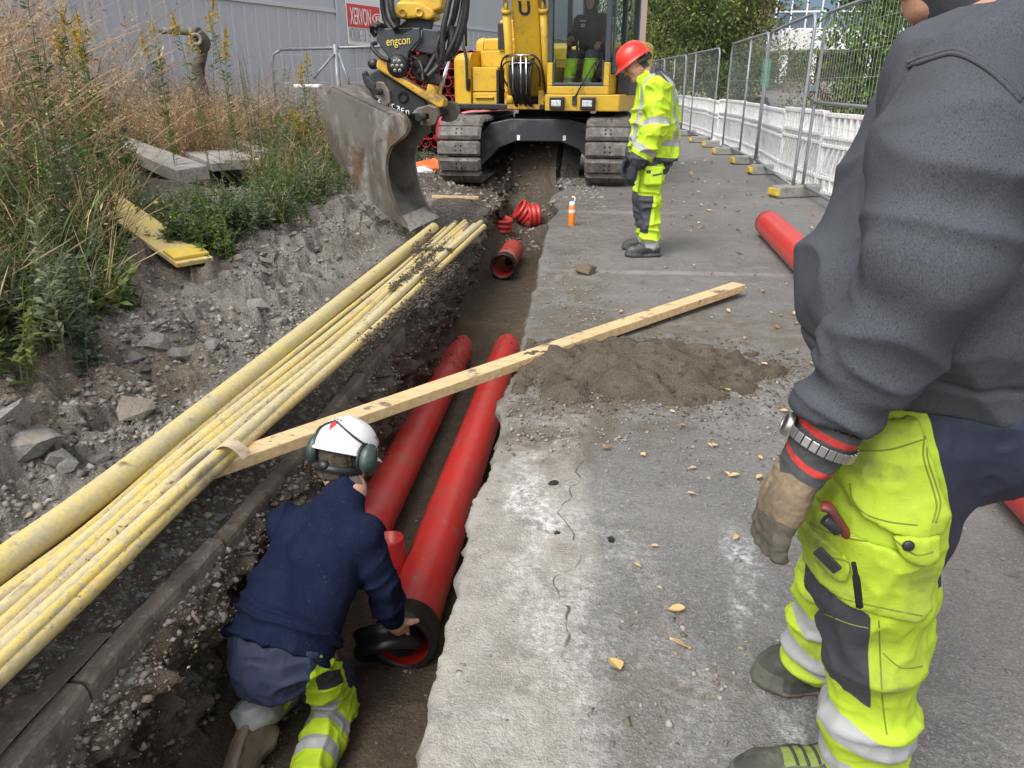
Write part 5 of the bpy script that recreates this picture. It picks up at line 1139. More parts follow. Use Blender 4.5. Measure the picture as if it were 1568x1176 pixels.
c = aty(678, 190, 12.7); lump("red_bag", c, (.17, .2, .3), mat("red_sheet", (.62, .04, .08), .45), "crumpled red plastic bag before the stacked pipes", "bag", 3)
c = aty(735, 176, 12.9); lump("pink_sheet", (c[0], c[1] + .3, c[2]), (.35, .2, .06), mat("faded_pink_sheet", (.6, .2, .2), .5), "faded pink plastic sheet showing above the left track", "sheet", 5)
c = aty(663, 211, 11.8); lump("orange_net", (c[0], c[1], .12), (.32, .2, .12), mat("orange_net", (.8, .13, .02), .6), "crumpled orange safety net on the ground by the left track", "net", 8, .5)
c = aty(646, 218, 11.6); lump("white_bag", (c[0], c[1], .09), (.16, .1, .07), mat("white_blue_film", (.55, .62, .7), .4), "scrap of pale plastic film beside the orange net", "bag", 9)
# leaning grey stump with a hole through its end
sp = [aty(314, 160, 10.8), aty(306, 118, 10.7), aty(309, 88, 10.6), aty(311, 66, 10.5), aty(302, 50, 10.45)]; sp[0][2] = .3
root = empty("stump", sp[0], "weathered grey stump with a hollow end sticking out of the dry weeds", "stump")
mb = MB(); mb.tube(smoothpath(sp, 6), [.10] * 6 + [.075] * 10 + [.085] * 9, 12); mb.tube(smoothpath([aty(246, 46, 10.9), aty(275, 46, 10.7), aty(305, 50, 10.5)], 6), [.04] * 5 + [.06] * 8, 10)
V = np.array(mb.V); V += .045 * np.stack([fbm(V * 6, 3, 1), fbm(V * 6, 3, 2), fbm(V * 6, 3, 3)], -1); mb.V = [tuple(v) for v in V]; mb.build("trunk", mat("grey_bark", (.10, .09, .08), .95, layers=[((.22, .2, .18), 6, .5, .7, 6)], bump=(14, .8, 6)), root)
c = aty(300, 60, 10.35); d_ = nrm(CP - c); mb = MB(); mb.pipe(c - d_ * .08, c, [(0, .08), (.1, .078), (.105, .068), (.1, .04), (.03, .036), (.03, 0)], 16); mb.build("hollow_end", mat("pale_end_wood", (.28, .26, .235), .9), root)

# ------------------------------------------------------------------ foliage
def leafmat(name, tr=.3):
    m = bpy.data.materials.new(name); m.use_nodes = True; n = m.node_tree.nodes; l = m.node_tree.links; b = n["Principled BSDF"]
    a = n.new("ShaderNodeAttribute"); a.attribute_name = "tint"; l.new(a.outputs["Color"], b.inputs["Base Color"]); b.inputs["Roughness"].default_value = .65; b.inputs["Specular IOR Level"].default_value = .3
    t = n.new("ShaderNodeBsdfTranslucent"); l.new(a.outputs["Color"], t.inputs[0]); x = n.new("ShaderNodeMixShader"); x.inputs[0].default_value = tr
    l.new(b.outputs[0], x.inputs[1]); l.new(t.outputs[0], x.inputs[2]); l.new(x.outputs[0], n["Material Output"].inputs[0]); return m
M['leaf'] = leafmat("leaves"); M['bark'] = mat("bark", (.09, .075, .06), .95, layers=[((.16, .14, .12), 8, .5, .7)], bump=(20, .6, 5))
class Leaves:
    """many single leaves, each a small folded blade"""
    def __init__(s): s.p = []; s.d = []; s.n = []; s.l = []; s.w = []; s.c = []
    def add(s, p, d, l_, w, c, n=None):
        p = np.atleast_2d(p); k = len(p); g = RNG
        s.p.append(p); s.d.append(np.broadcast_to(d, p.shape)); s.l.append(np.broadcast_to(l_, (k,))); s.w.append(np.broadcast_to(w, (k,))); s.c.append(np.broadcast_to(c, p.shape))
        s.n.append(np.broadcast_to(n, p.shape) if n is not None else g.normal(0, 1, p.shape) + (0, 0, .8))
    def arrays(s):
        p, d, n = np.vstack(s.p), np.vstack(s.d), np.vstack(s.n); L = np.concatenate(s.l)[:, None]; w = np.concatenate(s.w)[:, None]; c = np.vstack(s.c)
        d = d / (np.linalg.norm(d, axis=1, keepdims=True) + 1e-9); sd = np.cross(d, n); sd /= np.linalg.norm(sd, axis=1, keepdims=True) + 1e-9; u = np.cross(sd, d)
        V = np.stack([p, p + d * L * .45 + sd * w * .5 + u * w * .12, p + d * L - u * L * .12, p + d * L * .45 - sd * w * .5 + u * w * .12], 1).reshape(-1, 3)
        return V, np.arange(len(p) * 4).reshape(-1, 4), np.repeat(c, 4, 0)
    def build(s, name, parent=None, m=None):
        V, F, c = s.arrays(); return mesh(name, V, F, m or M['leaf'], parent, False, {"tint": np.clip(c, 0, 1)})
def tree(base, crown, rad, n, leaf, cols, label, name="tree", cat="tree", trunk=.14, seed=1, group=None, clump=.42, limbs=7, low=.25):
    """base point, crown = centre height & half height, rad = half width"""
    g = np.random.default_rng(seed); base = np.asarray(base, float); root = empty(name, base, label, cat, group); cz, hz_ = crown
    mb = MB(); top = base + (g.normal(0, .2), g.normal(0, .2), cz + hz_ * .5); mb.tube(smoothpath([base - (0, 0, .2), base + (0, 0, cz * .5), top], 5), np.linspace(trunk, trunk * .25, 11), 8)
    ends = []
    for k in range(limbs):
        t = g.uniform(.25, .95); p = base * (1 - t) + top * t; an = g.uniform(0, 6.28); e = base + (math.cos(an) * rad * .75, math.sin(an) * rad * .75, cz + g.uniform(-.7, .8) * hz_); ends.append(e)
        mb.tube(bez(p, p + (e - p) * .3 + (0, 0, .15), e - (0, 0, .2), e, 7), np.linspace(trunk * .4, .012, 7), 6)
    mb.build("trunk", M['bark'], root)
    lv = Leaves(); nc = max(14, int(n / 70)); cc = []
    while len(cc) < nc:
        q = g.uniform(-1, 1, 3); r = np.linalg.norm(q)
        if r < 1 and r > .35 and q[2] > -1 + low: cc.append(q)
    cc = np.array(cc) * (rad, rad, hz_) + base + (0, 0, cz)
    tone = g.uniform(.55, 1.45, nc); pick = g.integers(0, len(cols), nc)
    per = n // nc
    for k in range(nc):
        s = clump * g.uniform(.6, 1.3); p = cc[k] + g.normal(0, 1, (per, 3)) * (s, s, s * .6)
        c = 1.35 * np.array(cols)[np.where(g.random(per) < .75, pick[k], g.integers(0, len(cols), per))] * (tone[k] * g.uniform(.65, 1.35, (per, 1)))
        dr = g.normal(0, 1, (per, 3)) + (p - (base + (0, 0, cz))) * .5 / rad - (0, 0, .5)
        lv.add(p, dr, leaf * g.uniform(.7, 1.3, per), leaf * .55 * g.uniform(.7, 1.2, per), c)
    lv.build("crown", root); return root
gA = [(.065, .10, .025), (.09, .125, .032), (.115, .14, .036)]; gY = [(.12, .14, .035), (.18, .15, .035), (.09, .12, .03)]; gD = [(.035, .055, .02), (.05, .075, .025)]
def gnd(x, y): return np.array([x, y, 0.0])
def tb(px, Y): p = aty(px, 128, Y); return np.array([p[0], Y, 0.0])
tree(tb(1008, 44), (4.6, 4.4), 2.3, 5200, .20, gY, "green tree turning yellow at the far end of the fence", seed=11, clump=.5)
tree(tb(1048, 34), (4.2, 4.0), 1.9, 9000, .17, gA, "broad green tree standing right behind the red helmeted man's jacket", seed=12)
tree(tb(1092, 29), (4.0, 4.0), 1.7, 11000, .15, gA + gD, "full dark green tree whose crown reaches down to the barriers", seed=13)
tree(tb(1134, 36), (4.9, 3.5), 1.7, 6000, .17, gY, "loose tree with yellowing leaves beside the brick block", seed=14)
tree(tb(1112, 25), (1.0, 1.1), .75, 2600, .08, gD, "dark conifer like bush behind the third fence panel", "bush", "bush", .05, 15, clump=.25, low=0)
tree(tb(1380, 13.5), (2.3, 1.9), 1.15, 10500, .10, [(.075, .13, .025), (.10, .16, .03), (.06, .10, .02)], "fresh green bush like tree beside the sweater's shoulder", seed=16, clump=.26, trunk=.07)
tree(tb(1352, 15.5), (4.7, 1.7), 1.8, 3400, .105, gA + gY, "tree with a dark bare trunk and spreading branches before the glazed building", seed=17, clump=.3, trunk=.09, limbs=14)
tree(tb(1282, 16.0), (1.05, .85), .95, 3600, .055, [(.13, .10, .045), (.16, .12, .05), (.09, .085, .03), (.08, .10, .03)], "brownish twiggy bush behind the nearest fence posts", "bush", "bush", .04, 18, clump=.22, limbs=16, low=0)
tree(tb(1330, 14.8), (.9, .8), .8, 2400, .05, [(.12, .09, .04), (.07, .075, .03)], "dark twiggy bush low beside the sweater", "bush", "bush", .04, 19, clump=.2, limbs=14, low=0)
tree(tb(1190, 40) + (0, 0, 1.2), (1.0, 1.0), 1.8, 2200, .14, [(.14, .16, .03), (.10, .13, .03)], "light yellow green shrub under the canopy", "bush", "bush", .05, 20, clump=.4, low=0)
tree(tb(1150, 38) + (0, 0, .8), (.8, .9), 1.2, 1500, .12, [(.12, .14, .03), (.08, .11, .03)], "rounded light green shrub beside the climbing path", "bush", "bush", .05, 21, clump=.35, low=0)
for k, (px, Y, cz, hz_, rd, lab) in enumerate(((700, 30, 4.2, 4, 2.2, "green tree seen between the digger's arm and its housings"), (760, 36, 5, 4.5, 2.6, "far green tree behind the digger's boom"), (640, 34, 4.2, 4, 2.2, "green tree behind the digger's hose bundle"), (960, 60, 6, 5, 3, "hazy green tree far down the road behind the cab"), (880, 70, 6.5, 6, 4, "far tree seen through the cab's rear window"))):
    tree(tb(px, Y), (cz, hz_), rd, 3200, .17 + .002 * Y, gA + gY, lab, seed=30 + k, clump=.5)

# ------------------------------------------------------------------ weeds on the bank
vb = [gpx(x, y) for x, y in ((-60, 545), (0, 512), (120, 482), (220, 437), (330, 383), (430, 330), (500, 298), (548, 262))]
vbY = np.array([p[1] for p in vb]); vbX = np.array([p[0] for p in vb]); _o = np.argsort(vbY)
def edge_x(Y): return np.interp(Y, vbY[_o], vbX[_o], left=vbX[_o][0], right=-2.9)
gw = np.random.default_rng(21)
def stem(lv, p, h, lean, c, w=.006, n=5):
    """a bending stalk; returns points along it"""
    an = gw.uniform(0, 6.28); dx = np.array([math.cos(an), math.sin(an), 0]) * lean * h; t = np.linspace(0, 1, n + 1)[:, None]
    P_ = p + dx * t ** 2 + np.array([0, 0, h]) * (t - .12 * lean * t ** 2)
    d_ = P_[1:] - P_[:-1]; lv.add(P_[:-1], d_, np.linalg.norm(d_, axis=1) * 2.0, w, c, np.array([.3, -1.0, .3]) + gw.normal(0, .4, 3)); return P_
rust = 1.5 * np.array([(.20, .115, .060), (.25, .165, .095), (.31, .235, .14), (.16, .10, .055), (.29, .215, .12)]); straw = 1.3 * np.array([(.36, .27, .14), (.30, .23, .13), (.42, .33, .19)]); grn = 1.35 * np.array([(.06, .095, .028), (.085, .125, .034), (.05, .08, .03), (.11, .14, .04)]); sage = 1.35 * np.array([(.09, .115, .07), (.12, .14, .085), (.07, .095, .06)])
def dry(lv, p, h):
    base = rust[gw.integers(0, 5)] * gw.uniform(.75, 1.3)
    for k in range(gw.integers(3, 6)):
        P_ = stem(lv, p + gw.normal(0, .05, 3) * (1, 1, 0), h * gw.uniform(.6, 1.1), gw.uniform(.05, 1.0), base * .9 + .02, .005, 6)
        m = gw.integers(22, 42); i = gw.integers(2, 7, m); q = P_[i] + gw.normal(0, .035, (m, 3)) * (1, 1, 1.2)
        lv.add(q, gw.normal(0, 1, (m, 3)) + (0, 0, .4), gw.uniform(.02, .06, m), gw.uniform(.006, .014, m), base * gw.uniform(.6, 1.5, (m, 1)))
def grass(lv, p, h, cols):
    m = gw.integers(9, 18); c = cols[gw.integers(0, len(cols), m)] * gw.uniform(.7, 1.3, (m, 1)); q = p + gw.normal(0, .04, (m, 3)) * (1, 1, 0); d_ = gw.normal(0, .38, (m, 3)) * (1, 1, 0) + (0, 0, 1); L = h * gw.uniform(.4, 1, m)
    lv.add(q, d_, L, .008, c); d2 = d_ + gw.normal(0, .5, (m, 3)) * (1, 1, .2); dn = d_ / np.linalg.norm(d_, axis=1, keepdims=True); lv.add(q + dn * (L * .75)[:, None], d2 - (0, 0, .3), L * .6, .006, c)
def herb(lv, p, h, cols, ll=.07, lw=.022, ns=(2, 5), lean=(.05, .35), up=.5):
    c0 = cols[gw.integers(0, len(cols))] * gw.uniform(.8, 1.25)
    for k in range(gw.integers(*ns)):
        P_ = stem(lv, p + gw.normal(0, .05, 3) * (1, 1, 0), h * gw.uniform(.6, 1.1), gw.uniform(*lean), c0 * .8, .006, 8)
        m = int(h * 42) + 8; t = gw.uniform(.15, 1, m) * 8; i = np.minimum(t.astype(int), 7); f = (t - i)[:, None]; q = P_[i] * (1 - f) + P_[i + 1] * f; an = gw.uniform(0, 6.28, m)
        d_ = np.stack([np.cos(an), np.sin(an), gw.uniform(-.2, up * 1.6, m)], -1); s = (1.15 - .6 * t / 8)
        lv.add(q, d_, ll * s * gw.uniform(.6, 1.3, m), lw * s * gw.uniform(.7, 1.3, m), c0 * gw.uniform(.65, 1.45, (m, 1)), np.array([0, 0, 1.0]) + gw.normal(0, .35, (m, 3)))
    return c0
def place(n, f0, f1, ymin=1.8, ymax=15):
    out = []
    while len(out) < n:
        Y = ymin * math.exp(gw.uniform(0, math.log(ymax / ymin))); X = edge_x(Y) - f0 - (f1 - f0) * gw.random() * (1 + .12 * Y)
        if (CP[1] - Y) and X > -13: out.append((X, Y))
    return out
tall = lambda X, Y: np.clip((edge_x(Y) - X) / 1.6, 0, 1)
timb = aty(285, 235, 9.5); tx0, tx1 = atz(166, 214, .5)[0] - .1, atz(405, 245, .5)[0] + .1; ty0, ty1 = atz(296, 268, .5)[1] - .9, atz(262, 178, .5)[1] + .4
def clear(X, Y, h=.6):     # the timbers and the yellow board stay in sight
    for zz in [gz(X, Y) + .05 + h * k / 3 for k in range(4)]:
        p = np.array([X, Y, zz]); v = p - CP; z = v @ _f; x = 784 + FPX * (v @ _r) / z; y = 588 - FPX * (v @ _u) / z
        if 178 < x < 392 and 200 < y < 278 and Y < 11: return False
        t = (x - 165) / 155.0
        if 0 < t < 1.1 and abs(y - (350 + 80 * t)) < 30: return False
    return True
lv = Leaves()
for X, Y in place(3000, .35, 5.0):
    t = tall(X, Y)
    if gw.random() < .06 + .94 * t and clear(X, Y, 1.0): dry(lv, np.array([X, Y, gz(X, Y) - .02]), (.35 + .65 * t) * gw.uniform(.7, 1.25) * (1.0 + .45 * float(sstep(-3.4, -5.0, X)) * float(sstep(10.5, 8, Y))))
for _ in range(110):
    p = aty(gw.uniform(245, 330), 150, gw.uniform(9.9, 10.5)); dry(lv, np.array([p[0], p[1], gz(p[0], p[1]) - .02]), gw.uniform(.7, 1.15))
o = lv.build("dry_weeds"); tag(o, "rust brown dry weeds covering the bank", "weeds", kind="stuff")
lv = Leaves()
for X, Y in place(2200, -.05, 5.0):
    if clear(X, Y): grass(lv, np.array([X, Y, gz(X, Y) - .02]), gw.uniform(.25, .75), straw if gw.random() < .5 else grn)
tag(lv.build("grass"), "straw coloured and green grass among the weeds", "grass", kind="stuff")
lv = Leaves()
for X, Y in place(4200, -.12, 1.7):
    if clear(X, Y, .25): herb(lv, np.array([X, Y, gz(X, Y) - .02]), gw.uniform(.12, .42), grn if gw.random() < .65 else sage, .055, .022, (2, 5), (.1, .6))
for _ in range(900):
    x, y = gw.uniform(150, 520), gw.uniform(268, 415)
    if y > np.interp(x, [150, 220, 330, 430, 500, 520], [470, 437, 386, 333, 300, 290]) - 4: continue
    p = gpx(x, y)
    if clear(p[0], p[1], .2): herb(lv, p - (0, 0, .02), gw.uniform(.12, .3), grn if gw.random() < .7 else sage, .06, .024, (2, 5), (.1, .6))
for X, Y in place(1500, .3, 5):
    if clear(X, Y): herb(lv, np.array([X, Y, gz(X, Y) - .02]), gw.uniform(.5, 1.15), grn if gw.random() < .75 else sage, .085, .02, (2, 4), (.03, .25))
tag(lv.build("green_weeds"), "low green leafy weeds along the foot of the bank", "weeds", kind="stuff")
# plants that stand out
def plant(px, py, Y, h, kind, label, name, cols=grn, group=None):
    p = aty(px, py, Y); z = gz(p[0], p[1]); root_p = np.array([p[0], p[1], z]); lv = Leaves()
    if kind == 'gold':
        P_ = None; c0 = grn[1]
        for k in range(3):
            P_ = stem(lv, root_p + gw.normal(0, .03, 3) * (1, 1, 0), h * (1 - .08 * k), .08, c0 * .8, .007, 10); m = 46; t = gw.uniform(.2, .95, m) * 10; i = np.minimum(t.astype(int), 9); an = gw.uniform(0, 6.28, m)
            lv.add(P_[i] + (P_[i + 1] - P_[i]) * (t - i)[:, None], np.stack([np.cos(an), np.sin(an), np.full(m, .5)], -1), .09, .016, c0 * gw.uniform(.7, 1.4, (m, 1)))
            m = 150; tt = gw.random(m); an = gw.uniform(0, 6.28, m); rr_ = .10 * (1 - tt) * gw.random(m); q = P_[-1] + np.stack([np.cos(an) * rr_, np.sin(an) * rr_, -.16 + tt * .2], -1)
            lv.add(q, gw.normal(0, 1, (m, 3)) + (0, 0, .6), .022, .014, np.array([.58, .40, .03]) * gw.uniform(.6, 1.2, (m, 1)))
    else: herb(lv, root_p, h, cols, *kind)
    o = mesh(name, *lv.arrays()[:2], M['leaf'], None, False, {"tint": np.clip(lv.arrays()[2], 0, 1)}, None, root_p); return tag(o, label, "plant", group)
for (px, Y, top, lab) in ((128, 6.2, 28, "goldenrod with the broadest yellow flower head, among the rust weeds on the bank"), (100, 6.6, 22, "small goldenrod just beside the broadest flowered one"), (238, 8.2, 40, "goldenrod with duller yellow plume near the hollow stump"), (292, 8.6, 2, "tall goldenrod rising before the grey hall over the stump"), (466, 11.5, 84, "lone goldenrod under the steel fence's post"), (332, 9.0, 22, "drooping goldenrod right of the stump"), (455, 9.5, 170, "low yellow flowered plant near the bucket's back")):
    p = aty(px, top, Y); z = gz(p[0], p[1]); plant(px, top, Y, max(.4, p[2] - z), 'gold', lab, "goldenrod")
KW = (.10, .03, (1, 3), (.02, .12), .35); KS = (.075, .022, (4, 7), (.1, .45), .6)
for (px, Y, top, kind, cols, lab) in ((40, 4.6, 28, KW, grn, "tall willowherb with long pale green leaves at the left of the weeds"), (62, 5.4, 75, KW, grn, "willowherb stalk standing next to the tallest one"), (12, 4.2, 95, KW, grn, "willowherb with drooping leaves by the picture's edge"), (170, 7.5, 95, KW, grn, "bright green stalk rising over the timbers"), (372, 10, 30, (.05, .008, (3, 5), (.02, .1), 1.2), sage, "feathery mugwort spike against the grey hall"), (440, 10.5, 115, KW, grn, "leafy green plant left of the steel fence's brace"), (412, 6.9, 255, (.07, .03, (5, 8), (.1, .4), .7), grn, "bright green leafy clump at the edge of the rubble"), (345, 6.4, 285, KS, grn, "green clump just above the rubble's edge"), (470, 7.5, 215, KS, sage, "grey green shrubby weed beside the bucket"), (508, 8.4, 205, KS, sage, "shrubby weed partly behind the bucket"), (195, 6.6, 165, KS, grn, "dark leafy weed sprouting over the nearest timber"), (25, 2.75, 330, KS, sage, "grey green mugwort bush in the left corner above the rubble"), (75, 2.9, 345, KS, sage, "second mugwort bush, spreading over the yellow board"), (120, 3.3, 370, KS, grn, "green bush at the yellow board's lower edge"), (10, 2.6, 405, KS, grn, "low dark green weed at the frame's left edge"), (60, 2.8, 440, (.08, .045, (4, 6), (.2, .6), .6), grn, "broad leaved weed hanging over the rubble"), (150, 3.3, 430, (.08, .045, (4, 6), (.2, .6), .6), grn, "broad leaved weed below the yellow board"), (255, 5.2, 325, KS, grn, "green weed beside the upper end of the yellow board")):
    p = aty(px, top, Y); z = gz(p[0], p[1]); plant(px, top, Y, float(np.clip(p[2] - z, .22, 1.8)), kind, lab, "weed", cols)
# ------------------------------------------------------------------ people: continuous surfaces grown round a skeleton
class Sdf:
    def __init__(s, lo, hi, res):
        s.lo = np.asarray(lo, float); s.res = res; s.n = np.ceil((np.asarray(hi, float) - s.lo) / res).astype(int) + 1
        s.f = np.full(s.n, .5, dtype=np.float32); s.ax = [(s.lo[i] + res * np.arange(s.n[i])).astype(np.float32) for i in range(3)]
    def _sub(s, lo, hi):
        i0 = np.clip(np.floor((np.asarray(lo) - s.lo) / s.res).astype(int), 0, s.n - 1); i1 = np.clip(np.ceil((np.asarray(hi) - s.lo) / s.res).astype(int) + 1, 1, s.n)
        sl = tuple(slice(a, b) for a, b in zip(i0, i1)); return sl, np.meshgrid(s.ax[0][sl[0]], s.ax[1][sl[1]], s.ax[2][sl[2]], indexing='ij', sparse=True)
    def _mix(s, sl, d, k, op):
        a = s.f[sl]
        if op == 'u':
            if k > 0: h = np.clip(.5 + .5 * (a - d) / k, 0, 1); s.f[sl] = a * (1 - h) + d * h - k * h * (1 - h)
            else: s.f[sl] = np.minimum(a, d)
        else:
            d = -d
            if k > 0: h = np.clip(.5 - .5 * (a - d) / k, 0, 1); s.f[sl] = a * (1 - h) + d * h + k * h * (1 - h)
            else: s.f[sl] = np.maximum(a, d)
    def cap(s, p0, p1, r0, r1=None, k=.02, ax=None, q=1.0, op='u'):
        r1 = r0 if r1 is None else r1; p0 = np.asarray(p0, float); p1 = np.asarray(p1, float); R_ = max(r0, r1) * max(1, q) + k + 3 * s.res
        if np.linalg.norm(p1 - p0) < 1e-6: p1 = p0 + (0, 0, 1e-4)
        sl, (X, Y, Z) = s._sub(np.minimum(p0, p1) - R_, np.maximum(p0, p1) + R_); b = p1 - p0; bb = b @ b
        x, y, z = X - p0[0], Y - p0[1], Z - p0[2]; h = np.clip((x * b[0] + y * b[1] + z * b[2]) / bb, 0, 1); x = x - h * b[0]; y = y - h * b[1]; z = z - h * b[2]
        if ax is not None and q != 1:
            t = (x * ax[0] + y * ax[1] + z * ax[2]) * (1 / q - 1); x = x + t * ax[0]; y = y + t * ax[1]; z = z + t * ax[2]
        s._mix(sl, np.sqrt(x * x + y * y + z * z) - (r0 + (r1 - r0) * h), k, op); return s
    def chain(s, P, r, k=.02, ax=None, q=1.0):
        for i in range(len(P) - 1): s.cap(P[i], P[i + 1], r[i], r[i + 1], k, ax, q)
        return s
    def ell(s, c, r, A=None, k=.02, op='u'):
        A = np.eye(3) if A is None else np.asarray(A); c = np.asarray(c, float); R_ = max(r) + k + 3 * s.res; sl, (X, Y, Z) = s._sub(c - R_, c + R_); x, y, z = X - c[0], Y - c[1], Z - c[2]
        u = [(x * A[i][0] + y * A[i][1] + z * A[i][2]) / r[i] for i in range(3)]; k0 = np.sqrt(u[0] ** 2 + u[1] ** 2 + u[2] ** 2); k1 = np.sqrt(sum((u[i] / r[i]) ** 2 for i in range(3))) + 1e-6
        s._mix(sl, k0 * (k0 - 1) / k1, k, op); return s
    def box(s, c, h, A=None, rad=.01, k=.01, op='u'):
        A = np.eye(3) if A is None else np.asarray(A); c = np.asarray(c, float); R_ = np.linalg.norm(h) + k + 3 * s.res; sl, (X, Y, Z) = s._sub(c - R_, c + R_); x, y, z = X - c[0], Y - c[1], Z - c[2]
        q = [np.abs(x * A[i][0] + y * A[i][1] + z * A[i][2]) - h[i] + rad for i in range(3)]
        d = np.sqrt(sum(np.maximum(v, 0) ** 2 for v in q)) + np.minimum(np.maximum(np.maximum(q[0], q[1]), q[2]), 0) - rad; s._mix(sl, d, k, op); return s
    def plane(s, p, n, k=0.0):
        """cut away what lies on the side n points to"""
        n = nrm(n); X, Y, Z = np.meshgrid(*s.ax, indexing='ij', sparse=True); d = (X - p[0]) * n[0] + (Y - p[1]) * n[1] + (Z - p[2]) * n[2]
        a = s.f; s.f = np.maximum(a, d.astype(np.float32)); return s
    def mesh(s):
        f = s.f.astype(np.float32); f[0] = f[-1] = .1; f[:, 0] = f[:, -1] = .1; f[:, :, 0] = f[:, :, -1] = .1
        n = np.array(f.shape) - 1; sg = f < 0; cnt = np.zeros(n, np.int8)
        for dx in (0, 1):
            for dy in (0, 1):
                for dz in (0, 1): cnt += sg[dx:n[0] + dx, dy:n[1] + dy, dz:n[2] + dz]
        act = np.argwhere((cnt > 0) & (cnt < 8)); idm = np.full(n, -1, np.int32); idm[tuple(act.T)] = np.arange(len(act))
        c = np.array([(x, y, z) for x in (0, 1) for y in (0, 1) for z in (0, 1)]); val = np.stack([f[act[:, 0] + o[0], act[:, 1] + o[1], act[:, 2] + o[2]] for o in c], 1)
        acc = np.zeros((len(act), 3)); w = np.zeros(len(act))
        for a in range(8):
            for b in range(a + 1, 8):
                if np.abs(c[a] - c[b]).sum() != 1: continue
                m = (val[:, a] < 0) != (val[:, b] < 0); t = np.where(m, val[:, a] / (val[:, a] - val[:, b] + 1e-12), 0); acc += np.where(m[:, None], c[a] + t[:, None] * (c[b] - c[a]), 0); w += m
        V = s.lo + (act + acc / w[:, None]) * s.res; Fs = []
        for axn in range(3):
            u, v = (axn + 1) % 3, (axn + 2) % 3; sl0 = [slice(None)] * 3; sl1 = [slice(None)] * 3; sl0[axn] = slice(0, -1); sl1[axn] = slice(1, None)
            e = np.argwhere(sg[tuple(sl0)] != sg[tuple(sl1)]); e = e[(e[:, u] > 0) & (e[:, v] > 0) & (e[:, u] < n[u]) & (e[:, v] < n[v])]
            if not len(e): continue
            q = []
            for (du, dv) in ((0, 0), (-1, 0), (-1, -1), (0, -1)): t = e.copy(); t[:, u] += du; t[:, v] += dv; q.append(idm[tuple(t.T)])
            q = np.stack(q, 1); fl = sg[tuple(e.T)]; q[~fl] = q[~fl][:, ::-1]; Fs.append(q[:, ::-1] if False else q)
        F = np.vstack(Fs); F = F[(F >= 0).all(1)]; return V, F
def vnormals(V, F):
    n = np.cross(V[F[:, 2]] - V[F[:, 0]], V[F[:, 3]] - V[F[:, 1]]); N = np.zeros_like(V)
    for k in range(4): np.add.at(N, F[:, k], n)
    return N / (np.linalg.norm(N, axis=1, keepdims=True) + 1e-12)
def relax(V, F, it=1):
    for _ in range(it):
        A = np.zeros_like(V); c = np.zeros(len(V))
        for k in range(4): np.add.at(A, F[:, k], V[F[:, (k + 1) % 4]] + V[F[:, (k + 3) % 4]]); np.add.at(c, F[:, k], 2)
        V = .5 * V + .5 * A / np.maximum(c, 1)[:, None]
    return V
def poly_sd(P, poly):
    """signed distance, positive inside, of 2-D points to an outline"""
    P = np.asarray(P, float); poly = np.asarray(poly, float); d = np.full(len(P), 1e9); ins = np.zeros(len(P), bool); n = len(poly)
    for i in range(n):
        a, b = poly[i], poly[(i + 1) % n]; e = b - a; w = P - a; t = np.clip((w @ e) / (e @ e + 1e-12), 0, 1); q = w - t[:, None] * e; d = np.minimum(d, (q ** 2).sum(1))
        c = ((a[1] <= P[:, 1]) != (b[1] <= P[:, 1])) & (P[:, 0] < (b[0] - a[0]) * (P[:, 1] - a[1]) / (b[1] - a[1] + 1e-12) + a[0]); ins ^= c
    return np.where(ins, 1, -1) * np.sqrt(d)
def crease(P, s, seed): return 1.7 * (1 - np.minimum(1, np.abs(vnoise(P * s, seed)) * 1.7)) ** 1.8 - .5          # ridged folds
def cloth(S_, name, m, parent, folds=(), attrs=None, it=1):
    V, F = S_.mesh(); V = relax(V, F, it); N = vnormals(V, F); d = 0
    for (amp, sc, seed, fn) in folds: d = d + amp * crease(V * np.asarray(sc), 1.0, seed) * (fn(V) if fn else 1)
    at = attrs(V, N) if attrs else None
    if folds: V = V + N * np.asarray(d)[:, None]
    return mesh(name, V, F, m, parent, True, at)
def seg_t(V, p0, p1): b = np.asarray(p1) - p0; return ((V - p0) @ b) / (b @ b)
def seg_d(V, p0, p1): b = np.asarray(p1) - p0; t = np.clip(((V - p0) @ b) / (b @ b), 0, 1)[:, None]; return np.linalg.norm(V - (p0 + t * b), axis=1)
def bandm(x, lo, hi): return np.minimum(x - lo, hi - x)

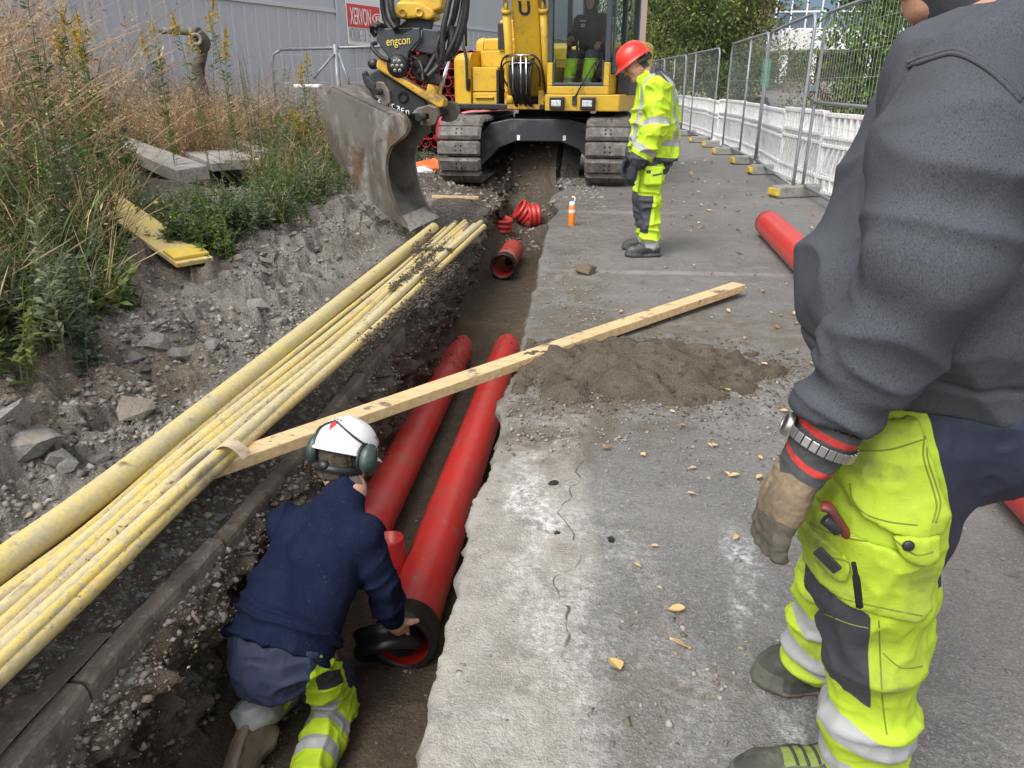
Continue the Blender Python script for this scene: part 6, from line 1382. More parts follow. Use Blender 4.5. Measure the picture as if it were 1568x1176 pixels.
skin_c = (.46, .25, .17)
M['skin'] = mat("skin", skin_c, .5, attrs=[("hair", (.10, .085, .075), .8), ("lip", (.36, .13, .10)), ("eye", (.03, .025, .02))], layers=[((.52, .25, .18), 24, .45, .75, 4), ((.40, .20, .13), 60, .6, .8, 3)], bump=(140, .12, 3))
YEL = (.44, .64, .022)
M['hivis'] = mat("hivis_cloth", YEL, .75, attrs=[("dark", (.045, .05, .06)), ("silver", (.30, .31, .30), .5), ("grey", (.25, .25, .25))], layers=[((.38, .55, .03), 5, .55, .82, 6)], bump=(500, .15, 2), bump2=(14, .25, 4))
def head(S_, c, F_, U_, sc=1.0, neck=None, k=.016):
    F_ = nrm(F_); U_ = nrm(np.asarray(U_) - F_ * (np.asarray(U_) @ F_)); R_ = np.cross(F_, U_); c = np.asarray(c, float)
    def p(r, f, u): return c + (R_ * r + F_ * f + U_ * u) * sc
    A = [R_, F_, U_]; e = lambda v: [x * sc for x in v]
    S_.ell(p(0, -.012, .035), e((.074, .094, .084)), A, k * sc); S_.ell(p(0, .03, -.03), e((.057, .06, .082)), A, .03 * sc)
    for s in (-1, 1): S_.cap(p(.052 * s, .0, -.055), p(.02 * s, .066, -.098), .022 * sc, .018 * sc, .02 * sc); S_.cap(p(.04 * s, .062, -.02), p(.045 * s, .05, -.04), .02 * sc, .018 * sc, .02 * sc)
    S_.ell(p(0, .072, -.098), e((.024, .02, .02)), A, .02 * sc)
    S_.cap(p(-.035, .074, .022), p(.035, .074, .022), .011 * sc, k=.014 * sc)
    for s in (-1, 1): S_.ell(p(.031 * s, .093, .004), e((.015, .011, .011)), A, .008 * sc, 'c'); S_.ell(p(.031 * s, .076, .003), e((.0125, .0125, .0115)), A, .003 * sc)
    S_.cap(p(0, .083, .012), p(0, .108, -.026), .008 * sc, .011 * sc, .012 * sc)
    for s in (-1, 1): S_.ell(p(.012 * s, .097, -.029), e((.009, .011, .008)), A, .008 * sc)
    S_.cap(p(-.018, .085, -.058), p(.018, .085, -.058), .0085 * sc, k=.006 * sc); S_.cap(p(-.015, .083, -.070), p(.015, .083, -.070), .0085 * sc, k=.006 * sc)
    for s in (-1, 1): S_.ell(p(.076 * s, -.008, -.005), e((.010, .019, .032)), A, .008 * sc); S_.ell(p(.083 * s, -.004, -.002), e((.006, .009, .018)), A, .005 * sc, 'c')
    if neck is not None: S_.cap(p(0, -.025, -.06), neck, .056 * sc, .062 * sc, .03 * sc)
    return p
def head_attrs(V, c, F_, U_, sc=1.0, hairline=None):
    F_ = nrm(F_); U_ = nrm(np.asarray(U_) - F_ * (np.asarray(U_) @ F_)); R_ = np.cross(F_, U_); L = (V - c) / sc; r, f, u = L @ R_, L @ F_, L @ U_
    lip = np.minimum.reduce([.024 - np.abs(r), .014 - np.abs(u + .064), f - .07]); eye = .0085 - np.sqrt((np.abs(r) - .031) ** 2 + (f - .086) ** 2 * .4 + (u - .003) ** 2)
    brow = np.minimum.reduce([.022 - np.abs(np.abs(r) - .032), .005 - np.abs(u - .026), f - .05]); near = .2 - np.linalg.norm(L, axis=1)
    hair = np.minimum.reduce([np.maximum(u - .055, -(f + .02) * 1.0 + .0 * u), u + .075, near, .06 - f]) if hairline is None else hairline(r, f, u)
    return {"hair": np.maximum(hair, np.minimum(brow, near)), "lip": np.minimum(lip, near), "eye": np.minimum(eye, near)}
def hard_hat(parent, c, F_, U_, m, sc=1.0, peak=.055, name="hard_hat"):
    F_ = nrm(F_); U_ = nrm(np.asarray(U_) - F_ * (np.asarray(U_) @ F_)); R_ = np.cross(F_, U_); nu, V = 48, []
    rows = [(t, 0) for t in np.linspace(.02, 1.0, 14)] + [(1.0, .4), (1.0, 1.0), (1.0, 1.02), (1.0, .9)]
    def pt(t, b, a, shell=1.0, dz=0.0):
        ph = t * math.pi / 2; x = math.sin(ph) ** .88 * math.cos(a); y = math.sin(ph) ** .88 * math.sin(a); z = math.cos(ph) ** .9 if t < 1 else 0
        rid = .005 * max(0, 1 - abs(x * .112) / .022) * (1 - t) * 1.5 if t < .95 else 0
        pk = b * (.012 + peak * max(0, y) ** 1.6 * (1 - .0 * abs(x)))
        return c + (R_ * x * (.112 * shell + pk * .55 * abs(x)) + F_ * y * (.138 * shell + pk) + U_ * (z * (.128 * shell) + rid - (.012 * b * (1 + .8 * max(0, y)) if b else 0) - .012 * (1 - t) * 0 + dz)) * sc
    mb = MB()
    for i, (t, b) in enumerate(rows): V += [pt(t, b, 2 * math.pi * j / nu, 1, -.004 if i == len(rows) - 2 else (-.006 if i == len(rows) - 1 else 0)) for j in range(nu)]
    V += [pt(.98, 0, 2 * math.pi * j / nu, .95) for j in range(nu)]; n = len(V) // nu
    mb.add(V, [(i * nu + j, i * nu + (j + 1) % nu, (i + 1) * nu + (j + 1) % nu, (i + 1) * nu + j) for i in range(n - 1) for j in range(nu)] + [tuple(range(nu))[::-1]], True)
    return mb.build(name, m, parent), pt
def shoe(parent, heel, toe, m, w=.05, up=None, name="shoe", hgt=.115, res=.005, ankle=None, amask=None, bootleg=.0):
    heel = np.asarray(heel, float); toe = np.asarray(toe, float); d = nrm(toe - heel); up = np.array([0, 0, 1.0]) if up is None else nrm(up); up = nrm(up - d * (up @ d)); s = np.cross(d, up); L = np.linalg.norm(toe - heel)
    S_ = Sdf(np.minimum(heel, toe) - .2, np.maximum(heel, toe) + .25, res); q = lambda a, u, r=0: heel + d * a * L + up * u + s * r
    A = [d, s, up]
    S_.chain([q(.13, .02), q(.42, .016), q(.72, .018), q(.88, .018)], [w * .78, w * .76, w * 1.02, w * .82], .02, up, .42)
    S_.chain([q(.16, .065), q(.36, .075), q(.58, .062), q(.80, .048), q(.90, .04)], [w * .80, w * .82, w * .86, w * .78, w * .62], .025, up, .95)
    S_.cap(q(.22, .08), q(.25, hgt + bootleg), w * .82, w * .92, .03)
    if ankle is not None: S_.cap(q(.25, hgt), ankle, w * .9, w * .95, .03)
    S_.plane(q(.5, 0), -up); S_.cap(q(.25, hgt + bootleg - .01), q(.24, hgt + bootleg + .1), w * .68, w * .7, 0.004, op='c')
    def at(V, N):
        u = (V - heel) @ up; a = ((V - heel) @ d) / L; r = np.abs((V - heel) @ s)
        return {"sole": .024 + .006 * np.cos(a * 6) - u, "lace": np.minimum.reduce([.024 - r, .16 - np.abs(a - .52), u - .05]), "toe": np.minimum(a - .78, .06 - u)}
    o = cloth(S_, name, m, parent, [(.0015, (60, 60, 60), 3, None)], at); off = Vector(parent.location)
    bv = BVHTree.FromPolygons([tuple(v.co + off) for v in o.data.vertices], [tuple(p.vertices) for p in o.data.polygons]); mb = MB()
    for a in (.40, .47, .54, .61):
        row = []
        for r in np.linspace(-.024, .024, 6):
            h = bv.ray_cast(Vector(q(a + r * .6, .3, r)), Vector(-up))
            if h[0] is not None: row.append(np.array(h[0]) + up * .001)
        if len(row) > 2: mb.tube(row, .0032, 6)
    if mb.V: mb.build("lace", M['lace'], parent if False else o)
    return o
def finger(S_, P, r, k=.004): S_.chain(P, np.linspace(r, r * .78, len(P)), k)
M['lace'] = mat('boot_lace', (.03, .03, .032), .8)
M['shoe_olive'] = mat("muddy_work_shoe", (.036, .038, .032), .8, attrs=[("sole", (.15, .125, .085)), ("lace", (.15, .20, .04)), ("toe", (.085, .085, .068))], layers=[((.115, .105, .08), 12, .48, .66, 9), ((.02, .02, .018), 6, .5, .7, 6)], bump=(80, .3, 4))
M['shoe_black'] = mat("black_safety_shoe", (.035, .036, .038), .6, attrs=[("sole", (.07, .068, .065)), ("lace", (.10, .10, .10)), ("toe", (.05, .05, .05))], layers=[((.13, .12, .105), 9, .52, .74, 6)], bump=(80, .2, 4))
M['boot_brown'] = mat("muddy_boot", (.10, .075, .055), .9, attrs=[("sole", (.20, .16, .12)), ("lace", (.05, .05, .055)), ("toe", (.14, .11, .085))], layers=[((.19, .155, .12), 7, .45, .68, 6)], bump=(50, .5, 5))

# ---------------- the big man on the right, looking into the trench
px = aty
man = empty("person", (.58, 1.22, 0), "man in dark grey sweater and yellow work trousers close by, head out of frame", "person")
hc = np.array([.475, 1.2, 1.54]); hF = np.array([-.86, .02, -.5]); hU = np.array([-.45, 0, .9]); nb = np.array([.57, 1.2, 1.40])
Sh = px(1492, 118, 1.02); El = px(1430, 392, .955); Wr = px(1252, 682, 1.0)
ShR = np.array([Sh[0] + .13, 1.37, Sh[2] + .0]); ElR = np.array([.72, 1.44, 1.06]); WrR = np.array([.68, 1.42, .86])
LL = [(px(1372, 690, 1.10), .098), (px(1350, 790, 1.09), .100), (px(1337, 885, 1.09), .092), (px(1340, 985, 1.10), .080), (px(1330, 1090, 1.11), .071), (px(1318, 1165, 1.12), .064)]
RLp = [np.array([.61, 1.35, .80]), np.array([.60, 1.36, .62]), np.array([.595, 1.375, .47]), np.array([.585, 1.385, .32]), np.array([.575, 1.40, .18]), np.array([.57, 1.405, .09])]; RLr = [.10, .098, .088, .078, .070, .064]
S_ = Sdf((.2, .8, -.02), (1.0, 1.75, 1.72), .008)
hp = head(S_, hc, hF, hU, 1.0, nb); S_.cap(nb, (.62, 1.2, 1.1), .07, .12, .05, (1, 0, 0), .7); S_.cap((.62, 1.2, 1.1), (.62, 1.2, .86), .13, .13, .05)
S_.chain([ShR, ElR, WrR], [.05, .04, .03]); S_.chain([Sh, El, Wr], [.05, .042, .03]); S_.chain([p for p, r in LL], [r * .6 for p, r in LL]); S_.chain(RLp, [r * .6 for r in RLr]); S_.ell((.60, 1.22, .82), (.13, .15, .12))
S_.cap(Sh, nb, .05, .06); S_.cap(ShR, nb, .05, .06)
cloth(S_, "body", M['skin'], man, (), lambda V, N: head_attrs(V, hc, hF, hU, 1.0))
M['sweater'] = mat("charcoal_melange_knit", (.058, .063, .075), .95, layers=[((.080, .086, .101), 700, .45, .65, 3, (1, 1, .5)), ((.042, .046, .056), 480, .54, .68, 3, (1, 1, .5)), ((.10, .105, .115), 900, .66, .72, 2), ((.075, .08, .09), 4, .5, .8, 5)], bump=(520, .14, 2, None, .002), bump2=(30, .1, 4), spec=.15)
S_ = Sdf((.25, .80, .80), (1.05, 1.72, 1.50), .006); sx = (1, 0, 0)
S_.cap((.605, 1.21, 1.02), (.62, 1.21, 1.24), .205, .20, .05, sx, .86); S_.ell((.53, 1.19, 1.005), (.168, .18, .165), None, .08); S_.ell((.57, 1.2, 1.20), (.125, .165, .14), None, .08); S_.cap((.61, 1.21, .90), (.605, 1.21, 1.02), .18, .20, .04, sx, .9)
S_.cap((.545, 1.16, 1.24), (.495, 1.16, 1.04), .10, .125, .10, (0, 1, 0), 1.25); S_.ell((.72, 1.2, 1.24), (.10, .18, .16), None, .06)
S_.cap(Sh + (0, .02, -.01), nb + (.03, -.03, -.04), .092, .10, .06); S_.cap(ShR, nb + (.03, .03, -.04), .085, .09, .06); S_.cap(nb + (.01, 0, -.03), nb + (-.02, 0, .02), .082, .076, .03)
for P_ in ((Sh, El, Wr), (ShR, ElR, WrR)):
    t_ = P_[2] - P_[1]; S_.chain([P_[0], P_[0] * .5 + P_[1] * .5, P_[1], P_[1] + t_ * .45, P_[1] + t_ * .86, P_[1] + t_ * 1.06], [.096, .097, .083, .067, .054, .043], .018)
S_.plane((.6, 1.2, .868), (-.10, 0, -1)); S_.plane(nb + nrm(np.array([-.3, 0, 1])) * .028, (-.3, 0, 1)); S_.cap(nb + (0, 0, .0), nb + (-.06, 0, .16), .066, .07, .006, op='c')
armt = lambda V: np.clip(1 - seg_d(V, El, Wr) / .16, 0, 1)
def sw_folds(V):
    return .35 + .65 * np.clip((1.2 - V[:, 2]) / .25, 0, 1)
def sw_extra(V, F): pass
V, F = S_.mesh(); V = relax(V, F, 2); N = vnormals(V, F)
dv = nrm(El - Sh); e2 = nrm(Wr - El)
w_el = np.exp(-(np.linalg.norm(V - El, axis=1) / .17) ** 2); w_fa = np.exp(-(seg_d(V, El, Wr) / .10) ** 4); w_arm = np.exp(-(seg_d(V, Sh, El) / .12) ** 4)
qq = V + .03 * np.stack([vnoise(V * 9, 1), vnoise(V * 9, 2), vnoise(V * 9, 3)], -1)
d = .015 * w_el * crease(np.stack([qq @ dv * 15, qq @ e2 * 6, qq[:, 1] * 4], -1), 1, 5)
d += .012 * w_fa * crease(np.stack([qq @ e2 * 24, qq[:, 1] * 6, qq[:, 0] * 4], -1), 1, 6) * np.clip(seg_t(V, El, Wr) * 1.4, 0, 1)
d += .013 * w_arm * crease(np.stack([qq[:, 0] * 10 + qq @ dv * 3, qq[:, 1] * 8, qq @ dv * 2.0], -1), 1, 7)
d += .009 * (1 - w_arm) * (1 - w_fa) * crease(np.stack([qq[:, 0] * 5, qq[:, 1] * 5, (qq[:, 2] + qq[:, 0] * .8) * 7], -1), 1, 8) * np.clip((1.35 - V[:, 2]) / .2, .2, 1)
d += .004 * fbm(V * 14, 3, 9)
sj = nrm(dv + np.array([.15, -.25, .0])); ts = np.linalg.norm(V - (Sh + np.array([0, .03, 0])), axis=1)       # the shoulder seam and the ribbed hem
seam = np.abs((V - Sh) @ nrm(np.array([.25, -.9, -.45])) + .005); d -= .005 * np.exp(-(seam / .006) ** 2) * (V[:, 2] > 1.16) * (np.linalg.norm(V - Sh, axis=1) < .25)
d += .004 * np.exp(-((seam - .012) / .007) ** 2) * (V[:, 2] > 1.16) * (np.linalg.norm(V - Sh, axis=1) < .25)
d += .006 * bandm(V[:, 2] + .10 * (V[:, 0] - .6), .80, .925).clip(0, .006) / .006 * (1 - w_fa) * 0
hem = (V[:, 2] - .868 + .1 * (V[:, 0] - .6)); d -= .006 * np.exp(-((hem - .055) / .006) ** 2) * (1 - w_fa)
V2 = V + N * d[:, None]
mesh("sweater", V2, F, M['sweater'], man, True)
def on_surface(o, pts, out=.001):
    me = o.data; off = o.matrix_world.translation if o.parent is None else Vector(o.location) + Vector(o.parent.location)
    bv = BVHTree.FromPolygons([tuple(v.co + off) for v in me.vertices], [tuple(p.vertices) for p in me.polygons]); res = []
    for q in smoothpath([np.array([x, y, 0.0]) for x, y in pts], 8):
        d_ = nrm(ray(q[0], q[1])); h = bv.ray_cast(Vector(CP), Vector(d_))
        if h[0] is not None: res.append(np.array(h[0]) - d_ * out)
    return res
swt = [c for c in man.children if c.name.startswith('sweater')][0]; mb = MB()
for pts in ([(1389, 96), (1425, 84), (1462, 76), (1500, 92), (1535, 118), (1566, 150)], [(1390, 102), (1425, 90), (1462, 82), (1500, 98), (1533, 124), (1562, 155)]): mb.tube(on_surface(swt, pts, .0), .0032, 6)
mb.build("shoulder_seam", M['sweater'], man)
# collar
mb = MB(); cn = nb + (-.012, 0, .012); mb.grid(lambda u, v: cn + np.array([math.cos(6.283 * u) * (.083 + .012 * v) - .03 * v, math.sin(6.283 * u) * (.080 + .01 * v), .052 * v - .010 + .022 * math.cos(6.283 * u) * (1 - .4 * v)]), 40, 5)
o = mb.build("collar", M['sweater'], man); o.modifiers.new("thickness", 'SOLIDIFY').thickness = .008
mb = MB(); fl = [(1393, 58), (1374, 74), (1367, 100), (1354, 136), (1347, 158), (1355, 158), (1368, 128), (1380, 104), (1396, 88)]; A_ = [aty(x, y, 1.10) for x, y in fl]; B_ = [a + np.array([.004, .014, 0]) for a in A_]; n = len(fl)
mb.add(A_ + B_, [tuple(range(n)), tuple(range(n, 2 * n))[::-1]] + [(i, n + i, n + (i + 1) % n, (i + 1) % n) for i in range(n)]); mb.build("collar_flap", M['sweater'], man, bevel=.003)
mb = MB(); mb.tube([aty(x, y, 1.096) for x, y in ((1392, 58), (1374, 74), (1367, 100), (1354, 136))], .003, 6); mb.build("zip", M['galv'], man)
# trousers
M['trousers'] = mat("hivis_trousers", (.37, .51, .022), .72, attrs=[("navy", (.012, .016, .035)), ("dark", (.035, .037, .046)), ("silver", (.29, .30, .30), .5), ("inner", (.01, .01, .012))], layers=[((.29, .38, .035), 5, .44, .68, 7), ((.15, .16, .06), 11, .57, .74, 7)], bump=(380, .2, 2, None, .004), bump2=(22, .22, 4))
def legs(grow=0.0, only=None, res=.006, lo=(.28, .92, .02), hi=(.98, 1.56, .99)):
    S_ = Sdf(lo, hi, res)
    if only != 'R': S_.chain([p for p, r in LL], [r + grow for p, r in LL], .03, (0, 1, 0), .95)
    if only is None:
        S_.chain(RLp, RLr, .03); S_.ell((.625, 1.23, .82), (.165, .205, .15), None, .06); S_.ell((.70, 1.2, .815), (.12, .175, .115), None, .05); S_.cap((.60, 1.21, .90), (.60, 1.21, .98), .165, .165, .04, sx, .9)
    return S_
XZ = lambda pts, Y: np.array([[aty(x, y, Y)[0], aty(x, y, Y)[2]] for x, y in pts])
P_navy = XZ([(1424, 600), (1427, 690), (1440, 745), (1447, 790), (1440, 835), (1429, 880), (1434, 905), (1700, 905), (1700, 600)], 1.03); P_knee = XZ([(1236, 900), (1275, 915), (1330, 936), (1334, 1010), (1343, 1110), (1318, 1098), (1290, 1078), (1262, 1045), (1240, 1000), (1225, 950)], 1.01)
def tr_attr(V, N):
    q = np.stack([V[:, 0], V[:, 2]], -1); side = 1.2 - V[:, 1]; zz = V[:, 2] + .38 * (V[:, 0] - .55)
    bands = np.maximum(bandm(zz, .205, .252), bandm(zz, .115, .155)); return {"navy": np.maximum(np.minimum(poly_sd(q, P_navy), side + .1), np.where(V[:, 2] > .6, V[:, 0] - .66, -1)), "dark": np.minimum(poly_sd(q, P_knee), side), "silver": bands, "inner": np.full(len(V), -1.0)}
S_ = legs(); S_.plane((.6, 1.2, .965), (0, 0, 1)); S_.plane((.5, 1.1, .075), (0, 0, -1)); S_.cap(LL[4][0], LL[5][0] - (0, 0, .1), .05, .047, .004, op='c'); S_.cap(RLp[4], RLp[5] - (0, 0, .1), .05, .047, .004, op='c')
lowf = lambda V: np.clip((.55 - V[:, 2]) / .3, .15, 1); kn = lambda V: np.exp(-((V[:, 2] - .45) / .14) ** 2) + .25
cloth(S_, "trousers", M['trousers'], man, [(.010, (4, 4, 17), 11, lowf), (.006, (7, 7, 13), 12, kn), (.004, (13, 13, 4), 13, None), (.002, (34, 34, 26), 14, None)], tr_attr, 1)
def panel(name, pts, Y, grow, m, top_open=False, attrs=None, folds=((.004, (9, 9, 6), 17, None), (.002, (30, 30, 24), 18, None))):
    S_ = legs(grow, 'L', .005, (.28, .90, .40), (.80, 1.2, .96)); q = XZ(pts, Y); X, Y_, Z = np.meshgrid(*S_.ax, indexing='ij'); sd = poly_sd(np.stack([X[:, 0, :].ravel(), Z[:, 0, :].ravel()], -1), q).reshape(X.shape[0], 1, X.shape[2])
    inner = S_.f + .012; S_.f = np.maximum(np.maximum(S_.f, -sd.astype(np.float32)), -inner - .004); S_.f = np.maximum(S_.f, (Y_ - 1.1).astype(np.float32)); return cloth(S_, name, m, man, folds, attrs, 2)
M['pocket'] = mat("hivis_pocket", (.35, .47, .024), .75, layers=[((.27, .33, .045), 6, .44, .66, 7), ((.12, .125, .05), 9, .54, .70, 7)], bump=(380, .2, 2, None, .004), bump2=(20, .3, 4))
panel("holster_pocket", [(1312, 672), (1360, 665), (1420, 652), (1426, 690), (1440, 742), (1447, 772), (1440, 808), (1405, 812), (1360, 806), (1322, 793), (1300, 765), (1296, 720)], 1.0, .022, M['pocket'])
panel("thigh_pocket", [(1244, 792), (1262, 806), (1300, 818), (1355, 829), (1375, 838), (1400, 850), (1428, 852), (1436, 860), (1428, 930), (1415, 950), (1345, 936), (1320, 932), (1292, 925), (1256, 908), (1230, 880), (1232, 850)], 1.0, .016, M['pocket'])
panel("pocket_flap", [(1360, 812), (1436, 812), (1432, 850), (1405, 856), (1386, 848), (1368, 830)], .99, .027, M['pocket'])
panel("phone_pocket", [(1245, 842), (1275, 848), (1305, 858), (1303, 895), (1290, 902), (1270, 893), (1240, 878)], .99, .024, M['pocket'])
p = aty(1391, 836, .958); mb = MB(); mb.ball(p, (.009, .005, .009)); mb.build("button", M['blk'], man)
p0, p1 = aty(1251, 842, .966), aty(1283, 874, .953); ax_ = nrm(p1 - p0); mb = MB(); mb.box((p0 + p1) / 2, (np.linalg.norm(p1 - p0) / 2, .003, .008), np.array([ax_, nrm(np.cross(ax_, (0, 0, 1.0))), np.cross(ax_, nrm(np.cross(ax_, (0, 0, 1.0)))) * -1])); mb.build("pocket_label", M['blk'], man, bevel=.001)
mb = MB(); mb.tube(smoothpath([aty(1307, 862, .955), aty(1311, 885, .955), aty(1316, 928, .965)], 5), [.004] * 5 + [.006] * 6, 6); mb.build("pocket_slit", M['dark_hole'], man)
# stitching along the pocket edges
M['stitch'] = mat("grimy_stitching", (.16, .19, .03), .8)
def stitch(name, pts, r=.0013):
    o = [c for c in man.children if c.name.split('.')[0] == name][0]; mb = MB(); P_ = on_surface(o, pts, .0)
    if len(P_) > 3: mb.tube(P_, r, 5); mb.build("stitching", M['stitch'], man)
stitch("holster_pocket", [(1318, 690), (1365, 688), (1422, 670)]); stitch("holster_pocket", [(1421, 665), (1420, 700), (1433, 742), (1440, 772), (1433, 800)]); stitch("holster_pocket", [(1416, 665), (1414, 700), (1427, 744), (1434, 774), (1428, 800)]); stitch("holster_pocket", [(1302, 740), (1306, 765), (1326, 787), (1362, 799), (1405, 804)])
stitch("thigh_pocket", [(1240, 800), (1262, 812), (1300, 824), (1352, 834)]); stitch("thigh_pocket", [(1238, 875), (1262, 901), (1296, 918), (1345, 929), (1412, 943)]); stitch("pocket_flap", [(1366, 822), (1389, 842), (1406, 850), (1428, 845)]); stitch("phone_pocket", [(1246, 848), (1276, 854), (1300, 863), (1298, 892)])
stitch("trousers", [(1346, 950), (1348, 1010), (1352, 1080), (1358, 1125)]); stitch("trousers", [(1352, 1000), (1380, 1022), (1412, 1020)]); stitch("trousers", [(1262, 940), (1300, 955), (1330, 962)])
# shoes
shoe(man, (px(1340, 1176, 1.10)[0] + .03, 1.115, 0.0), (px(1128, 1176, 1.10)[0], 1.13, 0.0), M['shoe_olive'], .052)
shoe(man, (.64, 1.425, 0.0), (aty(1163, 1055, 1.42)[0], 1.43, 0.0), M['shoe_olive'], .052)
# glove of the near hand, fingers curled, and the hidden one
M['glove'] = mat("worn_leather_glove", (.205, .15, .09), .8, attrs=[("knit", (.05, .052, .056)), ("red", (.40, .03, .025)), ("tips", (.085, .075, .058))], layers=[((.11, .085, .055), 14, .42, .64, 7), ((.29, .225, .14), 30, .58, .75, 5)], bump=(90, .35, 5, None, .004))
def glove(Wp_, dirv, back, across, parent, curl=1.0, res=.0028):
    """Wp_ wrist, dirv towards the knuckles, back = out of the back of the hand, across = towards the thumb"""
    d = nrm(dirv); b = nrm(back - d * (back @ d)); a = nrm(across - d * (across @ d) - b * (across @ b)); S_ = Sdf(Wp_ - .16, Wp_ + .22, res)
    q = lambda x, y, z: Wp_ + d * x + a * y + b * z
    S_.chain([q(-.01, 0, 0), q(.035, 0, .004), q(.075, -.002, .004), q(.092, -.004, 0)], [.036, .042, .046, .041], .015, b, .60)
    S_.cap(q(-.055, 0, 0), q(.0, 0, 0), .053, .043, .012, b, .80)
    for j, (y, L, r) in enumerate(((.031, .088, .0135), (.010, .098, .0142), (-.012, .092, .0138), (-.033, .074, .0128))):
        P_ = [q(.082, y, .002)]; an = .25 * curl; x, z = .090, .002; sp = y * 1.08
        for s_, da in ((.45, .42), (.33, .55), (.27, .40)):
            x += L * s_ * math.cos(an); z -= L * s_ * math.sin(an); P_.append(q(x, sp, z)); an += da * curl
        S_.chain(P_, [r * 1.1, r, r * .97, r * .86], .007)
    S_.chain([q(.022, .030, -.006), q(.052, .054, -.020), q(.078, .058, -.036), q(.098, .050, -.048)], [.020, .0165, .0145, .0125], .010)
    S_.cap(q(-.04, 0, 0), q(-.09, 0, 0), .045, .052, .004, b, .8, op='c')
    def at(V, N):
        L = V - Wp_; x, y, z = L @ d, L @ a, L @ b
        kn = np.minimum(.024 - x + .5 * np.maximum(0, .022 - np.abs(y + .0)) * (z > 0), 1); return {"knit": kn, "red": np.maximum(bandm(x, -.056, -.045), bandm(x + .12 * y, -.006, .004)), "tips": np.maximum(np.minimum(.010 - z * .2, x - .102 - .2 * (y)), -1)}
    return cloth(S_, "glove", M['glove'], parent, [(.0013, (55, 55, 40), 3, None), (.0007, (110, 110, 110), 5, None)], at, 1)
Kn = px(1204, 762, 1.0); glove(Wr + nrm(Kn - Wr) * .022, Kn - Wr, np.array([-1.0, -.12, -.35]), np.array([-.1, 1.0, 0]), man, .55)
glove(WrR + (-.02, 0, -.03), np.array([-.1, 0, -1.0]), np.array([-.3, 1, .1]), np.array([-1.0, 0, .2]), man, .8, .005)
# wrist watch over the glove's cuff
wd = nrm(Kn - Wr); wa = Wr + wd * -.012; mb = MB(); A1, A2, A3_ = frame(wd, (0, 1, 0))
bk1 = nrm(np.array([-.95, .15, -.2]) - wd * (np.array([-.95, .15, -.2]) @ wd)); bk2 = np.cross(wd, bk1)
M['steel'] = mat("watch_steel", (.36, .36, .36), .4, metal=.9)
for k in range(26):
    t = 2 * math.pi * k / 26; n_ = bk1 * math.cos(t) * 1.0 + bk2 * math.sin(t); tn = -bk1 * math.sin(t) + bk2 * math.cos(t)
    mb.box(wa + bk1 * math.cos(t) * .050 + bk2 * math.sin(t) * .056, (.0055, .0075, .002), np.array([tn, wd, n_]))
wt = mb.build("watch_strap", M['steel'], man, bevel=.001)
c0 = wa + bk1 * .052; mb = MB(); mb.pipe(c0 - bk1 * .004, c0 + bk1, [(0, .018), (.007, .018), (.009, .0155), (.009, .0135), (.0075, .0135)], 28); mb.build("watch_case", M['steel'], man)
mb = MB(); mb.pipe(c0 - bk1 * .004, c0 + bk1, [(.0076, .0135), (.0077, 0)], 24); mb.build("watch_face", M['blk'], man)
# knife in the pocket
kn_ = smoothpath([aty(1258, 775, .972), aty(1270, 778, .968), aty(1283, 797, .968), aty(1296, 818, .975)], 5); mb = MB(); mb.tube(kn_, [.010] + [.012] * (len(kn_) - 2) + [.010], 10, flat=.6); kf = mb.build("folding_knife", mat("dark_red_grip", (.17, .02, .018), .5, layers=[((.06, .02, .02), 20, .5, .7)])); tag(kf, "dark red folding knife handle sticking out of the yellow thigh pocket", "knife")
mb = MB(); mb.tube(smoothpath([aty(1262, 795, .962), aty(1272, 803, .96), aty(1282, 812, .963)], 4), .009, 8); mb.build("grip_inlay", M['blk'], kf)

# ---------------- the kneeling man in the trench
kp = empty("person", (-1.0, 2.0, -.9), "man in navy fleece and white helmet kneeling in the trench at the red pipe", "person")
hR = px(470, 988, 1.92); hL = px(396, 974, 1.97); kR = atz(516, 1072, -.82); kL = atz(440, 1036, -.82); aR = np.array([kR[0] + .01, kR[1] - .40, -.83]); aL = atz(384, 1106, -.73)
pv = (hR + hL) / 2; nk = px(533, 752, 2.34); hdc = px(528, 704, 2.43); sR = px(553, 822, 2.22); sL = px(440, 806, 2.30); ch = (sR + sL) / 2 + (0, -.02, -.06)
hand_t = px(618, 975, PIPE_R0[1] + .03); wR = px(603, 950, 2.26); eR = px(580, 892, 2.20); eL = np.array([sL[0] - .06, 2.50, -.45]); wL = np.array([-1.02, 2.70, -.66])
lat = nrm(sR - sL); spn = nrm(nk - pv); sag = nrm(np.cross(lat, spn))
hF = nrm(np.array([.34, .80, -.52])); hU = nrm(np.array([.12, .42, .9]))
S_ = Sdf((-1.5, 1.45, -.93), (-.45, 2.95, .25), .0055)
head(S_, hdc, hF, hU, 1.0, nk); S_.cap(nk, ch, .06, .11, .04, sag, .7); S_.cap(ch, pv, .12, .12, .05, sag, .75); S_.cap(sL, sR, .05, k=.03)
S_.chain([sR, eR, wR], [.046, .038, .028]); S_.chain([sL, eL, wL], [.046, .038, .028]); S_.chain([hR, kR, aR], [.085, .05, .035]); S_.chain([hL, kL, aL], [.085, .05, .035])
